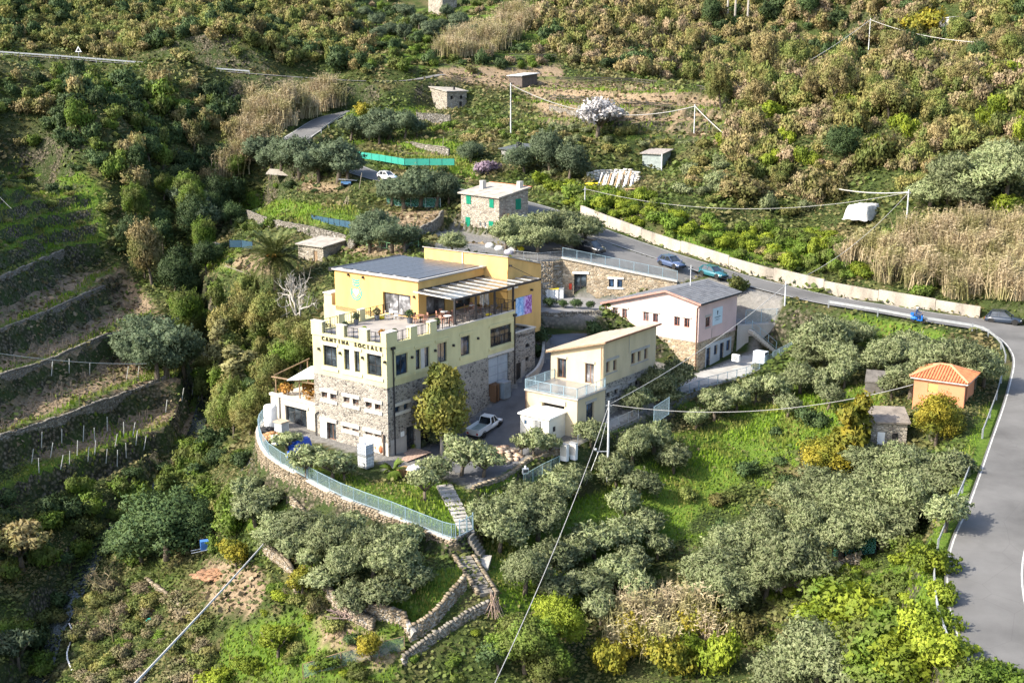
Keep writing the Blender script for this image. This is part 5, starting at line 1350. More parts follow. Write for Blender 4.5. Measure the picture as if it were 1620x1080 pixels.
while idx < len(seg) - 1:
    e_ = min(idx + 4, len(seg) - 1); a, b = seg[idx] - seg[0], seg[e_] - seg[0]
    hgt = 1.45 + .25 * math.sin(idx * .7) * .4
    dd = b - a; L_ = np.linalg.norm(dd[:2]); n_ = np.array([-dd[1], dd[0], 0]) / L_
    mb = MB(); p = [a, b - dd / L_ * .04]
    mb.add([p[0] - n_ * .2 + [0, 0, -.6], p[1] - n_ * .2 + [0, 0, -.6], p[1] + n_ * .25 + [0, 0, -.6], p[0] + n_ * .25 + [0, 0, -.6], p[0] - n_ * .12 + [0, 0, hgt], p[1] - n_ * .12 + [0, 0, hgt], p[1] + n_ * .2 + [0, 0, hgt], p[0] + n_ * .2 + [0, 0, hgt]], [(0, 3, 2, 1), (4, 5, 6, 7), (0, 1, 5, 4), (1, 2, 6, 5), (2, 3, 7, 6), (3, 0, 4, 7)])
    mb.build('wall_panel', wall_m, RWALL); idx = e_

# guard rails
def guard_rail(label, pts, group='guard rails along the lower road'):
    P = np.asarray(pts, float); o = thing('guard_rail', label, 'guard rail', tuple(P[0]), 0, group); Q = P - P[0]
    mb = MB(); n = len(Q)
    prof = [(.0, .45), (.07, .50), (.0, .58), (.07, .66), (.0, .75), (-.03, .75), (-.03, .45)]
    T = np.gradient(Q[:, :2], axis=0); T /= np.linalg.norm(T, axis=1)[:, None]
    for i in range(n):
        for (d, z) in prof: mb.v.append((Q[i][0] - T[i][1] * d, Q[i][1] + T[i][0] * d, Q[i][2] + z))
    k = len(prof)
    for i in range(n - 1):
        for j in range(k): a, b = i * k + j, i * k + (j + 1) % k; mb.f.append((a, b, b + k, a + k))
    mb.build('rail', galv, o)
    if 'guard_post' not in POST_MESH: POST_MESH['guard_post'] = MB().box(-.06, .06, -.06, .06, -.3, .8).mesh('post', galv)
    for i in range(0, n, 2): p = link_mesh('post', POST_MESH['guard_post'], o); p.location = tuple(Q[i])
    return o
inner = offset_line(ROAD, 3.3) if far_side is lo else offset_line(ROAD, -3.3)
def part_line(line, sel, step): 
    L = line[sel]; return resample(L[::3] if len(L) > 9 else L, step)
pu, pv = project(inner)
near_road = (inner[:, 1] < 170)
guard_rail('long curved guard rail beside the straight road', part_line(inner, near_road & (pu > 1285) & (pu < 1600) & (pv < 575), 2.0)[::-1])
guard_rail('straight guard rail with a strong shadow on the lower road', part_line(inner, near_road & (pv > 722) & (pv < 872), 2.0))
guard_rail('curved guard rail at the bottom of the lower road', part_line(inner, near_road & (pv > 905) & (pv < 1062), 1.6))
guard_rail('low kerb rail beside the orange hut', part_line(inner, near_road & (pv > 600) & (pv < 700), 2.0))
q = offset_line(ROAD_UP, -2.6)
qu, qv = project(q); sgn = -2.6 if q[len(q) // 2][1] < ROAD_UP[len(q) // 2][1] else 2.6
guard_rail('long thin guard rail of the upper road at far left', resample(offset_line(ROAD_UP, sgn)[1:-14:3], 4.0), 'guard rails of the upper road')
q = offset_line(ROAD, 3.2 if far_side is lo2 else -3.2); q = q[(q[:, 1] > 232)]
guard_rail('short guard rail beside the upper bend of the road', resample(q[::3], 3.0), 'guard rails of the upper road')

# yard fences
fence('parking_fence', 'bluish bar fence on top of the stone-faced store', [W0 + [0, .1, 5.2], (W0 + W1) / 2 + [0, .1, 4.0], W1 + [0, .1, 2.8]], 1.2, blue_rail, step=1.8, bal=.15)
fence('lane_fence', 'grey bar fence above the bins behind the winery', [p + np.array([0, 0, .05]) for p in LANE], 1.05, galv, step=1.9, bal=.2)
rw = dry_wall('warm rubble wall behind the recycling bins', [LANE[1] - [0, .1, 4.9], LANE[2] - [0, .1, 4.8], W0 + [-.1, .1, 0]], 4.7, .34, rub_warm, 41, lift=.5)
we = [p + np.array([0, 0, .05]) for p in YARD_EDGE]
fence('walkway_fence', 'pale blue fence along the edge of the concrete walkway below the pink house', we[9:13] , 1.1, blue_rail, step=1.5, bal=.15)
fence('walkway_fence', 'pale blue fence rising to the foot of the outdoor stair', we[12:14], 1.3, blue_rail, step=1.5, bal=.15)
fence('walkway_fence', 'grey fence on the slope below the beige house', we[6:9], 1.1, galv, step=1.6, bal=.15)
g0, g1 = at_z(1034, 672, .8), at_z(1058, 656, 1.1)
fence('walkway_gate', 'pale bar gate across the walkway right of the beige house', [g0, g1], 1.9, blue_rail, step=2.2, bal=.13, cat='gate')
fence('lawn_fence', 'faded blue-green fence on the slope left of the nearest utility pole', [gp(828, 772), gp(858, 756), gp(885, 744)], 1.3, mat('faded_teal', (.30, .42, .42), .7), step=1.2, bal=.14)
# edge walls of yard and walkway
dry_wall('grey wall under the walkway of the pink house', [p - np.array([0, 0, 1.2]) for p in YARD_EDGE[8:14]], 1.15, .28, rub_grey, 42, lift=.6)
dry_wall('rubble wall between the yard and the grass slope', [p - np.array([0, 0, .9]) for p in YARD_EDGE[2:7]], 1.0, .4, rub_warm, 43, lift=.6)
# ramp wall below the upper yard, with hedges
dry_wall('shaded rubble wall under the hedges of the upper yard', [at_z(846, 499, 7.0) * [1, 1, 0] + [0, -.3, 4.9], at_z(905, 499, 7.0) * [1, 1, 0] + [0, -.3, 4.9], np.array([10.6, 142.0, 4.9])], 2.5, .34, rub_grey, 44, lift=.5)
kerb = [at_z(834, 606, 2.4), at_z(850, 592, 2.9), at_z(858, 572, 3.6), at_z(860, 550, 4.4)]
o = thing('planter_kerb', 'curved concrete planter kerb beside the ramp', 'kerb', tuple(kerb[0])); K_ = resample(kerb, .7) - kerb[0]
mb = MB()
for i in range(len(K_) - 1): mb.bar(K_[i] + [0, 0, .35], K_[i + 1] + [0, 0, .35], .3, 1.0)
mb.build('wall', concrete_light, o)
# outdoor stair at the right end of the pink house, with the cellar wall
cw_a, cw_b = at_z(1171, 566, 2.6), at_z(1222, 553, 2.7)
cw_a = np.array([27.35, 141.7, 0]); cw_b = np.array([32.6, 142.7, 0])
o = thing('cellar_wall', 'old concrete retaining wall with a dark blue door beside the pink house', 'wall', (cw_a[0], cw_a[1], 0), math.atan2(cw_b[1] - cw_a[1], cw_b[0] - cw_a[0]))
fw = Face((0, 0, 0), (1, 0, 0), (0, 1, 0)); Lc = float(np.linalg.norm(cw_b - cw_a)); mb = MB()
fw.wall(mb, 0, Lc, 1.2, 5.75, [(1.5, 2.4, 1.9, 4.3)], .3); mb.quad((0, 0, 5.75), (Lc, 0, 5.75), (Lc, .6, 5.75), (0, .6, 5.75)); mb.build('wall', concrete, o)
mb = MB(); fw.box(mb, 1.5, 2.4, 1.9, 4.3, .15, .2); mb.build('door', MATS['navy_frame'], o)
steps('outdoor_stair', 'outdoor stair rising along the old concrete wall beside the pink house', at_y(1226, 553, 141.9), at_y(1188, 520, 141.0), 1.3, 13, concrete_light, None, thick=.4)
fence('stair_rail', 'pale blue handrail of the outdoor stair', [at_y(1228, 552, 141.3), at_y(1190, 519, 140.4)], .9, blue_rail, step=1.2, bal=None)
fence('yard_fence', 'galvanised fence at the edge of the upper yard above the cellar wall', [np.array([28.5, 142.6, 5.75]), np.array([32.4, 143.2, 5.75]), at_z(1248, 503, 5.7), at_z(1252, 482, 6.4)], 1.7, blue_rail, step=1.8, bal=None, net=net_pale)
# gate posts, sliding gate and meters at the road entrance
def pillar(label, p, h, w, m, cap=None, group=None):
    o = thing('gate_pillar', label, 'pillar', tuple(p), R(40), group); mb = MB(); mb.box(-w, w, -w, w, -.3, h); mb.build('shaft', m, o)
    mb = MB(); mb.box(-w - .08, w + .08, -w - .08, w + .08, h, h + .14); mb.build('cap', cap or trim_pale, o); return o
pillar('tall white gate pillar left of the clipped hedge', at_z(1184, 482, 6.4), 2.4, .28, white_paint)
pillar('short white gate pillar right of the clipped hedge', at_z(1229, 474, 6.7), 1.5, .3, white_paint)
gp0 = at_z(1163, 476, 6.8); gp1 = at_z(1182, 482, 6.4)
fence('sliding_gate', 'white sliding gate beside the tall white pillar', [gp0, gp1], 1.3, white_paint, step=1.2, bal=.16, cat='gate')
fence('timber_rail', 'low timber rail below the right clipped hedge', [at_z(1254, 492, 6.0), at_z(1285, 480, 6.9), at_z(1304, 474, 7.3)], .9, wood, step=1.6, bal=None)
# green, blue and teal nets in the gardens
fence('garden_net', 'bright teal net fence above the bend with the white car', [at_z(565, 250, 20.0), at_z(600, 255, 19.9), at_z(640, 262, 19.7), at_z(719, 262, 19.8)], 1.15, net_teal, step=2.2, bal=None, net=net_teal, postm=dark_metal)
fence('garden_net', 'dark blue net fence at the edge of the green lawn', [at_z(493, 352, 12.6), at_z(520, 357, 12.6), at_z(555, 363, 12.6)], 1.2, dark_metal, step=1.6, bal=None, net=net_blue)
fence('garden_net', 'dark green net fence below the round olive left of the shuttered house', [at_z(612, 325, 15.0), at_z(650, 328, 15.0), at_z(697, 329, 15.0)], 1.5, galv, step=2.4, bal=None, net=net_green)
fence('garden_net', 'dark net fence left of the palm tree', [at_z(363, 392, 9.6), at_z(382, 392, 9.6), at_z(400, 395, 9.4)], 1.2, dark_metal, step=2, bal=None, net=net_blue)
fence('lane_railing', 'green handrail along the lane behind the winery', [at_z(580, 388, 12.0), at_z(612, 394, 12.2), at_z(640, 399, 12.4), at_z(662, 392, 12.8)], .9, mat('green_rail', (.20, .42, .22), .6), step=2, bal=None)
fence('garden_net', 'green net fence under the olives at lower right', [gp(1316, 885), gp(1350, 884), gp(1385, 878)], 1.5, dark_metal, step=2, bal=None, net=net_green)
fence('garden_net', 'dark green net fence left of the rusty bar gate at lower right', [gp(1228, 932), gp(1260, 931), gp(1284, 928)], 1.4, dark_metal, step=2, bal=None, net=net_green)
fence('garden_gate', 'rusty bar gate under the olives at lower right', [gp(1202, 942), gp(1222, 940)], 1.8, mat('rust', (.22, .12, .07), .9), step=1.0, bal=.13, cat='gate')
fence('wire_fence', 'wire fence with old wooden posts at the bottom left of centre', [gp(480, 1078), gp(540, 1062), gp(600, 1045), gp(640, 1035)], 1.3, wood, step=2.0, bal=None, net=net_pale)

# stakes of the vineyards
stake_me = MB().tube([(0, 0, -.3), (0, 0, 1.75)], .055, 5).mesh('vine_stake', mat('pale_stake', (.50, .50, .46), .8, .2, 2))
stake_dk = MB().tube([(0, 0, -.3), (0, 0, 1.35)], .04, 5).mesh('vine_stake', mat('dark_stake', (.16, .13, .10), .9, .2, 2))
for (u, v) in [(50, 735), (62, 750), (80, 725), (96, 748), (110, 738), (122, 720), (140, 742), (150, 722), (168, 735), (182, 712), (186, 742), (200, 725), (215, 705), (228, 716), (66, 712), (98, 705), (132, 700), (170, 683), (196, 690), (150, 700), (210, 690), (288, 640), (304, 632), (262, 655), (200, 600), (218, 598), (82, 600), (110, 596), (142, 594)]:
    p = gp(u, v); o = link_mesh('vine_stake', stake_me); o.location = tuple(p); o.rotation_euler = (R(rng.uniform(-8, 8)), R(rng.uniform(2, 14)), 0)
    tag(o, 'slanting whitish vine stake on the lower left terraces', 'stake', 'pale stakes on the left terraces')
cnt = 0
for i in range(900):
    u, v = rng.uniform(0, 300), rng.uniform(440, 690)
    p = gp(u, v)
    if float(zone_weight(DIRT[3:4], np.array([u]), np.array([v]))[0]) < .6: continue
    e0 = (float(H(p[0] + .5, p[1])) - float(H(p[0] - .5, p[1])))
    if abs(e0) > .5: continue
    o = link_mesh('vine_stake', stake_dk); o.location = tuple(p); o.rotation_euler = (R(rng.uniform(-6, 6)), R(rng.uniform(-6, 6)), 0)
    tag(o, 'thin dark vine stake on the brown left terraces', 'stake', 'dark stakes on the left terraces'); cnt += 1
    if cnt >= 110: break
cnt = 0
for i in range(500):
    u, v = rng.uniform(860, 1135), rng.uniform(130, 215); p = gp(u, v)
    if float(zone_weight(DIRT[2:3], np.array([u]), np.array([v]))[0]) < .7: continue
    o = link_mesh('vine_stake', stake_dk); o.location = tuple(p); o.scale = (1.2, 1.2, 1.0)
    tag(o, 'thin stake on the pinkish earth terraces at upper centre', 'stake', 'stakes on the upper pink terraces'); cnt += 1
    if cnt >= 60: break
# pergola wires over the upper terraces
for k, (u0, v0, u1, v1) in enumerate([(880, 133, 1000, 136), (1000, 136, 1120, 152), (870, 163, 925, 168), (985, 172, 1060, 184), (805, 98, 880, 98)]):
    a, b = gp(u0, v0), gp(u1, v1); o = thing('vine_trellis', ['long dark vine trellis on the top earth terrace, left half', 'long dark vine trellis on the top earth terrace, right half', 'dark vine trellis left of the white blossom tree', 'dark vine trellis right of the white blossom tree', 'dark vine trellis above the tin-roofed shed'][k], 'trellis', tuple(a)); d = b - a
    mb = MB()
    for zz in (1.1, 1.5): mb.tube([d * t + [0, 0, zz + rng.uniform(-.12, .12)] for t in np.linspace(0, 1, 14)], .09, 4)
    mb.build('vine_cordon', mat('dark_vine', (.06, .055, .045), .9) if 'dark_vine' not in MATS else MATS['dark_vine'], o)
    for t in np.linspace(0, 1, 8): q = link_mesh('post', stake_dk, o); q.location = tuple(d * t)

# ------------------------------------------------------------------ utility poles and cables
pole_m = mat('pole_grey', (.50, .51, .52), .7, .15, 1, 10, 0)
POLES = {}
def pole(key, label, base, h, r=.13):
    o = thing('utility_pole', label, 'utility pole', tuple(base), 0, 'utility poles'); mb = MB(); mb.tube([(0, 0, -1), (0, 0, h)], [r, r * .65], 8); mb.build('shaft', pole_m, o)
    mb = MB(); mb.box(-.3, .3, -.05, .05, h - .5, h - .4); mb.build('crossarm', galv, o)
    mb = MB(); mb.ball((.2, 0, h - .3), .09, 6, 4); mb.build('insulator', dark_metal, o)
    POLES[key] = np.array(base, float) + [0, 0, h - .35]; return o
def pole_uv(key, label, u, v0, v1, y=None, r=.13):
    b = gp(u, v1) if y is None else at_y(u, v1, y); t = at_y(u, v0, b[1]); return pole(key, label, b, t[2] - b[2], r)
PA = pole_uv('A', 'nearest utility pole, standing on the slope right of the beige house', 961, 634, 766)
mb = MB(); mb.tube([(0, 0, 3.1), (-1.1, .0, 3.1)], .05, 5); mb.ball((-1.2, 0, 3.3), .16, 6, 4); mb.build('street_lamp', galv, PA)
mb = MB(); mb.tube([(0, 0, 7.0), (-.9, 0, 3.2), (-2.6, -1.2, -1)], .025, 4); mb.build('stay_wire', galv, PA)
mb = MB(); mb.tube([(-.1, 0, 1.4), (-.9, 0, 2.2)], .04, 4); mb.build('brace', blue_rail, PA)
pole_uv('B', 'utility pole at the foot of the outdoor stair of the pink house', 1239, 446, 530, 143.5)
pole_uv('C', 'utility pole beside the white tarpaulin in the canes', 1434, 300, 352)
pole_uv('D', 'utility pole at the right end of the earth terraces', 1098, 165, 212)
pole_uv('E', 'utility pole right of the old stone house', 808, 131, 218)
pole_uv('F', 'highest utility pole in the scrub at upper right', 1373, 29, 94)
pole_uv('G', 'thin utility pole behind the road wall', 925, 295, 338, None, .09)
pole('X', 'short thin pole on the parking fence', np.array([21.4, 141.2, 10.6]), 2.6, .07)
cable_m = mat('cable_grey', (.38, .37, .35), .7, .1, 1, 4, 0)
def cable(label, a, b, sag, r=.05, n=26):
    a, b = np.array(a, float), np.array(b, float); mb = MB()
    mb.tube([a + (b - a) * t - np.array([0, 0, 4 * sag * t * (1 - t)]) for t in np.linspace(0, 1, n)], r * (.9 if r >= .07 else .62), 5)
    return tag(mb.build('overhead_cable', cable_m), label, 'cable', 'overhead cables')
cable('straight overhead cable from the nearest pole to the pole by the pink house', POLES['A'], POLES['B'], .9, .06)
cable('sagging overhead cable from the nearest pole to the orange hut', POLES['A'], np.array(at_y(1445, 608, 109.5)), 1.6, .055)
cable('overhead cable from the nearest pole down to the bottom edge', POLES['A'], at_y(778, 1090, 62), 1.0, .045)
cable('overhead cable crossing above the white blossom tree', POLES['E'], POLES['D'], 3.2, .08)
cable('long sagging cable over the bright scrub slope', POLES['D'], POLES['C'], 4.5, .085)
cable('flat sagging cable above the road bank', POLES['G'], POLES['C'], 2.6, .05)
cable('cable dropping from the pole in the canes to the pole by the pink house', POLES['C'], POLES['B'], 1.5, .045)
cable('cable running down from the highest pole to the earth terraces', POLES['F'], at_y(1142, 162, 225), 1.5, .07)
cable('cable leaving the highest pole at the right edge', POLES['F'], at_y(1660, 66, 214), 2.0, .07)
cable('thick cable crossing the lower left corner', at_y(200, 1095, 48), at_y(424, 852, 100), .1, .075)
cable('thin cable over the left vineyard', at_y(-20, 556, 100), at_y(232, 575, 118), .35, .05)
cable('thin cable at the far left edge of the terraces', at_y(-15, 295, 150), at_y(18, 330, 150), .1, .05)
# ------------------------------------------------------------------ vegetation
LEAF_N = {}
def leaf_mesh(name, V, Fq, m):
    me = np_mesh(name, V, Fq, m, True)
    N = LEAF_N.get(len(V))
    if N is not None: me.normals_split_custom_set_from_vertices(N.tolist())
    return me

def leaf_cloud(seed, n, lobes, size, elong=1.7, rand=.65, shell=.45, up=0.0, lumpy=.18, sprig=0.0):
    """many leaf-sized faces spread through the outer part of a set of lobes (cx, cy, cz, rx, ry, rz)"""
    r = np.random.default_rng(seed); L = np.asarray(lobes, float)
    w = (L[:, 3] * L[:, 4] + L[:, 4] * L[:, 5] + L[:, 3] * L[:, 5]); w /= w.sum()
    k = r.choice(len(L), n, p=w)
    d = r.normal(size=(n, 3)); d /= np.linalg.norm(d, axis=1)[:, None]
    low = (d[:, 2] < -.35) & (r.random(n) < .6); d[low, 2] *= -1
    f = 1 - shell * r.random(n) ** 1.4
    f *= 1 + lumpy * np.sin(d[:, 0] * 5 + k * 1.7) * np.cos(d[:, 1] * 6 + k) + lumpy * .6 * np.sin(d[:, 2] * 9 + k * 2.1)
    if sprig:
        # shoots that stand out of the crown and break its outline
        ns = max(8, n // 70); sd = r.normal(size=(ns, 3)); sd[:, 2] = np.abs(sd[:, 2]) * .8 + .1; sd /= np.linalg.norm(sd, axis=1)[:, None]
        sk = r.choice(len(L), ns, p=w); q = np.nonzero(r.random(n) < sprig)[0]; j = r.integers(ns, size=len(q))
        k[q] = sk[j]; d[q] = sd[j] + r.normal(size=(len(q), 3)) * .09; f[q] = r.uniform(.85, 1.38, len(q))
    c = L[k, :3] + d * L[k, 3:] * f[:, None]
    nr = d * (1 - rand) + r.normal(size=(n, 3)) * rand * .75; nr[:, 2] += up
    nr /= np.linalg.norm(nr, axis=1)[:, None] + 1e-9
    nr *= np.where((nr * d).sum(1) < 0, -1.0, 1.0)[:, None]
    t = np.cross(nr, r.normal(size=(n, 3))); t /= np.linalg.norm(t, axis=1)[:, None] + 1e-9
    b = np.cross(nr, t)
    s = size * r.uniform(.6, 1.35, n)[:, None]
    a1, b1 = t * s * elong * .5, b * s * .5
    V = np.stack([c - a1, c - b1 * .9 + a1 * .1, c + a1, c + b1 * .9 - a1 * .1], 1).reshape(-1, 3)
    sn = d * .75 + nr * .45 + np.array([0, 0, .15]); sn /= np.linalg.norm(sn, axis=1)[:, None]
    LEAF_N[len(V)] = np.repeat(sn, 4, 0)
    return V, np.arange(n * 4).reshape(n, 4)

def lobes_round(seed, n, flat=.8, spread=.62, r0=.42, r1=.6, zc=1.0):
    r = np.random.default_rng(seed); out = []
    for i in range(n):
        a = 2 * math.pi * (i + r.uniform(-.3, .3)) / n; q = spread * r.uniform(.55, 1.1)
        out.append((math.cos(a) * q, math.sin(a) * q, zc + r.uniform(-.32, .35) * flat, *(r.uniform(r0, r1) * np.array([1, 1, flat]))))
    out.append((0, 0, zc + .28 * flat, .55, .55, .5 * flat)); out.append((.1, -.05, zc - .1, .5, .5, .45 * flat))
    return out

def trunk_mesh(name, seed, m, h=.75, r=.09, limbs=4, reach=.55, top=1.1):
    q = np.random.default_rng(seed); mb = MB()
    lean = q.uniform(-.12, .12, 2)
    mb.tube([(0, 0, -.25), (lean[0] * .4, lean[1] * .4, h * .5), (lean[0], lean[1], h)], [r * 1.35, r, r * .8], 7)
    for i in range(limbs):
        a = 2 * math.pi * (i + q.uniform(-.3, .3)) / limbs; e = q.uniform(.6, 1.1) * reach
        mb.tube([(lean[0], lean[1], h * .85), (lean[0] + math.cos(a) * e * .5, lean[1] + math.sin(a) * e * .5, h + (top - h) * .45), (lean[0] + math.cos(a) * e, lean[1] + math.sin(a) * e, top * q.uniform(.9, 1.15))], [r * .6, r * .42, r * .16], 5)
    return mb.mesh(name, m, True)

bark = mat('olive_bark', (.13, .105, .08), .95, .35, 3, 18, .5)
bark_pale = mat('pale_bark', (.36, .33, .29), .95, .3, 3, 18, .3)
LM = {
 'olive': mat_leaf('olive_leaf', (.135, .175, .068), (.305, .33, .175), None, trans=.3, per_tree=.4),
 'olive_dark': mat_leaf('dark_olive_leaf', (.065, .100, .052), (.150, .185, .105), None, trans=.3, per_tree=.25),
 'heath': mat_leaf('heath_leaf', (.215, .17, .07), (.35, .28, .135), (.15, .16, .045), .35, .2, .35),
 'pink': mat_leaf('pink_heath_leaf', (.25, .185, .105), (.36, .275, .18), (.17, .17, .06), .35, .2, .3),
 'maquis': mat_leaf('maquis_leaf', (.095, .130, .030), (.185, .215, .055), (.22, .195, .065), .3, .25, .4),
 'green': mat_leaf('green_leaf', (.085, .15, .018), (.17, .25, .035), (.13, .15, .04), .3, .3, .35),
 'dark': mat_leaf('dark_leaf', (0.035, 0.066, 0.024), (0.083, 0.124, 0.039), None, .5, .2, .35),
 'lime': mat_leaf('lime_leaf', (.19, .25, .018), (.33, .375, .045), (.135, .19, .02), .4, .35, .25),
 'yellow': mat_leaf('yellow_leaf', (.24, .205, .02), (.385, .32, .04), (.17, .185, .025), .5, .3, .25),
 'bloom': mat_leaf('white_blossom', (.42, .40, .40), (.60, .58, .57), None, .4, .2, .1),
 'lilac': mat_leaf('lilac_blossom', (.22, .16, .21), (.33, .25, .31), None, .4, .2, .1),
 'cane': mat_leaf('cane_leaf', (.34, .27, .16), (.54, .44, .29), (.28, .26, .11), .3, .2, .25),
 'twig': mat_leaf('bare_twig', (.15, .12, .07), (.25, .20, .12), (.11, .13, .04), .4, .1, .25),
 'palm': mat_leaf('palm_leaf', (.06, .085, .025), (.17, .18, .055), None, .4, .2, .1),
 'rust': mat_leaf('rust_vine_leaf', (.30, .13, .03), (.40, .24, .05), None, .5, .3, .1),
 'willow': mat_leaf('pale_spring_leaf', (0.207, 0.199, 0.083), (0.330, 0.309, 0.138), None, .4, .3, .25),
 'tree_yellow': mat_leaf('ochre_green_leaf', (.20, .19, .035), (.335, .295, .07), (.14, .165, .035), .35, .3, .1),
}
PROTO = {}
def proto(key, crowns, trunks=None):
    PROTO[key] = (crowns, trunks)
def mk_crown(seed, n, lobes, size, **kw):
    V, Fq = leaf_cloud(seed, n, lobes, size, **kw); return leaf_mesh('crown', V, Fq, LM['green'])
proto('olive', [mk_crown(100 + i, 5200, lobes_round(i, 10 + i % 4, .8, .6, .36, .56), .085, elong=2.3, shell=.62, lumpy=.2, sprig=.3) for i in range(5)], [trunk_mesh('trunk', i, bark) for i in range(3)])
proto('olive_big', [mk_crown(110 + i, 11500, lobes_round(10 + i, 15 + i % 4, .8, .66, .30, .48), .05, elong=2.3, shell=.62, lumpy=.2, sprig=.28) for i in range(4)], [trunk_mesh('trunk', i, bark) for i in range(3)])
proto('round_big', [mk_crown(150 + i, 12000, lobes_round(50 + i, 15, .95, .62, .32, .48), .05, elong=1.6, lumpy=.22, sprig=.2) for i in range(3)], [trunk_mesh('trunk', 45, bark, .6, .07, 4, .5, 1.0)])
proto('open_olive', [mk_crown(120 + i, 2200, lobes_round(20 + i, 10, .7, .75, .26, .42), .085, elong=2.0, shell=.8) for i in range(3)], [trunk_mesh('trunk', 20 + i, bark, .5, .08, 6, .8, 1.15) for i in range(3)])
proto('round', [mk_crown(140 + i, 4600, lobes_round(40 + i, 10, .95, .58, .4, .55), .092, elong=1.5, lumpy=.22, sprig=.2) for i in range(4)], [trunk_mesh('trunk', 40 + i, bark, .6, .07, 4, .5, 1.0) for i in range(2)])
tall = lambda s: [(np.random.default_rng(s + k).uniform(-.3, .3), np.random.default_rng(s + k + 50).uniform(-.3, .3), .6 + k * .34, .62 - .055 * k, .62 - .055 * k, .42) for k in range(6)]
proto('tall', [mk_crown(160 + i, 2800, tall(60 + i), .125, elong=1.6, shell=.6) for i in range(3)], [trunk_mesh('trunk', 60 + i, bark, .9, .06, 3, .3, 1.8) for i in range(2)])
mound = lambda s: [(x, y, z, r_, r_, r_ * .8) for x, y, z, r_ in zip(*(lambda q: (q.uniform(-.55, .55, 7), q.uniform(-.55, .55, 7), q.uniform(.2, .62, 7), q.uniform(.38, .58, 7)))(np.random.default_rng(s)))]
proto('shrub', [mk_crown(180 + i, 2400, mound(80 + i), .105, elong=1.4, up=.2, lumpy=.24, sprig=.25) for i in range(6)])
proto('bush', [mk_crown(200 + i, 3200, mound(100 + i) + [(0, 0, .5, .6, .6, .5)], .095, elong=1.5, up=.15, lumpy=.24, sprig=.28) for i in range(4)])
def cane_mesh(seed, n, h=1.0, spread=.5):
    r = np.random.default_rng(seed); V = []; Fq = []
    for i in range(n):
        x, y = r.normal(0, spread * .5, 2); hh = h * r.uniform(.55, 1.1); lx, ly = r.normal(0, .2, 2); a = r.uniform(0, 6.28); w = r.uniform(.008, .02)
        p = np.array([x, y, 0]); q = p + [lx, ly, hh]; s = np.array([math.cos(a), math.sin(a), 0]) * w; m = (p + q) / 2 - [lx * .2, ly * .2, 0]
        b = len(V); V += [p - s, p + s, m + s, m - s, q]; Fq += [(b, b + 1, b + 2, b + 3), (b + 3, b + 2, b + 4, b + 4)]
        for k in range(4):
            t = r.uniform(.35, 1.0); c = p + (q - p) * t; a = r.uniform(0, 6.28); d = np.array([math.cos(a), math.sin(a), r.uniform(-.3, .6)]) * r.uniform(.07, .15); u = np.array([-math.sin(a), math.cos(a), .4]) * .018
            b = len(V); V += [c - u, c + u, c + d + u * .3, c + d - u * .3]; Fq += [(b, b + 1, b + 2, b + 3)]
    V = np.array(V); Fq = np.array([f if f[2] != f[3] else (f[0], f[1], f[2], f[2]) for f in Fq])
    me = bpy.data.meshes.new('cane_clump'); me.from_pydata([tuple(v) for v in V], [], [tuple(dict.fromkeys(f)) for f in Fq.tolist()]); me.update(); me.materials.append(LM['cane']); return me
proto('cane', [cane_mesh(220 + i, 130) for i in range(4)])
def bare_mesh(seed, m, levels=4, n0=5):
    q = np.random.default_rng(seed); mb = MB()
    def grow(p, d, L, r, lv):
        e = p + d * L; mid = (p + e) / 2 + q.normal(0, L * .06, 3)
        mb.tube([p, mid, e], [r, r * .8, r * .6], 5 if lv > 1 else 3, False)
        if lv == 0: return
        for i in range(n0 if lv == levels else 3):
            nd = d * .6 + q.normal(0, .55, 3) + [0, 0, .25]; nd /= np.linalg.norm(nd)
            grow(p + (e - p) * q.uniform(.55, 1), nd, L * q.uniform(.55, .8), r * .58, lv - 1)
    grow(np.array([0, 0, -.1]), np.array([q.uniform(-.1, .1), q.uniform(-.1, .1), 1.0]), .62, .045, levels)
    return mb.mesh('branches', m)
proto('bare', [bare_mesh(240 + i, LM['twig']) for i in range(3)])

COUNT = {}
def plant(kind, m, p, Rm, label, group=None, name=None, cat='tree', sz=1.0, i=None):
    """one plant at ground point p with crown radius Rm (m)"""
    if Rm > 2.0 and kind + '_big' in PROTO: kind += '_big'
    crowns, trunks = PROTO[kind]
    k = int(rng.integers(len(crowns))) if i is None else i
    sc = (Rm * rng.uniform(.8, 1.2), Rm * rng.uniform(.8, 1.2), Rm * sz * rng.uniform(.82, 1.2)); rz = rng.uniform(0, 6.28)
    if trunks:
        o = thing(name, label, cat, tuple(p), rz, group); o.scale = sc; o.rotation_euler = (R(rng.uniform(-7, 7)), R(rng.uniform(-7, 7)), rz)
        link_mesh('trunk', trunks[k % len(trunks)], o); c = link_mesh('crown', crowns[k], o)
    else:
        o = c = link_mesh(name, crowns[k]); o.location = tuple(p); o.rotation_euler = (0, 0, rz); o.scale = sc; tag(o, label, cat, group)
    if m:
        c.material_slots[0].link = 'OBJECT'; c.material_slots[0].material = LM[m]
    return o

def plant_uv(kind, m, u, v, rpx, label, group=None, name='tree', cat='tree', sz=1.0, hc=1.05, i=None):
    """crown centred on a photo point, rpx photo pixels wide from the middle"""
    p = gp(u, v + rpx * hc)
    k = p[1] * CP - (p[2] - CAM_H) * SP
    return plant(kind, m, p, rpx * k / F_PX, label, group, name, cat, sz, i)

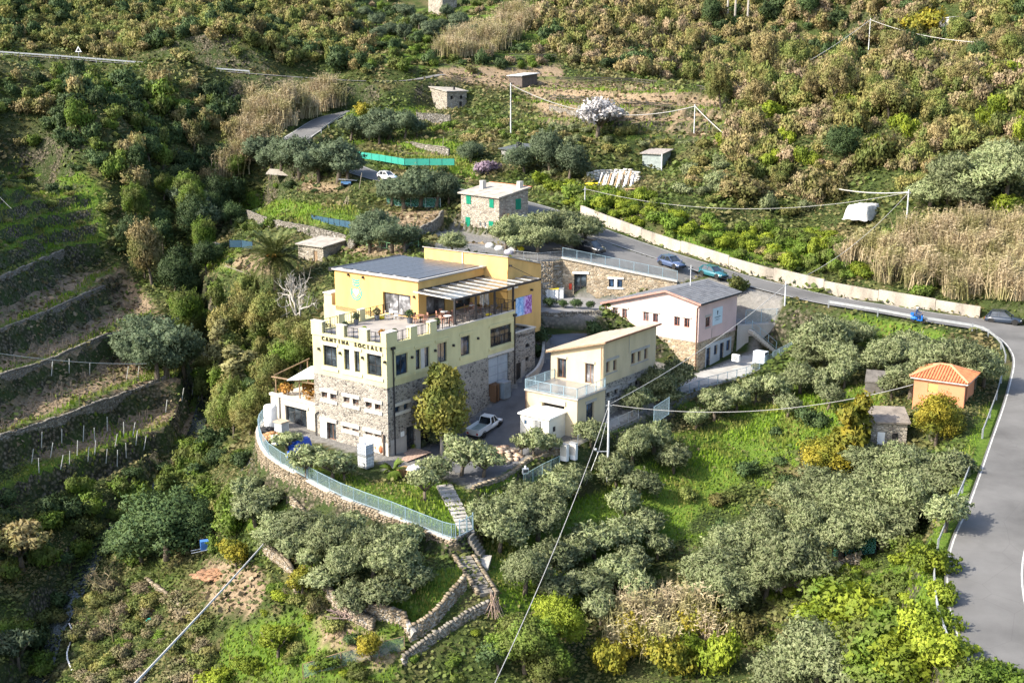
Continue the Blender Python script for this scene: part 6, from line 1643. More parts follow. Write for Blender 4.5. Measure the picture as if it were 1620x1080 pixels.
OSC = 1.16
OL = lambda pts, label, group, m='olive', kind='olive', name='olive_tree', cat='olive tree', **kw: [plant_uv(kind, m, u, v, r * OSC, label, group, name, cat, **kw) for (u, v, r) in pts]
OL([(445, 838, 32), (480, 830, 38), (470, 862, 26), (520, 850, 42), (545, 880, 34), (590, 868, 40), (560, 830, 28), (625, 885, 34), (655, 905, 26), (610, 925, 30), (560, 935, 28), (515, 905, 26), (640, 850, 24), (495, 880, 24)], 'silvery olive tree under the curved terrace wall', 'olives under the terrace wall')
OL([(405, 800, 26), (395, 775, 22), (425, 785, 20)], 'grey olive tree left of the terrace wall', 'olives left of the terrace wall')
OL([(800, 805, 42), (845, 785, 36), (790, 840, 30), (850, 820, 32), (880, 765, 28), (905, 745, 26)], 'large silvery olive tree right of the garden steps', 'olives right of the garden steps')
OL([(830, 900, 34), (870, 880, 28), (905, 870, 30), (940, 850, 30), (985, 832, 30), (1020, 820, 24), (930, 920, 30), (970, 900, 28), (1005, 930, 28), (880, 935, 24), (950, 960, 26), (1000, 890, 24), (1040, 860, 22)], 'grey olive tree on the lower central slope', 'olives on the lower central slope')
OL([(1000, 705, 28), (1035, 690, 24), (1065, 720, 24), (975, 740, 26), (1010, 760, 26), (935, 690, 20), (990, 800, 24)], 'silvery olive tree on the green slope below the beige house', 'olives below the beige house')
OL([(1130, 640, 22), (1165, 628, 22), (1195, 615, 22), (1225, 612, 24), (1265, 592, 26), (1300, 600, 22), (1335, 588, 22), (1100, 660, 18), (1245, 640, 18), (1310, 625, 18)], 'small silvery olive tree below the pink house', 'olives below the pink house')
OL([(1300, 530, 38), (1275, 555, 26), (1330, 560, 28), (1350, 525, 24), (1410, 545, 34), (1385, 570, 24), (1440, 540, 22)], 'olive tree between the pink house and the guard rail', 'olives inside the road bend')
OL([(1440, 590, 34), (1480, 575, 34), (1520, 570, 34), (1555, 580, 28), (1410, 608, 22), (1540, 585, 26)], 'dense olive tree behind the orange hut', 'olives behind the orange hut')
OL([(1125, 890, 46), (1160, 850, 40), (1155, 925, 42), (1215, 830, 40), (1250, 880, 50), (1210, 905, 40), (1280, 830, 36), (1260, 785, 36), (1300, 770, 34), (1340, 790, 44), (1330, 840, 40), (1380, 760, 44), (1395, 820, 42), (1430, 735, 36), (1440, 790, 44), (1480, 750, 42), (1495, 800, 34), (1365, 715, 30), (1505, 735, 28), (1110, 930, 30)], 'big silvery olive tree of the lower right grove', 'olives of the lower right grove')
OL([(1290, 1025, 58), (1240, 1055, 40), (1330, 1060, 36)], 'big grey olive tree at the bottom right of centre', 'olives at the bottom edge')
OL([(800, 368, 24), (830, 355, 26), (865, 352, 28), (895, 350, 28), (925, 362, 24), (850, 375, 22), (890, 375, 22), (815, 378, 18), (935, 352, 16)], 'olive tree by the roadside right of the shuttered house', 'roadside olives by the shuttered house', name='roadside_olive')
OL([(715, 380, 22)], 'round clipped olive just behind the winery roof', None)
OL([(595, 352, 26), (620, 368, 28), (585, 375, 22), (640, 375, 20), (575, 358, 18)], 'dark olive tree left of the lane behind the winery', 'olives left of the lane', 'olive_dark')
OL([(640, 300, 28), (665, 295, 30), (690, 300, 26), (620, 302, 20), (710, 305, 18)], 'dark round olive left of the shuttered house', 'olives left of the shuttered house', 'olive_dark')
OL([(418, 235, 26), (445, 240, 26), (475, 245, 30), (505, 252, 30), (535, 250, 32), (550, 262, 22), (430, 255, 20)], 'dark olive tree in the row hiding the road bend', 'olives hiding the road bend', 'olive_dark')
OL([(555, 198, 20), (585, 195, 22), (615, 195, 22), (640, 198, 20), (600, 208, 18), (660, 200, 16)], 'dark olive tree below the old stone house', 'olives below the old stone house', 'olive_dark')
OL([(575 + i * 22, 18 + (i % 3) * 14, 13) for i in range(9)] + [(560, 45, 13), (600, 50, 13), (640, 52, 13), (680, 48, 13), (720, 45, 13), (700, 36, 12)], 'small far olive on the terraces at top centre', 'far olives at the top', 'olive_dark')
OL([(235, 525, 40), (265, 545, 42), (215, 545, 30), (290, 560, 28), (250, 570, 30)], 'dark blue-green olive at the end of the left vineyard', 'olives at the end of the vineyard', 'olive_dark')
OL([(305, 325, 28), (325, 345, 26), (290, 310, 22), (330, 320, 20)], 'dark olive tree in the shaded valley at upper left', 'olives of the shaded valley', 'olive_dark')
OL([(485, 722, 30), (525, 722, 34), (455, 690, 22), (545, 735, 22)], 'open olive tree beside the blue tarpaulin', 'olives of the front terrace', kind='open_olive')
OL([(730, 712, 34), (690, 735, 24), (765, 725, 26)], 'open olive tree over the parking bay', 'olives at the parking bay', kind='open_olive')
OL([(672, 762, 26)], 'single small olive standing on the lawn beside the steps', None, kind='open_olive')
OL([(845, 690, 28), (872, 702, 24), (825, 700, 18)], 'thin olive tree beside the white site cabin', 'olives at the site cabin', kind='open_olive')
OL([(1040, 605, 26), (1075, 592, 24), (1010, 625, 22), (1055, 625, 20), (1000, 640, 16)], 'olive tree against the stone base of the beige house', 'olives against the beige house')
OL([(1545, 268, 46), (1500, 280, 38), (1590, 275, 40), (1470, 300, 28), (1520, 300, 30), (1575, 240, 30)], 'big pale olive tree above the canes at right', 'olives above the canes')
OL([(830, 245, 26), (870, 240, 30), (900, 255, 26), (745, 238, 18)], 'dark leafy tree right of the dark-roofed shed', 'trees by the dark-roofed shed', 'olive_dark', 'round', 'leafy_tree', 'tree')
# single trees and shrubs one can point at
def one(kind, m, u, v, r, label, name, cat='tree', **kw): return plant_uv(kind, m, u, v, r, label, None, name, cat, **kw)
p = at_z(700, 718, -1.0)
YT = thing('yard_tree', 'tall ochre-green tree against the long side of the winery', 'tree', tuple(p), .6); YT.scale = (2.65, 2.65, 3.1)
V, Fq = leaf_cloud(900, 7000, [(0, 0, 2.35, .62, .62, .5), (.3, .2, 1.9, .75, .7, .6), (-.35, -.2, 1.7, .75, .7, .65), (.1, -.4, 1.4, .8, .7, .6), (.45, .3, 1.25, .65, .65, .6), (-.4, .3, 1.2, .6, .6, .6), (.2, -.1, .9, .7, .7, .45), (-.1, .1, 2.7, .35, .35, .3), (.4, -.1, 2.5, .3, .3, .3)], .085, 1.8, shell=.5)
link_mesh('crown', leaf_mesh('crown', V, Fq, LM['tree_yellow']), YT); link_mesh('trunk', trunk_mesh('trunk', 71, bark_pale, .9, .07, 4, .5, 1.8), YT)
one('round', 'yellow', 1305, 712, 44, 'golden mimosa left of the grey stone hut', 'mimosa_tree'); one('tall', 'yellow', 1345, 690, 48, 'taller golden mimosa beside the grey stone hut', 'mimosa_tree', sz=.8)
one('round', 'yellow', 1480, 668, 40, 'orange-flecked citrus tree in front of the orange hut', 'citrus_tree', 'citrus tree'); one('bush', 'rust', 1475, 632, 18, 'orange-leaved bush against the orange hut', 'bush', 'bush')
one('round', 'yellow', 375, 872, 27, 'round yellow citrus tree right of the big dark tree', 'citrus_tree', 'citrus tree')
one('round', 'yellow', 478, 920, 24, 'yellow citrus bush under the thick cable end', 'citrus_tree', 'citrus tree'); one('bush', 'pink', 500, 945, 24, 'pinkish dry bush right of the yellow citrus', 'dry_bush', 'bush')
one('round', 'yellow', 588, 1020, 22, 'small yellow citrus beside the lowest rubble wall', 'citrus_tree', 'citrus tree')
one('round', 'dark', 265, 815, 70, 'largest dark evergreen tree at lower left', 'evergreen_tree', 'evergreen', sz=.85); one('round', 'dark', 310, 805, 44, 'dark evergreen joined to the right side of the largest one', 'evergreen_tree', 'evergreen', sz=.9); one('round', 'dark', 225, 850, 40, 'dark evergreen at the lower left foot of the largest one', 'evergreen_tree', 'evergreen')
one('open_olive', 'lime', 440, 1005, 36, 'bright lime-green young tree at lower left', 'young_tree'); one('bush', 'lime', 395, 1040, 26, 'bright lime-green bush left of the young tree', 'bush', 'bush'); one('bush', 'lime', 345, 1060, 26, 'bright green bush at the bottom edge left of the young tree', 'bush', 'bush')
one('bush', 'green', 520, 1035, 24, 'green bush beside the wire fence at the bottom', 'bush', 'bush'); one('bush', 'dark', 560, 1010, 18, 'dark bush under the pale rubble wall', 'bush', 'bush')
one('bare', 'twig', 165, 920, 46, 'leafless grey tree on the stream bank', 'bare_tree', hc=.6); one('bare', 'twig', 180, 990, 56, 'low leafless brown tree at the bottom left', 'bare_tree', hc=.5, sz=.8); one('bare', 'twig', 320, 865, 24, 'leafless pruned tree behind the blue barrow', 'bare_tree', hc=.6)
LM['pale_twig'] = mat_leaf('pale_twig', (.34, .31, .27), (.50, .47, .42), None, trans=.05, per_tree=.05)
one('bare', 'pale_twig', 468, 462, 62, 'tall pale leafless tree left of the winery', 'bare_tree', hc=.95, sz=1.45)
one('bare', 'pale_twig', 478, 480, 46, 'smaller pale leafless tree against the winery side', 'bare_tree', hc=.95, sz=1.4)
one('willow' if 'willow' in PROTO else 'tall', 'willow', 385, 585, 38, 'pale spring-leaved tree left of the winery annex', 'spring_tree', sz=.85)
one('tall', 'willow', 350, 550, 26, 'thin pale tree behind the spring-leaved tree', 'spring_tree', sz=.9)
one('open_olive', 'bloom', 945, 185, 36, 'white-blossomed tree on the earth terrace', 'blossom_tree', 'blossom tree', i=0, hc=.9); one('bush', 'bloom', 945, 182, 30, 'inner mass of the white-blossomed tree', 'blossom_tree', 'blossom tree', hc=.5)
one('bush', 'lilac', 770, 262, 22, 'lilac-flowering bush beside the dark-roofed shed', 'lilac_bush', 'bush', hc=.6)
one('bush', 'lime', 1588, 118, 36, 'bright green round bush high at the right edge', 'broom_bush', 'bush', hc=.5); one('bush', 'yellow', 1470, 40, 34, 'yellow broom bush at the top right', 'broom_bush', 'bush', hc=.5); one('bush', 'lime', 1590, 325, 28, 'yellow-green bush at the right edge above the canes', 'broom_bush', 'bush', hc=.5)
one('bush', 'yellow', 575, 175, 18, 'yellow flowering bush beside the upper road bend', 'broom_bush', 'bush', hc=.4); one('bush', 'yellow', 715, 165, 12, 'yellow bush against the old stone house', 'broom_bush', 'bush', hc=.4)
one('bush', 'heath', 1170, 300, 34, 'tan blossoming bush on the road bank', 'heath_bush', 'bush', hc=.5)
one('round', 'green', 830, 1010, 52, 'leafy yellow-green tree at the bottom centre', 'leafy_tree', sz=.9); one('round', 'lime', 880, 985, 44, 'bright leafy tree right of the bottom centre tree', 'leafy_tree'); one('round', 'dark', 790, 1040, 30, 'darker leafy tree left of the bottom centre tree', 'leafy_tree'); one('round', 'green', 870, 1050, 44, 'leafy tree cut by the bottom edge at centre', 'leafy_tree')
for (u, v, r, m, l) in [(1035, 1015, 34, 'yellow', 'golden broom bush in the middle of the bottom canes'), (1085, 1020, 32, 'lime', 'lime broom bush in the middle of the bottom canes'), (1010, 1000, 44, 'yellow', 'golden broom bush left of the bottom canes'), (1060, 1040, 46, 'yellow', 'golden broom bush at the bottom edge'), (1110, 985, 36, 'yellow', 'golden broom bush right of the bottom canes'), (960, 1050, 36, 'yellow', 'golden broom bush beside the leafy trees'), (1140, 1040, 40, 'lime', 'yellow-green bush right of the broom'), (1180, 1000, 30, 'maquis', 'brownish bush under the lower grove')]: one('bush', m, u, v, r, l, 'broom_bush', 'bush', hc=.6, sz=1.2)
for i, (u, v, r) in enumerate([(1330, 935, 46), (1370, 965, 50), (1300, 975, 36), (1400, 1010, 52), (1440, 1050, 50), (1360, 1040, 44), (1420, 930, 36), (1460, 985, 38), (1480, 1030, 34), (1400, 1065, 40), (1340, 1005, 36), (1470, 890, 30), (1440, 870, 26), (1490, 940, 24)]): plant_uv('bush', 'lime' if i % 3 else 'green', u, v, r * 1.3, 'rounded yellow-green bush on the bank below the lower road', 'green bushes below the lower road', 'green_bush', 'bush', hc=.5)
for (u, v, r) in [(1380, 1075, 40), (1540, 1075, 40), (1600, 1080, 44), (1570, 1065, 30)]: plant_uv('bush', 'green', u, v, r, 'green bush at the bottom right corner by the road', 'bushes at the bottom right corner', 'green_bush', 'bush', hc=.5)
for (u, v, r) in [(1020, 1040, 22)]: pass
cane_label = {'bottom': 'dry tan cane clump among the broom at the bottom', 'right': 'dry tan cane clump on the bank above the road wall at right', 'upper': 'tan cane clump on the upper left slope', 'top': 'tan cane clump on the terraces at top centre'}
def canes(key, pts, h):
    for (u, v) in pts:
        p = gp(u, v); o = link_mesh('cane_clump', PROTO['cane'][0][int(rng.integers(4))]); o.location = tuple(p); o.rotation_euler = (0, 0, rng.uniform(0, 6)); s = h * rng.uniform(.8, 1.2); o.scale = (s * .9, s * .9, s); tag(o, cane_label[key], 'canes', 'cane clumps, ' + key)
def rpoly(poly, n, seed):
    r = np.random.default_rng(seed); out = []
    us = [p[0] for p in poly]; vs = [p[1] for p in poly]
    while len(out) < n:
        u, v = r.uniform(min(us), max(us)), r.uniform(min(vs), max(vs))
        if in_poly(np.array([u]), np.array([v]), poly)[0]: out.append((u, v))
    return out
canes('bottom', rpoly([(960, 1000), (1060, 970), (1130, 990), (1120, 1040), (980, 1040)], 12, 1), 3.2)
canes('right', rpoly([(1320, 402), (1420, 396), (1440, 356), (1620, 370), (1620, 478), (1540, 480), (1420, 455), (1340, 430)], 95, 2), 3.3)
canes('upper', rpoly([(395, 170), (470, 165), (545, 135), (540, 165), (460, 200), (420, 240), (360, 300), (340, 290), (380, 220)], 70, 3), 4.2)
canes('top', rpoly([(730, 60), (800, 20), (860, 30), (800, 80), (740, 95), (680, 90)], 60, 4), 4.0)

# palms
def palm(name, label, p, h, frond, n, m='palm', r=.35):
    o = thing(name, label, 'palm', tuple(p)); mb = MB(); mb.tube([(0, 0, -.5), (0, 0, h * .5), (.05, 0, h)], [r * 1.1, r, r * 1.15], 9); mb.build('trunk', bark, o)
    q = np.random.default_rng(len(label))
    def frond_mesh(L, droop, seed):
        r_ = np.random.default_rng(seed); V = []; Fs = []
        N = 16; sp = [np.array([L * (t - .12 * t * t * droop), 0, L * (.55 * t - (.35 + .55 * droop) * t * t)]) for t in np.linspace(0, 1, N)]
        for i in range(N - 1):
            b = len(V); w = .035; V += [sp[i] + [0, -w, 0], sp[i] + [0, w, 0], sp[i + 1] + [0, w, 0], sp[i + 1] + [0, -w, 0]]; Fs.append((b, b + 1, b + 2, b + 3))
            for sg in (-1, 1):
                for k in range(3):
                    c = sp[i] + (sp[i + 1] - sp[i]) * k / 3; l = L * .2 * math.sin(math.pi * (.12 + .85 * i / N)) * r_.uniform(.8, 1.1); d = np.array([.55, sg * .8, r_.uniform(-.45, .1)]) * l
                    b = len(V); V += [c, c + [.15, 0, .0], c + d + [.04, 0, 0]]; Fs.append((b, b + 1, b + 2))
        me = bpy.data.meshes.new('frond'); me.from_pydata([tuple(v) for v in V], [], Fs); me.update(); me.materials.append(LM[m]); return me
    fm = [frond_mesh(frond, d_, s_) for s_, d_ in enumerate((.1, .5, .9, 1.3))]
    for i in range(n):
        k = i % 4; f = link_mesh('frond', fm[k], o); f.location = (0, 0, h); f.rotation_euler = (q.uniform(-.15, .15), -R((38, 20, 2, -18)[k]) + q.uniform(-.12, .12), i * 2.399)
    return o
PL = palm('date_palm', 'large date palm with orange fruit stalks left of the winery', at_z(437, 452, 7.0), 3.6, 4.9, 72)
mb = MB(); q_ = np.random.default_rng(3)
for k in range(16): a = q_.uniform(0, 6.28); mb.tube([(0, 0, 3.7), (math.cos(a) * .6, math.sin(a) * .6, 4.6), (math.cos(a) * 1.1, math.sin(a) * 1.1, 4.1)], [.05, .05, .16], 4)
mb.build('fruit_stalks', LM['rust'], PL)
palm('fan_palm', 'small fan palm on the edge of the stone yard', at_z(622, 756, -1.2), .7, 1.3, 26, 'green', .15)
palm('dwarf_palm', 'dwarf palm among the olives below the guard rail', gp(1345, 560), .8, 1.9, 26, 'palm', .2)

# hedges and planted shrubs
def hedge(label, a, b, w, h, m='green'):
    a, b = np.array(a, float), np.array(b, float); L = np.linalg.norm((b - a)[:2]); d = b - a; r = np.random.default_rng(int(a[0] * 10) % 99)
    o = thing('clipped_hedge', label, 'hedge', tuple(a), math.atan2(d[1], d[0]))
    n = int(900 * L * h / 4); side = r.random(n); x = r.uniform(0, L, n); y = np.where(side < .4, r.choice([-1, 1], n) * w / 2, r.uniform(-w / 2, w / 2, n)); z = np.where(side < .4, r.uniform(0, h, n), h) + r.normal(0, .04, n); y = y + r.normal(0, .04, n)
    c = np.c_[x, y, z + x / L * d[2]]; nr = r.normal(size=(n, 3)); nr /= np.linalg.norm(nr, axis=1)[:, None]; t = np.cross(nr, r.normal(size=(n, 3))); t /= np.linalg.norm(t, axis=1)[:, None]; bb = np.cross(nr, t); s = .12 * r.uniform(.7, 1.3, n)[:, None]
    V = np.stack([c - t * s, c + bb * s * .7, c + t * s, c - bb * s * .7], 1).reshape(-1, 3); link_mesh('foliage', np_mesh('foliage', V, np.arange(n * 4).reshape(n, 4), LM[m]), o)
    mb = MB(); mb.prism([(.05, -w / 2 + .06), (L - .05, -w / 2 + .06), (L - .05, w / 2 - .06), (.05, w / 2 - .06)], [-.2, d[2] - .2, d[2] - .2, -.2], [h - .08, h + d[2] - .08, h + d[2] - .08, h - .08]); mb.build('twigs', mat('hedge_core', (.02, .03, .01), .95, .2, 3) if 'hedge_core' not in MATS else MATS['hedge_core'], o)
hedge('square clipped hedge between the two white gate pillars', at_z(1188, 480, 6.4), at_z(1226, 478, 6.6), 1.3, 1.9)
hedge('long clipped hedge right of the gate with a bright top', at_z(1252, 492, 6.2), at_z(1298, 474, 7.3), 1.5, 1.6)
for i, (u, v) in enumerate([(868, 484), (889, 485), (912, 485), (934, 486)]): plant('bush', 'dark', at_z(u, v, 7.3), .72, 'round clipped shrub on the edge of the upper yard', 'clipped shrubs of the upper yard', 'clipped_shrub', 'shrub', 1.2)
for (u, v, r, l) in [(855, 530, 16, 'dark climbing shrub at the corner of the stone flank'), (846, 555, 15, 'green planter shrub beside the ramp'), (938, 520, 18, 'dark shrub hanging over the ramp wall'), (955, 528, 14, 'dark shrub at the right end of the ramp wall')]: one('bush', 'dark', u, v, r, l, 'wall_shrub', 'shrub', hc=.7, sz=1.2)
for (u, v, r, m, l) in [(690, 690, 18, 'olive', 'grey lavender bush under the yard tree'), (668, 700, 12, 'olive', 'grey bush beside the cellar door'), (712, 700, 14, 'olive_dark', 'dark grey bush behind the parked pickup'), (650, 705, 8, 'lime', 'small yellow-green plant beside the cellar door'), (1196, 578, 8, 'yellow', 'yellow potted bush beside the air-conditioning unit'), (1165, 452, 20, 'maquis', 'brown-green bush beside the parking strip'), (1150, 460, 14, 'maquis', 'small bush at the end of the parking strip'), (800, 528, 8, 'dark', 'planter greenery on the stone flank')]: one('bush', m, u, v, r, l, 'garden_bush', 'bush', hc=.7)
ang = at_z(0, 0, 0)
V, Fq = leaf_cloud(31, 900, [(2.2, 12.2, 3.6, .5, 1.3, .9), (2.0, 13.2, 3.4, .4, .8, .9), (1.8, 16.3, 3.2, .6, .9, .6)], .22, 1.3)
tag(link_mesh('vine_cover', leaf_mesh('vine_cover', V @ np.array([[math.cos(R(53)), math.sin(R(53)), 0], [-math.sin(R(53)), math.cos(R(53)), 0], [0, 0, 1]]) + [-11.98, 110.74, 0], Fq, LM['rust'])), 'rust-coloured vine over the pergola of the annex', 'vine')
V, Fq = leaf_cloud(32, 500, [(2.4, 10.7, 3.7, .6, .7, 1.0)], .22, 1.3)
tag(link_mesh('vine_cover', leaf_mesh('vine_cover', V @ np.array([[math.cos(R(53)), math.sin(R(53)), 0], [-math.sin(R(53)), math.cos(R(53)), 0], [0, 0, 1]]) + [-11.98, 110.74, 0], Fq, LM['green'])), 'green vine between the annex pergola and the winery wall', 'vine')

# pines on the skyline of the frame
for i, (u, vt, vb) in enumerate([(1150, -40, 38), (1162, -40, 40), (1182, -40, 42)]):
    b = gp(u, vb); o = thing('pine_tree', ['pine trunk with ivy, left of three at the top edge', 'middle pine trunk at the top edge', 'right pine trunk of three at the top edge'][i], 'pine', tuple(b)); mb = MB(); mb.tube([(0, 0, -1), (.1, 0, 8), (0, .1, 15)], [.3, .24, .12], 7); mb.build('trunk', bark_pale, o)
    V, Fq = leaf_cloud(300 + i, 1500, [(0, 0, 15, 2.5, 2.5, 1.4), (1.2, .5, 13.5, 1.6, 1.6, .9), (-1.2, -.4, 13, 1.6, 1.6, .8)], .4, 2.2); link_mesh('crown', leaf_mesh('crown', V, Fq, LM['dark']), o)
one('tall', 'maquis', 1408, 75, 28, 'slender pine beside the highest utility pole', 'pine_tree', 'pine', sz=1.1)

# scattered shrubs: each is its own object, forms shared
PLAN = []
def scatter(poly, spacing, rr, mix, seed, hmax=1.0, limit=400, avoid=()):
    """plants over the part of the ground seen inside an outline; mix = [(weight, kind, material, name, label, group)]"""
    r = np.random.default_rng(seed)
    us = np.array([p[0] for p in poly], float); vs = np.array([p[1] for p in poly], float)
    pts = np.array([gp(u, v) for u, v in zip(us, vs)])
    x0, x1, y0, y1 = pts[:, 0].min() - 12, pts[:, 0].max() + 12, pts[:, 1].min() - 12, pts[:, 1].max() + 12
    gx, gy = np.meshgrid(np.arange(x0, x1, spacing), np.arange(y0, y1, spacing), indexing='ij')
    x = gx.ravel() + r.uniform(-.45, .45, gx.size) * spacing; y = gy.ravel() + r.uniform(-.45, .45, gx.size) * spacing
    z = H(x, y); u, v = project(np.c_[x, y, z])
    ok = in_poly(u, v, poly) & ~flat_mask(x, y) & (y > 50)
    for d, _ in (dist_seg(x, y, [(p[0], p[1]) for p in L_]) for L_ in (ROAD, ROAD_UP)): ok &= d > 4.2
    for a in avoid: ok &= ~in_poly(u, v, a)
    idx = np.nonzero(ok)[0]; r.shuffle(idx); idx = idx[:limit]
    w = np.array([m_[0] for m_ in mix], float); w /= w.sum()
    patch = vnoise(x, y, .06, seed)
    for k in idx:
        t = (r.random() * .65 + (patch[k] * .5 + .5) * .35)
        j = min(int(np.searchsorted(np.cumsum(w), t)), len(mix) - 1)
        _, kind, m_, name, label, group = mix[j]
        PLAN.append((kind, m_, (x[k], y[k], z[k] - .1), rr[0] + (rr[1] - rr[0]) * r.random() ** 1.6, label, group, name, 'shrub' if kind in ('shrub', 'bush') else 'tree', r.uniform(.9, 1.5) * hmax))
AVOID = [[(1470, 20), (1530, 20), (1530, 60), (1470, 60)], [(1310, 290), (1430, 290), (1430, 365), (1310, 365)], [(660, -10), (730, -10), (730, 35), (660, 35)], [(1330, 310), (1410, 310), (1410, 350), (1330, 350)], [(930, 255), (1090, 235), (1090, 300), (940, 310)], [(660, 130), (770, 125), (780, 200), (660, 200)], [(1090, 160), (1110, 160), (1110, 215), (1090, 215)], [(800, 110), (870, 110), (870, 150), (800, 150)], [(755, 225), (840, 225), (840, 265), (755, 265)]]
tl = lambda w, kind, m, name, tone, where: (w, kind, m, name, tone + ' tree ' + where, tone + ' trees ' + where)
hs_ = lambda w, m, name, tone, where: (w, 'shrub', m, name, tone + ' shrub ' + where, tone + ' shrubs ' + where)
wr = 'on the sunlit upper right slope'
scatter([(1140, 120), (1250, 100), (1760, 95), (1760, 240), (1480, 250), (1440, 330), (1300, 320), (1230, 300), (1180, 300), (1130, 225), (1150, 170)], 2.15, (1.0, 2.7), [hs_(.38, 'heath', 'heath_shrub', 'tan flowering', wr), hs_(.2, 'pink', 'pink_heath_shrub', 'pinkish', wr), hs_(.3, 'maquis', 'maquis_shrub', 'olive-green', wr), hs_(.12, 'lime', 'broom_shrub', 'yellow-green', wr)], 51, 1.3, 900, AVOID)
wr = 'on the slope along the top right edge'
scatter([(880, -30), (1760, -30), (1760, 110), (1250, 105), (1140, 135), (1010, 122), (900, 100), (850, 50)], 2.6, (1.3, 3.1), [hs_(.3, 'maquis', 'maquis_shrub', 'olive-green', wr), hs_(.28, 'heath', 'heath_shrub', 'tan flowering', wr), hs_(.2, 'pink', 'pink_heath_shrub', 'pinkish', wr), hs_(.22, 'dark', 'dark_shrub', 'dark green', wr)], 52, 1.3, 900, AVOID)
scatter([(1000, 20), (1640, 20), (1640, 230), (1480, 250), (1300, 300), (1150, 200), (1050, 110)], 9.5, (1.8, 3.2), [tl(.45, 'round', 'maquis', 'hillside_tree', 'olive-green', 'standing over the scrub at upper right'), tl(.3, 'round', 'heath', 'tan_tree', 'tan', 'standing over the scrub at upper right'), tl(.25, 'round', 'dark', 'dark_tree', 'dark green', 'standing over the scrub at upper right')], 67, 1.3, 60, AVOID)
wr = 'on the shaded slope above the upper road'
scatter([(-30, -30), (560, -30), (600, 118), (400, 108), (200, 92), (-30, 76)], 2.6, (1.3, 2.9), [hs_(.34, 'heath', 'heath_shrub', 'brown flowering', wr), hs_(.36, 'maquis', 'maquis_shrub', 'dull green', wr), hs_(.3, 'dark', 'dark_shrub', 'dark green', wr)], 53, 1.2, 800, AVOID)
wr = 'below the upper road at left'
scatter([(-30, 100), (200, 112), (400, 130), (560, 140), (520, 165), (400, 200), (370, 290), (250, 290), (170, 300), (110, 240), (-30, 240)], 3.0, (1.2, 2.8), [hs_(.45, 'green', 'green_shrub', 'green', wr), hs_(.3, 'dark', 'dark_shrub', 'dark green', wr), hs_(.25, 'heath', 'heath_shrub', 'tan flowering', wr)], 54, 1.2, 330, AVOID + [[(-30, 85), (600, 128), (600, 150), (-30, 118)], [(395, 170), (545, 130), (545, 165), (420, 240), (340, 300), (380, 220)]])
wr = 'on the terraces at top centre'
scatter([(560, -20), (880, -20), (900, 95), (820, 110), (700, 125), (600, 128), (540, 100)], 3.6, (1.2, 2.2), [hs_(.5, 'green', 'green_shrub', 'green', wr), hs_(.25, 'dark', 'dark_shrub', 'dark green', wr), hs_(.25, 'pink', 'pink_heath_shrub', 'pinkish', wr)], 55, 1.0, 170, AVOID + [[(690, 40), (830, 10), (870, 40), (800, 90), (690, 95)]])
wr = 'in the shaded stream valley'
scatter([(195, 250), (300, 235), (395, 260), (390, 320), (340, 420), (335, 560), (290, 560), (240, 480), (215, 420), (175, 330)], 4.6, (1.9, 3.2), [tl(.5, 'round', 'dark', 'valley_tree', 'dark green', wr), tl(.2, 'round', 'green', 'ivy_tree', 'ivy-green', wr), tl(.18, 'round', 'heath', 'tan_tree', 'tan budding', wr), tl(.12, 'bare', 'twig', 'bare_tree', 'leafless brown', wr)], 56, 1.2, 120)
wr = 'on the slope left of the winery'
scatter([(340, 470), (420, 520), (500, 540), (505, 600), (430, 650), (405, 700), (340, 700), (310, 620), (340, 560)], 3.6, (1.3, 2.4), [tl(.4, 'round', 'green', 'leafy_tree', 'green', wr), tl(.25, 'round', 'maquis', 'scrub_tree', 'dull green', wr), tl(.2, 'round', 'dark', 'dark_tree', 'dark green', wr), tl(.15, 'bare', 'twig', 'bare_tree', 'leafless grey', wr)], 57, 1.1, 110)
wr = 'along the stream at lower left'
scatter([(-30, 780), (150, 770), (330, 700), (420, 730), (400, 790), (350, 900), (230, 900), (150, 880), (100, 930), (70, 1080), (-30, 1090)], 3.0, (1.1, 2.1), [hs_(.4, 'dark', 'dark_shrub', 'dark green', wr), hs_(.35, 'green', 'green_shrub', 'green', wr), hs_(.25, 'maquis', 'maquis_shrub', 'dull green', wr)], 58, 1.0, 150, [[(60, 690), (270, 650), (280, 690), (150, 770), (20, 775)]])
one('open_olive', 'heath', 35, 850, 50, 'tan leafless-looking tree at the far left edge', 'tan_tree'); one('open_olive', 'olive_dark', 30, 1020, 40, 'grey olive at the bottom left corner', 'olive_tree', 'olive tree')
wr = 'on the bright bank above the road wall'
scatter([(845, 285), (920, 300), (1040, 320), (1100, 350), (1320, 375), (1400, 455), (1300, 440), (1110, 400), (1000, 360), (900, 325)], 2.2, (1.1, 1.9), [hs_(.55, 'green', 'green_shrub', 'bright green', wr), hs_(.3, 'lime', 'broom_shrub', 'lime', wr), hs_(.15, 'heath', 'heath_shrub', 'tan', wr)], 59, .9, 200, AVOID)
wr = 'among the canes at right'
scatter([(1340, 400), (1420, 360), (1620, 380), (1620, 480), (1500, 478), (1400, 455)], 3.4, (.9, 1.7), [hs_(.5, 'green', 'green_shrub', 'bright green', wr), hs_(.25, 'maquis', 'maquis_shrub', 'olive-green', wr), hs_(.25, 'heath', 'heath_shrub', 'tan', wr)], 66, .9, 60, AVOID)
wr = 'on the half-wild bank behind the shuttered house'
scatter([(850, 200), (1000, 215), (1130, 235), (1200, 300), (1300, 330), (1290, 350), (1120, 330), (1000, 300), (900, 290), (850, 270)], 3.0, (1.0, 1.9), [hs_(.35, 'maquis', 'maquis_shrub', 'olive-green', wr), hs_(.35, 'olive', 'grey_shrub', 'grey-green', wr), hs_(.3, 'heath', 'heath_shrub', 'tan', wr)], 60, .9, 130, AVOID)
wr = 'on the lower green slope'
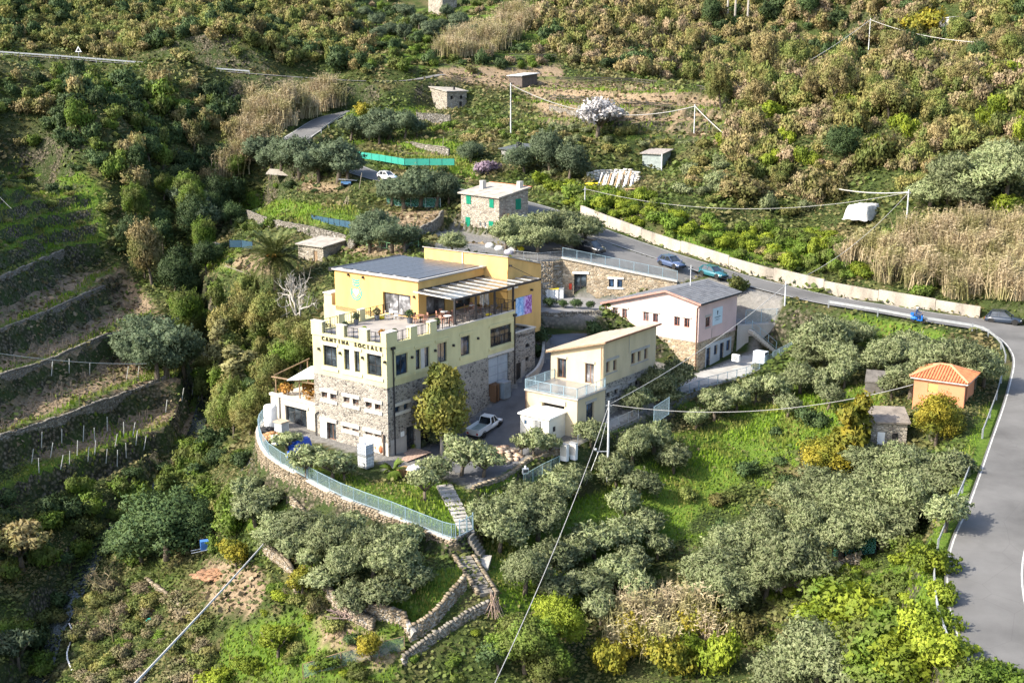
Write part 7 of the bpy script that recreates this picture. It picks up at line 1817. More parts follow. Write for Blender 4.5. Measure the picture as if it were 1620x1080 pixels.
scatter([(900, 870), (1060, 790), (1180, 700), (1280, 660), (1380, 640), (1300, 760), (1200, 820), (1110, 860), (1060, 960), (900, 980)], 4.2, (.9, 1.7), [hs_(.5, 'dark', 'dark_shrub', 'dark green', wr), hs_(.3, 'maquis', 'maquis_shrub', 'brown-green', wr), hs_(.2, 'green', 'green_shrub', 'green', wr)], 61, .8, 90)
wr = 'around the middle gardens'
scatter([(380, 300), (560, 290), (620, 240), (760, 290), (700, 320), (560, 320), (600, 390), (480, 410), (360, 440), (300, 400)], 4.5, (.8, 1.6), [hs_(.5, 'green', 'green_shrub', 'green', wr), hs_(.5, 'dark', 'dark_shrub', 'dark green', wr)], 62, .8, 70, [[(400, 300), (590, 310), (590, 360), (420, 350)], [(385, 380), (490, 380), (490, 460), (385, 460)], [(590, 325), (710, 325), (700, 370), (600, 380)]])
wr = 'at the edges of the left terraces'
scatter([(-20, 250), (170, 270), (200, 420), (150, 400), (-20, 430)], 4.5, (.8, 1.6), [hs_(.6, 'dark', 'dark_shrub', 'dark green', wr), hs_(.4, 'maquis', 'maquis_shrub', 'brown-green', wr)], 63, .7, 40)
wr = 'below the old stone house'
scatter([(660, 195), (850, 200), (850, 230), (760, 240), (700, 220)], 3.2, (.9, 1.8), [hs_(.5, 'green', 'green_shrub', 'green', wr), hs_(.3, 'heath', 'heath_shrub', 'tan', wr), (.2, 'bare', 'twig', 'bare_tree', 'small leafless tree ' + wr, 'leafless trees ' + wr)], 64, .9, 40, AVOID)
wr = 'around the lower left garden'
scatter([(130, 950), (230, 930), (330, 990), (400, 960), (460, 930), (560, 1000), (480, 1080), (130, 1080)], 3.4, (.7, 1.4), [hs_(.4, 'maquis', 'maquis_shrub', 'brown-green', wr), (.35, 'bare', 'twig', 'bare_tree', 'small leafless brown tree ' + wr, 'leafless trees ' + wr), hs_(.25, 'green', 'green_shrub', 'green', wr)], 65, .8, 60)

wr = 'around the lowest garden walls'
scatter([(430, 900), (480, 960), (560, 990), (640, 1040), (700, 1000), (780, 980), (800, 1090), (480, 1090), (380, 1010)], 2.3, (.4, 1.0), [hs_(.45, 'green', 'green_shrub', 'small green', wr), hs_(.3, 'lime', 'broom_shrub', 'small lime', wr), hs_(.25, 'maquis', 'maquis_shrub', 'small brown-green', wr)], 68, .8, 75)
wr = 'in the thicket at the bottom left'
scatter([(125, 930), (250, 925), (335, 1000), (330, 1090), (95, 1090)], 2.0, (.7, 1.6), [hs_(.6, 'twig', 'bare_shrub', 'brown leafless', wr), hs_(.25, 'maquis', 'maquis_shrub', 'brown-green', wr), hs_(.15, 'dark', 'dark_shrub', 'dark green', wr)], 70, .8, 110)
wr = 'on the bank above the lower right grove'
scatter([(1180, 940), (1320, 900), (1480, 850), (1520, 900), (1500, 1080), (1180, 1080)], 2.6, (.6, 1.4), [hs_(.6, 'lime', 'broom_shrub', 'lime-green', wr), hs_(.4, 'green', 'green_shrub', 'fresh green', wr)], 69, .8, 110)
# the largest of each kind in the photograph are objects; the small far rest of a kind is one mass
def settle():
    kinds = {}
    for q in PLAN: kinds.setdefault(q[6], []).append(q)
    for name, l in kinds.items():
        l.sort(key=lambda q: -q[3] / q[2][1])
        for q in l[:285]: plant(*q[:6], name, q[7], q[8])
        rest = l[285:]
        if not rest: continue
        Vs = []
        for (kind, m_, p, Rm, _, _, _, _, sz) in rest:
            me = PROTO[kind][0][int(rng.integers(len(PROTO[kind][0])))]
            n = len(me.vertices); V = np.empty(n * 3, np.float32); me.vertices.foreach_get('co', V); V = V.reshape(-1, 4, 3)
            V = V[rng.permutation(len(V))[:len(V) // 2]]; c = V.mean(1, keepdims=True); V = c + (V - c) * 1.35
            a = rng.uniform(0, 6.28); ro = np.array([[math.cos(a), math.sin(a), 0], [-math.sin(a), math.cos(a), 0], [0, 0, 1]])
            Vs.append(((V.reshape(-1, 3) @ ro) * [Rm, Rm, Rm * sz] + np.array(p)))
        V = np.vstack(Vs); m_ = LM[rest[0][1]]
        o = link_mesh('far_' + name + '_mass', np_mesh('far_' + name + '_mass', V, np.arange(len(V)).reshape(-1, 4), m_))
        tag(o, 'distant ' + name.replace('_', ' ') + ' growth merging on the upper slopes', 'shrubs', kind='stuff')
settle()
# ground cover: nobody could count it, so each kind is one object
def cover(name, label, cat, m, rings, keep, h, seed, blades=False, lift=.0):
    r = np.random.default_rng(seed); Vs = []
    for (ya, yb, sp) in rings:
        half = yb * 0.54 + 6
        gx, gy = np.meshgrid(np.arange(-half, half, sp), np.arange(ya, yb, sp), indexing='ij')
        x = gx.ravel() + r.uniform(-.5, .5, gx.size) * sp; y = gy.ravel() + r.uniform(-.5, .5, gx.size) * sp
        ok = (np.abs(x) < y * .54 + 6) & (x > XS[0]) & (x < XS[-1] - 1); x, y = x[ok], y[ok]
        z = H(x, y); u, v = project(np.c_[x, y, z])
        k = (u > -210) & (u < 1830) & (v > -60) & (v < 1140) & (~flat_mask(x, y) | (in_poly(u, v, LAWN[0]) & in_poly(x, y, A_PAD) & ~in_poly(x, y, PAVE)))
        x, y, z, u, v = x[k], y[k], z[k], u[k], v[k]
        k = r.random(len(x)) < keep(x, y, u, v); x, y, z = x[k], y[k], z[k]
        n = len(x); cl = .55 + .9 * np.clip(vnoise(x, y, .28, seed + 1) * .5 + .5, 0, 1)
        s = sp * cl * r.uniform(.7, 1.3, n)
        a = r.uniform(0, 6.283, n); tl_ = r.uniform(.1, .9, n) if not blades else r.uniform(.75, 1.0, n)
        c = np.c_[x, y, z + lift + (s * h * r.uniform(.1, .9, n) if not blades else 0)]
        t = np.c_[np.cos(a), np.sin(a), np.zeros(n)]
        b = np.c_[-np.sin(a) * (1 - tl_), np.cos(a) * (1 - tl_), tl_ if blades else tl_ * .8]
        b /= np.linalg.norm(b, axis=1)[:, None]
        if blades: V = np.stack([c - t * (s * .28)[:, None], c + t * (s * .28)[:, None], c + b * (s * h)[:, None] + t * (s * .1)[:, None], c + b * (s * h * .8)[:, None] - t * (s * .2)[:, None]], 1)
        else: V = np.stack([c - t * (s * .6)[:, None], c - b * (s * .5)[:, None], c + t * (s * .6)[:, None], c + b * (s * .5)[:, None]], 1)
        Vs.append(V.reshape(-1, 3))
    V = np.vstack(Vs); o = link_mesh(name, np_mesh(name, V, np.arange(len(V)).reshape(-1, 4), m))
    return tag(o, label, cat, kind='stuff')
zl = lambda x, y: sample_w(W_LAWN, x, y)
zd = lambda x, y: sample_w(W_DIRT, x, y)
RINGS = [(50, 130, .27), (130, 200, .46), (200, 335, .6)]
under = mat_leaf('undergrowth_leaf', (.05, .085, .016), (.12, .15, .034), (.16, .135, .06), .12, .2, 0.0)
cover('undergrowth', 'mixed low scrub and ivy covering the wild ground', 'undergrowth', under, RINGS, lambda x, y, u, v: np.clip(1 - zl(x, y) * .85 - zd(x, y) * .85, 0, 1), 1.1, 71)
grass_m = mat_leaf('grass_blade', (.085, .165, .010), (.185, .27, .024), (.19, .19, .05), .22, .3, 0.0)
cover('meadow_grass', 'bright spring grass on the terraces and banks', 'grass', grass_m, [(50, 130, .26), (130, 260, .42)], lambda x, y, u, v: np.clip(zl(x, y) - zd(x, y) * .6, 0, 1), 1.0, 72, True)
dry_m = mat_leaf('dry_stalk', (.17, .125, .075), (.28, .21, .13), (.08, .09, .03), .3, .1, 0.0)
cover('dry_stalks', 'dry weeds and prunings on the tilled terraces', 'weeds', dry_m, [(60, 160, .36), (160, 270, .6)], lambda x, y, u, v: zd(x, y) * .5, .6, 73)

# labels: plants of one small group are told apart by their order across the photograph
ORD = 'second third fourth fifth sixth seventh eighth ninth tenth eleventh twelfth thirteenth fourteenth fifteenth sixteenth seventeenth eighteenth nineteenth twentieth'.split()
def order_labels():
    bpy.context.view_layer.update()
    fam = {}
    for o in bpy.data.objects:
        if o.parent is None and o.get('category') and o.get('group') and o.get('kind') != 'stuff': fam.setdefault((o['group'], o['label']), []).append(o)
    for (g, l), os_ in fam.items():
        if not 2 <= len(os_) <= 20 or len(l.split()) > 12: continue
        u, _ = project(np.array([o.location[:] for o in os_])); idx = np.argsort(u)
        for k, i in enumerate(idx):
            os_[i]['label'] = l + (', leftmost of its group' if k == 0 else ', rightmost of its group' if k == len(os_) - 1 else ', ' + ORD[k - 1] + ' from the left')
# ------------------------------------------------------------------ vehicles
tyre_m = mat('tyre', (.02, .02, .02), .9, .1, 2, 2, 0)
rim_m = mat('alloy', (.45, .45, .46), .35, .1, 2, 2, 0, metal=.7)
lamp_w = mat('headlamp', (.75, .75, .72), .15, .05, 2, 2, 0, spec=.8)
lamp_r = mat('tail_lamp', (.42, .02, .02), .3, .05, 2, 2, 0, spec=.6)
plastic = mat('black_plastic', (.025, .025, .027), .6, .1, 2, 2, 0)
def paint(name, c):
    m = mat(name, c, .28, .04, 1, 3, 0, metal=.15, spec=.6); m.node_tree.nodes['Principled BSDF'].inputs['Coat Weight'].default_value = .6; return m
wheel_t = MB().lathe([(.18, -.1), (.31, -.1), (.335, -.06), (.335, .06), (.31, .1), (.18, .1)], 16).mesh('tyre', tyre_m)
wheel_r = MB().lathe([(.03, .085), (.2, .07), (.215, .1), (.215, -.1)], 12).mesh('rim', rim_m)

def car(name, label, p, rz, m, L=4.0, W=1.75, Hh=1.5, style='hatch', pitch=0.0, cat='car', group=None):
    o = thing(name, label, cat, tuple(p), rz, group); o.rotation_euler = (0, pitch, rz)
    bz = .92 if Hh < 1.6 else 1.05
    if style == 'pickup':
        st = [(-2.3, .5, .72, .80), (-2.2, .42, .80, .84), (.2, .42, .80, .84), (.25, .40, .92, .86), (1.1, .40, .92, .86), (2.0, .42, .82, .82), (2.3, .5, .70, .70)]
        ca, cb, cc, cd = -.0, .25, .95, 1.45; top = 1.62; bz = .9; L = 4.6
    else:
        h = L / 2
        st = [(-h, .50, bz - .12, W * .40), (-h + .1, .34, bz - .02, W * .46), (-h * .55, .24, bz, W * .5), (0, .22, bz, W * .5), (h * .42, .24, bz - .02, W * .5), (h * .8, .26, bz - .14, W * .47), (h - .08, .34, bz - .26, W * .43), (h, .46, bz - .34, W * .36)]
        ca, cb, cc, cd = -h + .12, -h * .66, h * .02, h * .46; top = Hh
        if style == 'van': ca, cb, cc, cd = -h + .08, -h + .25, h * .3, h * .62
    mb = MB(); k = 8
    for (x, z0, z1, hw) in st:
        zm = z0 + (z1 - z0) * .55
        for (y, z) in ((-hw * .9, z0), (-hw, z0 + .12), (-hw * 1.0, zm), (-hw * .93, z1), (hw * .93, z1), (hw, zm), (hw, z0 + .12), (hw * .9, z0)): mb.v.append((x, y, z))
    n = len(st)
    for i in range(n - 1):
        for j in range(k): a, b = i * k + j, i * k + (j + 1) % k; mb.f.append((a, b, b + k, a + k))
    mb.f.append(tuple(reversed(range(k)))); mb.f.append(tuple((n - 1) * k + j for j in range(k)))
    body = mb.build('body', m, o, True)
    wb = W * .46; wt = W * .36
    mb = MB(); base = [(ca, bz - .03), (cd, bz - .05)]; V = []
    for (x, z, w) in ((ca, bz - .04, wb), (cd, bz - .08, wb), (cc, top - .05, wt), (cb, top - .05, wt)): V += [(x, -w, z), (x, w, z)]
    mb.add(V, [(0, 2, 4, 6), (1, 7, 5, 3), (2, 3, 5, 4), (0, 6, 7, 1), (6, 4, 5, 7)]); mb.build('windows', glass, o)
    mb = MB()
    for s_ in (-1, 1):
        mb.bar((cd, s_ * wb, bz - .08), (cc, s_ * wt, top - .03), .07); mb.bar((ca, s_ * wb, bz - .04), (cb, s_ * wt, top - .03), .12 if style != 'pickup' else .07)
        xm = (ca + cd) / 2; mb.bar((xm, s_ * wb * 1.0, bz - .05), (xm - .02, s_ * wt * 1.01, top - .03), .06); mb.bar((ca, s_ * wb, bz - .04), (cd, s_ * wb, bz - .06), .05)
        if style in ('hatch', 'suv'): mb.bar((ca + .35, s_ * wb, bz - .05), ((cb + ca) / 2 + .35, s_ * wt, top - .03), .1)
    mb.build('pillars', m, o)
    mb = MB(); mb.prism([(cb - .05, -wt - .02), (cc + .04, -wt - .02), (cc + .04, wt + .02), (cb - .05, wt + .02)], top - .06, [top - .02, top - .03, top - .03, top - .02]); mb.build('roof', m, o)
    if style in ('suv', 'van'):
        for s_ in (-1, 1): mb = MB(); mb.bar((cb, s_ * wt, top + .03), (cc - .1, s_ * wt, top + .02), .04); mb.build('roof_rail', plastic, o)
    for x in (-L * .31, L * .32):
        for s_ in (-1, 1):
            w = link_mesh('wheel', wheel_t, o); w.location = (x, s_ * (W / 2 - .09), .335); w.rotation_euler = (R(90) * -s_, 0, 0); link_mesh('rim', wheel_r, w)
            mb = MB(); pts = [(x + .41 * math.cos(t), s_ * (W / 2 + .002), .335 + .41 * math.sin(t)) for t in np.linspace(0, math.pi, 9)]; mb.tube(pts, .035, 5); mb.build('wheel_arch', plastic, o)
    hf = L / 2
    for s_ in (-1, 1):
        mb = MB(); mb.ball((hf - .12, s_ * W * .34, bz - .33), .13, 8, 5, (.7, 1.3, .7)); mb.build('headlight', lamp_w, o)
        mb = MB(); mb.box(-hf - .01, -hf + .12, s_ * W * .34 - .12, s_ * W * .34 + .12, bz - .3, bz - .1); mb.build('tail_light', lamp_r, o)
        mb = MB(); mb.ball((cd - .1, s_ * (W / 2 + .1), bz + .02), .1, 6, 4, (.7, 1.0, .7)); mb.build('wing_mirror', m, o)
    mb = MB(); mb.box(hf - .1, hf + .02, -W * .36, W * .36, .3, .48); mb.build('front_bumper', plastic, o)
    mb = MB(); mb.box(-hf - .03, -hf + .1, -W * .4, W * .4, .34, .5); mb.build('rear_bumper', plastic, o)
    mb = MB(); mb.box(-hf - .045, -hf - .03, -.25, .25, .52, .62); mb.build('number_plate', white_paint, o)
    if style == 'pickup':
        mb = MB(); mb.box(-2.2, -.05, -.72, .72, .78, .82); mb.build('load_bed', mat('bed_green', (.25, .30, .28), .6, .3), o)
        for (x0, x1, y0, y1, nm) in [(-2.26, -.04, -.86, -.74, 'bed_side'), (-2.26, -.04, .74, .86, 'bed_side'), (-2.3, -2.22, -.74, .74, 'tailgate')]: mb = MB(); mb.box(x0, x1, y0, y1, .6, 1.12); mb.build(nm, m, o)
    return o
def road_dir(p):
    k = int(np.argmin(np.linalg.norm(ROAD[:, :2] - np.array(p)[:2], axis=1))); a, b = ROAD[max(0, k - 1)], ROAD[min(len(ROAD) - 1, k + 1)]; d = b - a
    return math.atan2(d[1], d[0]), d[2] / np.linalg.norm(d[:2])
white_car = paint('white_car_paint', (.72, .73, .74)); navy_car = paint('navy_car_paint', (.022, .034, .055)); black_car = paint('black_car_paint', (.012, .014, .018)); silver_car = paint('dark_blue_paint', (.06, .09, .17)); teal_car = paint('teal_car_paint', (.02, .12, .15))
p = at_z(768, 684, -.45); car('pickup_truck', 'white pickup with an open green load bed parked in the yard', p + [0, 0, .1], R(57), white_car, 4.6, 1.72, 1.6, 'pickup', -.12, 'pickup')
p = at_z(1588, 513, 6.75); a_, s_ = road_dir(p); car('parked_car', 'dark blue crossover on the road in front of the white car', p + [0, 0, .08], a_ + math.pi + .18, navy_car, 4.1, 1.78, 1.56, 'suv', -.03, 'car')
p = at_z(1634, 507, 6.7); car('parked_car', 'white estate car cut off by the right edge', p + [0, 0, .06], a_ + math.pi + .28, white_car, 4.4, 1.76, 1.46, 'hatch', -.02, 'car')
p = at_z(613, 286, 18.05); a_, s_ = road_dir(p); car('moving_car', 'small white hatchback on the upper stretch of the road', p + [0, 0, .08], a_ + math.pi, white_car, 3.5, 1.6, 1.46, 'hatch', .04, 'car')
p = at_z(932, 406, 11.6); a_, s_ = road_dir(p); car('parked_van', 'black people carrier behind the parking fence', [p[0], p[1], float(tpsC(p[0], p[1])) + .05], a_ + math.pi + .05, black_car, 4.6, 1.85, 1.72, 'van', .04, 'car')
p = at_z(1062, 434, 9.8); car('parked_car', 'dark shiny car parked behind the right part of the parking fence', [p[0], p[1], float(tpsC(p[0], p[1])) + .05], a_ + math.pi - .15, silver_car, 4.1, 1.76, 1.5, 'hatch', .05, 'car')
p = at_z(1128, 446, 9.2); car('parked_car', 'teal car at the right end of the parking strip', [p[0], p[1], float(H(p[0], p[1])) + .08], a_ + math.pi - .1, teal_car, 4.0, 1.72, 1.45, 'hatch', .05, 'car')

# scooter and rider
blue_p = paint('blue_scooter_paint', (.01, .13, .50))
def skin_body(name, joints, edges, m, parent, root=0):
    me = bpy.data.meshes.new(name); me.from_pydata([j[0] for j in joints], edges, []); me.update()
    o = link_mesh(name, me, parent); o.modifiers.new('Skin', 'SKIN')
    sv = me.skin_vertices[0].data if me.skin_vertices else None
    if sv is None: return o
    for i, j in enumerate(joints): sv[i].radius = (j[1], j[1]); sv[i].use_root = (i == root)
    o.modifiers.new('Subdivision', 'SUBSURF').levels = 1; o.modifiers['Subdivision'].render_levels = 1
    me.materials.append(m); return o
p = at_z(1452, 512, 7.35); a_, s_ = road_dir(p)
p[2] = float(dist_seg(np.array(p[0]), np.array(p[1]), [tuple(q) for q in ROAD])[1]) + .06
SCO = thing('motor_scooter', 'blue motor scooter riding along the straight road', 'scooter', tuple(p), a_ + math.pi)
mb = MB(); mb.ball((-.45, 0, .5), .34, 10, 6, (1.3, .7, .75)); mb.box(-.15, .4, -.17, .17, .25, .34); mb.build('body', blue_p, SCO)
mb = MB(); mb.prism([(.36, -.2), (.52, -.24), (.52, .24), (.36, .2)], .3, [.95, .85, .85, .95]); mb.build('leg_shield', blue_p, SCO)
mb = MB(); mb.ball((-.38, 0, .78), .2, 8, 5, (1.7, .8, .35)); mb.build('seat', plastic, SCO)
mb = MB(); mb.tube([(.45, 0, .9), (.4, 0, 1.02)], .035, 6); mb.tube([(.36, -.33, 1.03), (.4, 0, 1.02), (.36, .33, 1.03)], .025, 6); mb.build('handlebar', plastic, SCO)
for x in (-.62, .62):
    w = link_mesh('wheel', wheel_t, SCO); w.location = (x, 0, .25); w.rotation_euler = (R(90), 0, 0); w.scale = (.75, .75, .6); link_mesh('rim', wheel_r, w)
mb = MB(); mb.box(-.85, -.5, -.2, .2, .8, 1.12); mb.build('top_box', blue_p, SCO)
mb = MB(); mb.ball((.55, 0, .78), .09, 8, 5); mb.build('headlight', lamp_w, SCO)
skin = mat('skin', (.50, .32, .24), .6, .05, 2, 2, 0)
J = [((-.3, 0, .88), .15), ((-.27, 0, 1.12), .15), ((-.22, 0, 1.36), .16), ((-.2, 0, 1.5), .06), ((-.18, 0, 1.6), .075), ((-.2, -.2, 1.4), .07), ((.0, -.27, 1.18), .052), ((.33, -.29, 1.06), .04), ((-.2, .2, 1.4), .07), ((.0, .27, 1.18), .052), ((.33, .29, 1.06), .04),
     ((-.28, -.12, .86), .11), ((.12, -.17, .8), .085), ((.14, -.15, .45), .06), ((.28, -.15, .38), .05), ((-.28, .12, .86), .11), ((.12, .17, .8), .085), ((.14, .15, .45), .06), ((.28, .15, .38), .05)]
E_ = [(0, 1), (1, 2), (2, 3), (3, 4), (2, 5), (5, 6), (6, 7), (2, 8), (8, 9), (9, 10), (0, 11), (11, 12), (12, 13), (13, 14), (0, 15), (15, 16), (16, 17), (17, 18)]
PER = thing('person', 'person in dark blue riding the scooter with a pale helmet', 'person', tuple(p), a_ + math.pi)
skin_body('body', J, E_, mat('navy_clothes', (.02, .05, .14), .8, .2, 6), PER)
mb = MB(); mb.ball((-.16, 0, 1.69), .135, 12, 8, (1.05, .95, 1.05)); mb.build('helmet', mat('helmet', (.62, .66, .66), .3), PER)
mb = MB(); mb.ball((-.1, 0, 1.655), .105, 10, 8, (1, .8, 1.1)); mb.build('face', skin, PER)
for s_ in (-1, 1):
    mb = MB()
    for q in range(4): mb.tube([(.32, s_ * (.27 + q * .018), 1.07), (.385, s_ * (.27 + q * .018), 1.065), (.39, s_ * (.27 + q * .018), 1.02)], .011, 5)
    mb.tube([(.32, s_ * .255, 1.05), (.37, s_ * .245, 1.0)], .012, 5); mb.build('hand', skin, PER)

# ------------------------------------------------------------------ things in the yards
def mwz(u, v, z): return at_z(u, v, z)
ZA = lambda p: [p[0], p[1], float(tpsA(p[0], p[1])) + .03]
p = ZA(at_z(429, 675, .1)); T = thing('storage_tank', 'tall white cylindrical tank left of the annex door', 'tank', p)
mb = MB(); mb.lathe([(.68, 0), (.7, .1), (.7, 2.15), (.62, 2.32), (.3, 2.42), (.02, 2.45)], 20); mb.build('shell', white_paint, T, True); mb = MB(); mb.lathe([(.12, 2.43), (.12, 2.5)], 8); mb.build('hatch', galv, T)
p = ZA(at_z(446, 685, .0)); T = thing('equipment_box', 'pale grey equipment box with a tiled lid before the annex', 'cabinet', p, R(53)); mb = MB(); mb.box(-.5, .5, -.55, .55, 0, 1.25); mb.build('casing', mat('grey_box', (.38, .42, .46), .6), T); mb = MB(); mb.box(-.6, .6, -.65, .65, 1.25, 1.36); mb.build('lid', roof_tan, T)
def ibc_mesh(): 
    return None
pl_white = mat('milky_plastic', (.50, .54, .62), .4, .15, 2, 6, 0)
def ibc(label, p, rz, m=None):
    o = thing('liquid_container', label, 'container', p, rz); mb = MB(); mb.box(-.48, .48, -.58, .58, .14, 1.1); mb.build('bottle', m or pl_white, o)
    mb = MB()
    for t in np.linspace(-.5, .5, 6):
        for s_ in (-1, 1): mb.bar((t, s_ * .6, .14), (t, s_ * .6, 1.14), .03); mb.bar((s_ * .5, t * 1.2, .14), (s_ * .5, t * 1.2, 1.14), .03)
    for z in (.2, .5, .8, 1.12):
        for s_ in (-1, 1): mb.bar((-.5, s_ * .6, z), (.5, s_ * .6, z), .03); mb.bar((s_ * .5, -.6, z), (s_ * .5, .6, z), .03)
    mb.build('cage', galv, o)['kind'] = 'stuff'
    mb = MB(); mb.box(-.5, .5, -.6, .6, 0, .13); mb.build('pallet', galv, o); mb = MB(); mb.lathe([(.1, 1.1), (.1, 1.16)], 8); mb.build('cap', plastic, o); return o
p = ZA(at_z(579, 742, -1.0)); ibc('lower caged white liquid container at the corner of the winery', p, R(50), white_paint); ibc('upper caged bluish liquid container at the corner of the winery', [p[0], p[1], p[2] + 1.16], R(50))
def pallet_mesh():
    mb = MB()
    for y in np.linspace(-.52, .52, 6): mb.box(-.6, .6, y - .06, y + .06, .12, .145)
    for x in (-.53, 0, .53): mb.box(x - .05, x + .05, -.58, .58, .03, .118); mb.box(x - .05, x + .05, -.58, .58, 0, .028)
    return mb.mesh('boards', wood_new)
PM = pallet_mesh(); PMd = PM.copy(); PMd.materials.clear(); PMd.materials.append(mat('dark_pallet', (.20, .11, .06), .9, .3, 3))
_ord = ['lowest', 'second', 'third', 'fourth', 'fifth', 'sixth', 'seventh', 'eighth', 'ninth', 'tenth', 'eleventh', 'twelfth', 'thirteenth', 'topmost']
def pallets(where, p, n, rz, me, dz=.145, group=None):
    for i in range(n):
        o = link_mesh('pallet', me); o.location = (p[0], p[1], p[2] + i * dz); o.rotation_euler = (0, 0, rz + rng.uniform(-.04, .04))
        tag(o, (('topmost' if i == n - 1 else _ord[min(i, 12)]) + ' pallet of the ' + where), 'pallet', group or where)
p = ZA(at_z(782, 634, 1.3)); pallets('tall brown stack by the garage door', p, 13, R(53), PMd); p2 = ZA(at_z(770, 630, 1.2)); pallets('shorter brown stack beside the tall one', p2, 8, R(53), PMd)
o = thing('grey_container', 'grey lidded bin between the pallets and the garage door', 'bin', ZA(at_z(797, 628, 1.6)), R(53)); mb = MB(); mb.box(-.6, .6, -.5, .5, 0, 1.75); mb.build('body', mat('steel_blue', (.20, .25, .29), .6), o); mb = MB(); mb.box(-.65, .65, -.55, .55, 1.75, 1.83); mb.build('lid', galv, o)
p = ZA(at_z(657, 758, -1.2)); pallets('orange stack by the steps', p, 7, R(50), PM); pt = p
p = ZA(at_z(640, 752, -1.2)); pallets('low stack behind the fan palm', p, 4, R(48), PM)
p = ZA(at_z(676, 752, -1.2)); pallets('blue-covered stack by the steps', p, 6, R(52), PM)
def cover_sheet(label, p, sx, sy, h, m, seed):
    r = np.random.default_rng(seed); n = 12; V = []
    for i in range(n + 1):
        for j in range(n + 1):
            x, y = i / n - .5, j / n - .5; e = max(abs(x), abs(y)) * 2; z = h * (1 - smooth(np.array((e - .72) / .28))) + r.normal(0, .03 * max(1, h)); V.append((x * sx * (1 if e < .8 else .92), y * sy * (1 if e < .8 else .92), float(z)))
    Fq = [(i * (n + 1) + j, (i + 1) * (n + 1) + j, (i + 1) * (n + 1) + j + 1, i * (n + 1) + j + 1) for i in range(n) for j in range(n)]
    o = link_mesh('tarpaulin', np_mesh('tarpaulin', V, Fq, m, False)); o.location = tuple(p); o.rotation_euler = (0, 0, R(50)); return tag(o, label, 'tarpaulin')
blue_t = mat('blue_tarp', (.01, .07, .42), .45, .3, 3, 10, .2); pale_t = mat('pale_blue_tarp', (.35, .55, .68), .5, .2, 3, 10, .2)
cover_sheet('pale blue sheet over the pallet stack by the steps', [*p[:2], p[2] + .85], 1.6, 1.5, .3, pale_t, 1); cover_sheet('whitish sheet over the orange pallet stack', [pt[0], pt[1], pt[2] + 1.0], 1.35, 1.35, .35, white_paint, 2)
cover_sheet('bright blue tarpaulin heap under the front olives', ZA(at_z(474, 714, -.4)), 2.3, 2.0, 1.3, blue_t, 3); cover_sheet('small blue tarpaulin at the foot of the bigger heap', ZA(at_z(463, 722, -.4)), 1.3, 1.0, .5, blue_t, 4)
cover_sheet('white tarpaulin over a heap in the canes at right', gp(1365, 346), 6.2, 4.0, 1.9, mat('dirty_sheet', (.50, .49, .46), .7, .3, 1.5), 5)
# split logs, pots, rubble
def heap(name, label, p, n, s, rr, m, seed, cat):
    r = np.random.default_rng(seed); V = []; Fq = []
    for i in range(n):
        a = r.uniform(0, 6.28); d = rr * math.sqrt(r.random()); c = np.array([math.cos(a) * d, math.sin(a) * d, (1 - d / rr) * rr * .45 * r.random() + s * .3]); g = _stone_src[r.integers(12)] * s * r.uniform(.5, 1.2) * [1.3, .7, .6]
        th = r.uniform(0, 6.28); ro = np.array([[math.cos(th), math.sin(th), 0], [-math.sin(th), math.cos(th), 0], [0, 0, 1]]); Fq.append(_BOXF + i * 8); V.append(g @ ro + c)
    o = link_mesh(name, np_mesh(name, np.vstack(V), np.vstack(Fq), m)); o.location = tuple(p); return tag(o, label, cat, kind='stuff')
heap('log_heap', 'heap of split orange logs beside the white tank', ZA(at_z(431, 694, -.1)), 90, .3, 1.1, mat_rubble('split_logs', [(.55, .30, .14), (.42, .22, .10), (.60, .40, .22)]), 1, 'log heap')
heap('rubble_heap', 'heap of pale broken stones beside the parking bay', ZA(at_z(790, 722, -.9)), 160, .32, 2.2, mat_rubble('broken_tiles', [(.46, .33, .24), (.55, .47, .38), (.40, .22, .14), (.5, .42, .3)]), 2, 'rubble')
heap('dark_refuse', 'dark scrap behind the log heap by the fence', ZA(at_z(425, 682, 0)), 40, .25, .7, plastic, 3, 'scrap')
o = thing('white_bin', 'small white bin beside the log heap', 'bin', ZA(at_z(437, 703, -.2)), R(50)); mb = MB(); mb.box(-.32, .32, -.35, .35, 0, .8); mb.build('body', white_paint, o); mb = MB(); mb.box(-.35, .35, -.38, .38, .8, .86); mb.build('lid', white_paint, o)
for (u, v, l) in [(597, 716, 'larger terracotta jar at the corner of the winery'), (604, 719, 'smaller terracotta jar at the corner of the winery')]:
    o = thing('clay_jar', l, 'jar', ZA(at_z(u, v, -.6))); mb = MB(); mb.lathe([(.14, 0), (.3, .25), (.32, .5), (.18, .75), (.2, .82)], 14); mb.build('pot', tile_red, o, True)
o = thing('traffic_cone', 'orange cone beside the cellar door', 'cone', ZA(at_z(641, 711, -.9))); mb = MB(); mb.lathe([(.33, 0), (.1, .75), (.05, .8)], 14); mb.build('cone', mat('cone_orange', (.62, .20, .03), .6), o); mb = MB(); mb.box(-.38, .38, -.38, .38, -.02, .02); mb.build('base', plastic, o)
o = thing('brick_apron', 'reddish paved apron in front of the cellar door', 'paving', ZA(at_z(648, 722, -1)), R(53)); mb_m = mat('paver_red', (.40, .28, .22), .9, .3, 3); pm_ = MB().box(-.28, .28, -.18, .18, 0, .05).mesh('paver', mb_m)
for i in range(6):
    for j in range(8): q = link_mesh('paver', pm_, o); q.location = (-1.6 + i * .6, -1.2 + j * .4, .0)
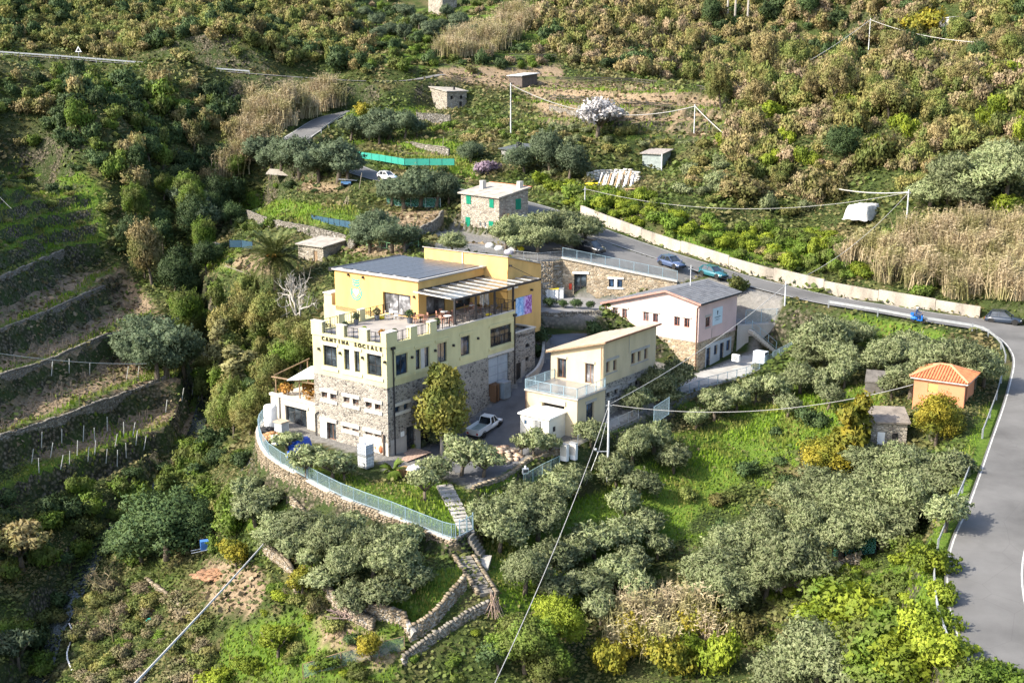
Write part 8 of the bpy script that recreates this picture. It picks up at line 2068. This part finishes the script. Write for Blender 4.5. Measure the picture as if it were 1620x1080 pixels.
# recycling bins
for i, (u, l) in enumerate([(862, 'leftmost white bin with a grey lid'), (870, 'white bin with a yellow lid, second from the left'), (877, 'white bin with a yellow lid, third from the left'), (885, 'rightmost recycling bin beside the store corner')]):
    p = at_z(u + 3, 471, 7.25); o = thing('recycling_bin', l, 'bin', (p[0], p[1], 7.25), R(-10), 'recycling bins under the lane fence'); mb = MB(); mb.prism([(-.3, -.38), (.3, -.38), (.3, .38), (-.3, .38)], 0, 1.15); mb.build('body', white_paint, o)
    mb = MB(); mb.prism([(-.33, -.42), (.33, -.42), (.33, .42), (-.33, .42)], 1.152, [1.2, 1.2, 1.3, 1.3]); mb.build('lid', mat('yellow_lid', (.7, .55, .05), .5) if i == 1 else (MATS['yellow_lid'] if i == 2 else galv), o)
# two meter cabinets, solar box, machines
for (u, v, l) in [(893, 722, 'left white meter cabinet below the nearest beige house corner'), (907, 720, 'right white meter cabinet below the nearest beige house corner')]:
    p = at_z(u, v, -.6); o = thing('meter_cabinet', l, 'cabinet', tuple(p), R(53)); mb = MB(); mb.box(-.2, .2, -.38, .38, -.4, 1.25); mb.build('body', white_paint, o); mb = MB(); mb.box(-.24, .24, -.42, .42, 1.25, 1.3); mb.build('cap', galv, o); mb = MB(); mb.box(-.215, -.2, -.33, .33, .1, 1.15); mb.build('door', trim_pale, o)
p = gp(831, 766); o = thing('solar_box', 'small white box with a solar plate on a post on the slope', 'instrument', tuple(p), R(20)); mb = MB(); mb.box(-.04, .04, -.04, .04, -.3, 1.1); mb.build('post', galv, o); mb = MB(); mb.box(-.3, .3, -.12, .12, .8, 1.35); mb.build('box', white_paint, o); mb = MB(); mb.box(-.24, .24, -.15, -.12, .95, 1.25); mb.build('solar_plate', solar, o); mb = MB(); mb.ball((0, 0, 1.5), .12, 8, 5); mb.build('antenna', white_paint, o)
p = at_z(1164, 573, 2.45); o = thing('air_conditioner', 'white outdoor air-conditioning unit on the walkway of the pink house', 'machine', (p[0], p[1], p[2]), R(51)); mb = MB(); mb.box(-.2, .2, -.45, .45, .15, .95); mb.build('casing', white_paint, o)
mb = MB(); mb.lathe([(.3, 0), (.3, .03)], 16); q = mb.build('fan_grille', galv, o); q.location = (-.21, 0, .55); q.rotation_euler = (0, R(-90), 0)
p = at_z(1203, 573, 2.5); o = thing('washing_machine', 'bluish white machine with a round door on the walkway', 'machine', tuple(p), R(51)); mb = MB(); mb.box(-.5, .5, -.75, .75, 0, 1.35); mb.build('casing', mat('bluish_white', (.60, .66, .75), .4), o)
mb = MB(); mb.tube([(.36 * math.cos(t), .36 * math.sin(t), 0) for t in np.linspace(0, 6.28, 17)], .06, 6); q = mb.build('door_ring', galv, o); q.location = (0.0, -.76, .68); q.rotation_euler = (R(90), 0, 0)
mb = MB(); mb.box(-.4, .4, -.765, -.75, 1.1, 1.28); mb.build('control_panel', frame_dark, o)
p = at_z(1238, 474, 6.9); o = thing('blue_bin', 'blue bin on the road side of the short white pillar', 'bin', (p[0] + .6, p[1] + 1.2, 6.9), R(10)); mb = MB(); mb.box(-.5, .5, -.5, .5, 0, 1.2); mb.build('body', blue_p, o); mb = MB(); mb.box(-.55, .55, -.55, .55, 1.2, 1.3); mb.build('lid', plastic, o)
# garden clutter
p = at_z(937, 296, 17.3); r_ = np.random.default_rng(4)
for i in range(16):
    u = 946 + i * 3.6; b = gp(u, 296 + (i % 3)); o = link_mesh('leaning_board', MB().bar((0, 0, 0), (.6 + r_.uniform(-.2, .2), 1.1, 2.1 + r_.uniform(-.3, .5)), .26, .05).mesh('leaning_board', [mat('silver_board', (.36, .36, .37), .85, .3, 3), wood, MATS['silver_board']][i % 3] if i == 0 else [MATS['silver_board'], wood, galv][i % 3])); o.location = tuple(b); tag(o, 'grey weathered board leaning in the row above the road bank', 'board', 'leaning boards above the road bank')
b = gp(943, 294); o = thing('yellow_canoe', 'yellow canoe lying left of the leaning boards', 'canoe', (b[0], b[1], b[2] + .15), R(-6)); mb = MB(); mb.tube([(-1.9, 0, .18), (-1.3, 0, .08), (0, 0, 0), (1.3, 0, .08), (1.9, 0, .18)], [.04, .24, .36, .24, .04], 8); mb.build('hull', mat('yellow_plastic', (.68, .55, .02), .5), o, True)
b = gp(1000, 307); o = thing('garden_table', 'orange wooden table below the leaning boards', 'table', tuple(b), R(15)); mb = MB(); mb.box(-1.0, 1.0, -.45, .45, .75, .82); mb.build('tabletop', wood_new, o)
for x in (-.9, .9):
    for y in (-.38, .38): mb = MB(); mb.box(x - .05, x + .05, y - .05, y + .05, 0, .75); mb.build('leg', wood_new, o)
for (u, v, l, dx, h, w) in [(541, 328, 'leftmost pale pole of the small tent of poles on the lawn', .9, 1.7, .08), (545, 328, 'middle pale pole of the small tent of poles on the lawn', .5, 1.6, .08), (549, 328, 'right pale pole of the small tent of poles on the lawn', .3, 1.5, .08), (568, 300, 'upright pale plank below the white hatchback', .5, 2.6, .3), (700, 245, 'tall bundle of grey planks leaning above the teal net', .2, 3.2, .6), (405, 440, 'long pale plank lying left of the palm', -4.5, 1.6, .2)]:
    b = gp(u, v); o = link_mesh('plank', MB().bar((0, 0, 0), (dx, .3, h), w, .06).mesh('plank', roof_tan)); o.location = tuple(b); tag(o, l, 'plank')
b = gp(446, 284); o = thing('lean_to', 'collapsed grey lean-to roof at the end of the dirt plot', 'lean-to', tuple(b), R(-8)); mb = MB(); mb.obox((0, 0, 1.0), (2.6, 0, -.15), (0, 1.1, .35), (0, 0, .05)); mb.build('roof', roof_old, o)
for x in (-2.2, 2.2): mb = MB(); mb.bar((x, -.8, -.3), (x, -.8, 1.0), .1); mb.build('post', wood, o)
b = gp(548, 296); o = thing('blue_cart', 'small blue cart under a grey board on the dirt plots', 'cart', tuple(b)); mb = MB(); mb.box(-.8, .8, -.5, .5, .3, .8); mb.build('tub', mat('blue_tub', (.10, .22, .42), .6), o); mb = MB(); mb.obox((.3, 0, 1.0), (1.5, 0, -.1), (0, .6, 0), (0, 0, .03)); mb.build('board', galv, o)
for x in (-.6, .6): mb = MB(); mb.tube([(x, -.55, .25), (x, .55, .25)], .25, 10); mb.build('wheel', tyre_m, o)
b = gp(325, 882); o = thing('blue_barrow', 'blue barrow hanging among the pruned branches at lower left', 'barrow', tuple(b), R(20)); mb = MB(); mb.prism([(-.4, -.3), (.4, -.3), (.4, .3), (-.4, .3)], .8, 1.7); mb.build('tub', mat('bright_blue', (.06, .18, .50), .5), o)
mb = MB()
for s_ in (-1, 1): mb.tube([(-1.3, s_ * .3, .7), (0, s_ * .3, .8), (1.2, s_ * .3, 1.1)], .04, 5)
mb.build('frame', galv, o)
b = gp(240, 984); o = link_mesh('green_sheet', MB().prism([(-.5, -.3), (.55, -.2), (.45, .4), (-.4, .3)], .1, .18).mesh('green_sheet', net_teal)); o.location = tuple(b); tag(o, 'scrap of turquoise sheet on the lower left slope', 'sheet')
o = heap('leaf_litter', 'patch of orange fallen litter behind the thick cable', gp(345, 912), 120, .35, 2.2, mat_rubble('orange_litter', [(.30, .16, .09), (.38, .22, .13), (.22, .13, .08)]), 9, 'litter'); o.scale = (1.0, .6, .25)
b = gp(783, 975); mb = MB()
for k in range(22): a = rng.uniform(0, 6.28); q0 = np.array([math.cos(a) * rng.uniform(.2, .9), math.sin(a) * .5, 0]); mb.tube([q0, q0 * .2 + [rng.uniform(-.35, .35), rng.uniform(-.2, .2), rng.uniform(1.0, 2.3)]], .025, 4)
o = mb.build('pole_bundle', mat('pinkish_poles', (.34, .25, .20), .9)); o.location = tuple(b); tag(o, 'upright bundle of pinkish poles at the foot of the stone flight', 'pole bundle', kind='stuff')
b = gp(548, 985); mb = MB()
for k in range(40): a = rng.uniform(-.6, .6); mb.tube([(rng.uniform(-.5, .5), rng.uniform(-.4, .4), rng.uniform(0, .5)), (rng.uniform(-1.6, 1.6), rng.uniform(-.5, .5), rng.uniform(.2, 1.0))], .03, 4)
o = mb.build('brushwood', mat('pinkish_twigs', (.34, .25, .22), .9)); o.location = tuple(b); tag(o, 'pile of pinkish pruned branches right of the dry bush', 'brushwood', kind='stuff')
# road signs
b = at_y(125, 91, 271); b[2] = float(H(b[0], b[1])); o = thing('warning_sign', 'white triangular warning sign beside the upper road', 'road sign', tuple(b), 0); mb = MB(); mb.tube([(0, 0, -.3), (0, 0, 2.6)], .06, 6); mb.build('post', galv, o)
mb = MB(); mb.add([(-.75, -.07, 2.0), (.75, -.07, 2.0), (0, -.07, 3.3), (-.75, -.03, 2.0), (.75, -.03, 2.0), (0, -.03, 3.3)], [(0, 1, 2), (5, 4, 3), (0, 3, 4, 1), (1, 4, 5, 2), (2, 5, 3, 0)]); pl = mb.build('plate', white_paint, o); mb = MB(); mb.add([(-.4, -.08, 2.2), (.4, -.08, 2.2), (0, -.08, 2.9)], [(0, 1, 2)]); mb.build('symbol', dark_metal, pl)
b = at_z(1582, 489, 7.2); o = thing('roadside_sign', 'grey sign seen from behind at the right end of the road wall', 'road sign', tuple(b), R(70)); mb = MB(); mb.tube([(0, 0, -.5), (0, 0, 2.2)], .06, 6); mb.build('post', galv, o); mb = MB(); mb.box(-.05, 0, -.35, .35, 1.7, 2.4); mb.build('plate', mat('sign_back', (.28, .28, .33), .6), o)
for (u, v, l, m_) in [(812, 398, 'large white sack by the lane', white_paint), (822, 397, 'yellow sack at the lane edge under the olives', MATS['yellow_plastic']), (790, 396, 'pale sack left of the roadside olives', white_paint), (805, 400, 'lilac-grey sack in the row by the lane', mat('lilac_sack', (.45, .42, .50), .8)), (775, 393, 'round white stone at the corner of the shuttered house', white_paint)]:
    b = at_z(u, v, 12.6); b[2] = float(H(b[0], b[1])) + .25; mb = MB(); mb.ball((0, 0, 0), .6, 8, 5, (1.1, .8, .7)); o = mb.build('sack', m_, None, True); o.location = tuple(b); tag(o, l, 'sack')

# ------------------------------------------------------------------ roof terrace furniture
def MT(a, b, z=10.43): return tuple(mw(a, b, z))
ch = MB(); ch.box(-.2, .2, -.2, .2, .42, .46)
for x in (-.18, .18):
    for y in (-.18, .18): ch.box(x - .02, x + .02, y - .02, y + .02, 0, .42)
ch.box(-.21, -.17, -.2, .2, .62, .9)
for y in (-.18, .18): ch.box(-.205, -.175, y - .02, y + .02, .462, .9)
ch_w = ch.mesh('chair', white_paint); ch_b = ch.mesh('chair', mat('red_brown_chair', (.34, .17, .12), .6, .2, 3)); ch_d = ch.mesh('chair', mat('grey_chair', (.17, .14, .13), .6, .2, 3))
def table(label, a, b, m, chairs, cm, gl, top=.42, lab='chair'):
    o = thing('cafe_table', label, 'table', MT(a, b), R(53)); mb = MB(); mb.lathe([(top, .72), (top, .76)], 16); mb.build('tabletop', m, o); mb = MB(); mb.lathe([(.25, 0), (.04, .04), (.04, .72)], 8); mb.build('pedestal', dark_metal, o)
    for k in range(chairs):
        t = 2 * math.pi * k / chairs + .5 + a; q = link_mesh('cafe_chair', cm); q.location = MT(a + math.cos(t) * .72, b + math.sin(t) * .72); q.rotation_euler = (0, 0, R(53) + t + math.pi + rng.uniform(-.3, .3)); tag(q, lab, 'chair', gl)
table('white cafe table in front of the big window of the terrace', 10.0, 8.2, white_paint, 4, ch_w, 'white chairs on the roof terrace', lab='white chair at the table before the big window')
table('brown cafe table at the corner of the orange top storey', 10.3, 4.7, MATS['red_brown_chair'], 4, ch_b, 'brown chairs at the corner table', lab='brown chair at the corner of the orange top storey')
for i, (a, b, l) in enumerate([(11.7, 2.2, 'nearest round table under the pergola'), (13.4, 1.6, 'second table under the pergola by the railing'), (13.2, 3.9, 'table under the pergola against the glass doors'), (15.6, 1.9, 'middle table under the pergola by the railing'), (17.6, 3.6, 'far table under the pergola by the wall'), (18.9, 1.7, 'last table under the pergola at the far railing')]): table(l, a, b, [white_paint, MATS['grey_chair']][i % 2], 4, [ch_b, ch_d][i % 2], 'chairs under the pergola, ' + str(['nearest', 'second', 'glass-door', 'middle', 'wall', 'last'][i]) + ' table', lab='chair around the ' + ['nearest', 'second', 'glass-door', 'middle', 'wall', 'last'][i] + ' table under the pergola')
for i, (a, b, s, l, m_) in enumerate([(5.4, 9.2, .3, 'grey pot with a spiky plant by the left railing', 'olive_dark'), (8.3, 9.0, .34, 'tall pot with a bare shrub by the left railing', 'twig'), (9.3, 5.3, .38, 'round clipped bush in a pot at the corner of the top storey', 'dark'), (2.0, 7.4, .25, 'potted plant behind the left front railing', 'olive_dark'), (1.6, 4.4, .25, 'potted plant behind the middle front railing', 'lime'), (1.4, 1.8, .28, 'potted orange plant behind the right front railing', 'rust'), (2.6, 1.3, .25, 'small potted plant inside the first side railing', 'dark'), (5.2, 1.2, .22, 'small potted plant inside the second side railing', 'green'), (8.4, .8, .3, 'potted bush at the end of the side pillars', 'dark')]):
    o = thing('potted_plant', l, 'plant', MT(a, b)); mb = MB(); mb.lathe([(s * .65, 0), (s * .9, .5), (s * .95, .55)], 12); mb.build('pot', mat('slate_pot', (.12, .13, .15), .7) if i == 0 else MATS['slate_pot'], o)
    V, Fq = leaf_cloud(700 + i, 260, [(0, 0, .55 + s, s * 1.15, s * 1.15, s * 1.1)], .16, 1.5); link_mesh('leaves', np_mesh('leaves', V, Fq, LM[m_]), o)
for (a, b, l) in [(8.95, 9.0, 'yellow cushion beside the tall pot on the terrace'), (17.0, .9, 'yellow flower box under the pergola')]: mb = MB(); mb.ball((0, 0, .15), .3, 8, 5, (1.3, 1, .5)); o = mb.build('yellow_cushion', MATS['yellow_plastic'], None, True); o.location = MT(a, b); tag(o, l, 'cushion')
for k, (a, b) in enumerate([(17.9, 2.4), (18.3, 3.0), (18.6, 2.3), (19.0, 2.9)]): mb = MB(); mb.lathe([(.22, 0), (.03, .05), (.03, .7), (.16, .9), (.1, 1.9), (.02, 2.2)], 8); o = mb.build('folded_parasol', mat('parasol_grey', (.42, .41, .40), .8) if k == 0 else MATS['parasol_grey']); o.location = MT(a, b); tag(o, 'folded pale parasol in the cluster under the pergola', 'parasol', 'folded parasols under the pergola')

a_, b_ = gp(110, 992), gp(112, 1066); mb = MB(); mb.tube([a_ + (b_ - a_) * t + [.3 * math.sin(t * 7), 0, .25] for t in np.linspace(0, 1, 9)], .07, 5); tag(mb.build('white_hose', white_paint), 'thin white hose lying beside the stream at the bottom left', 'hose')

order_labels()
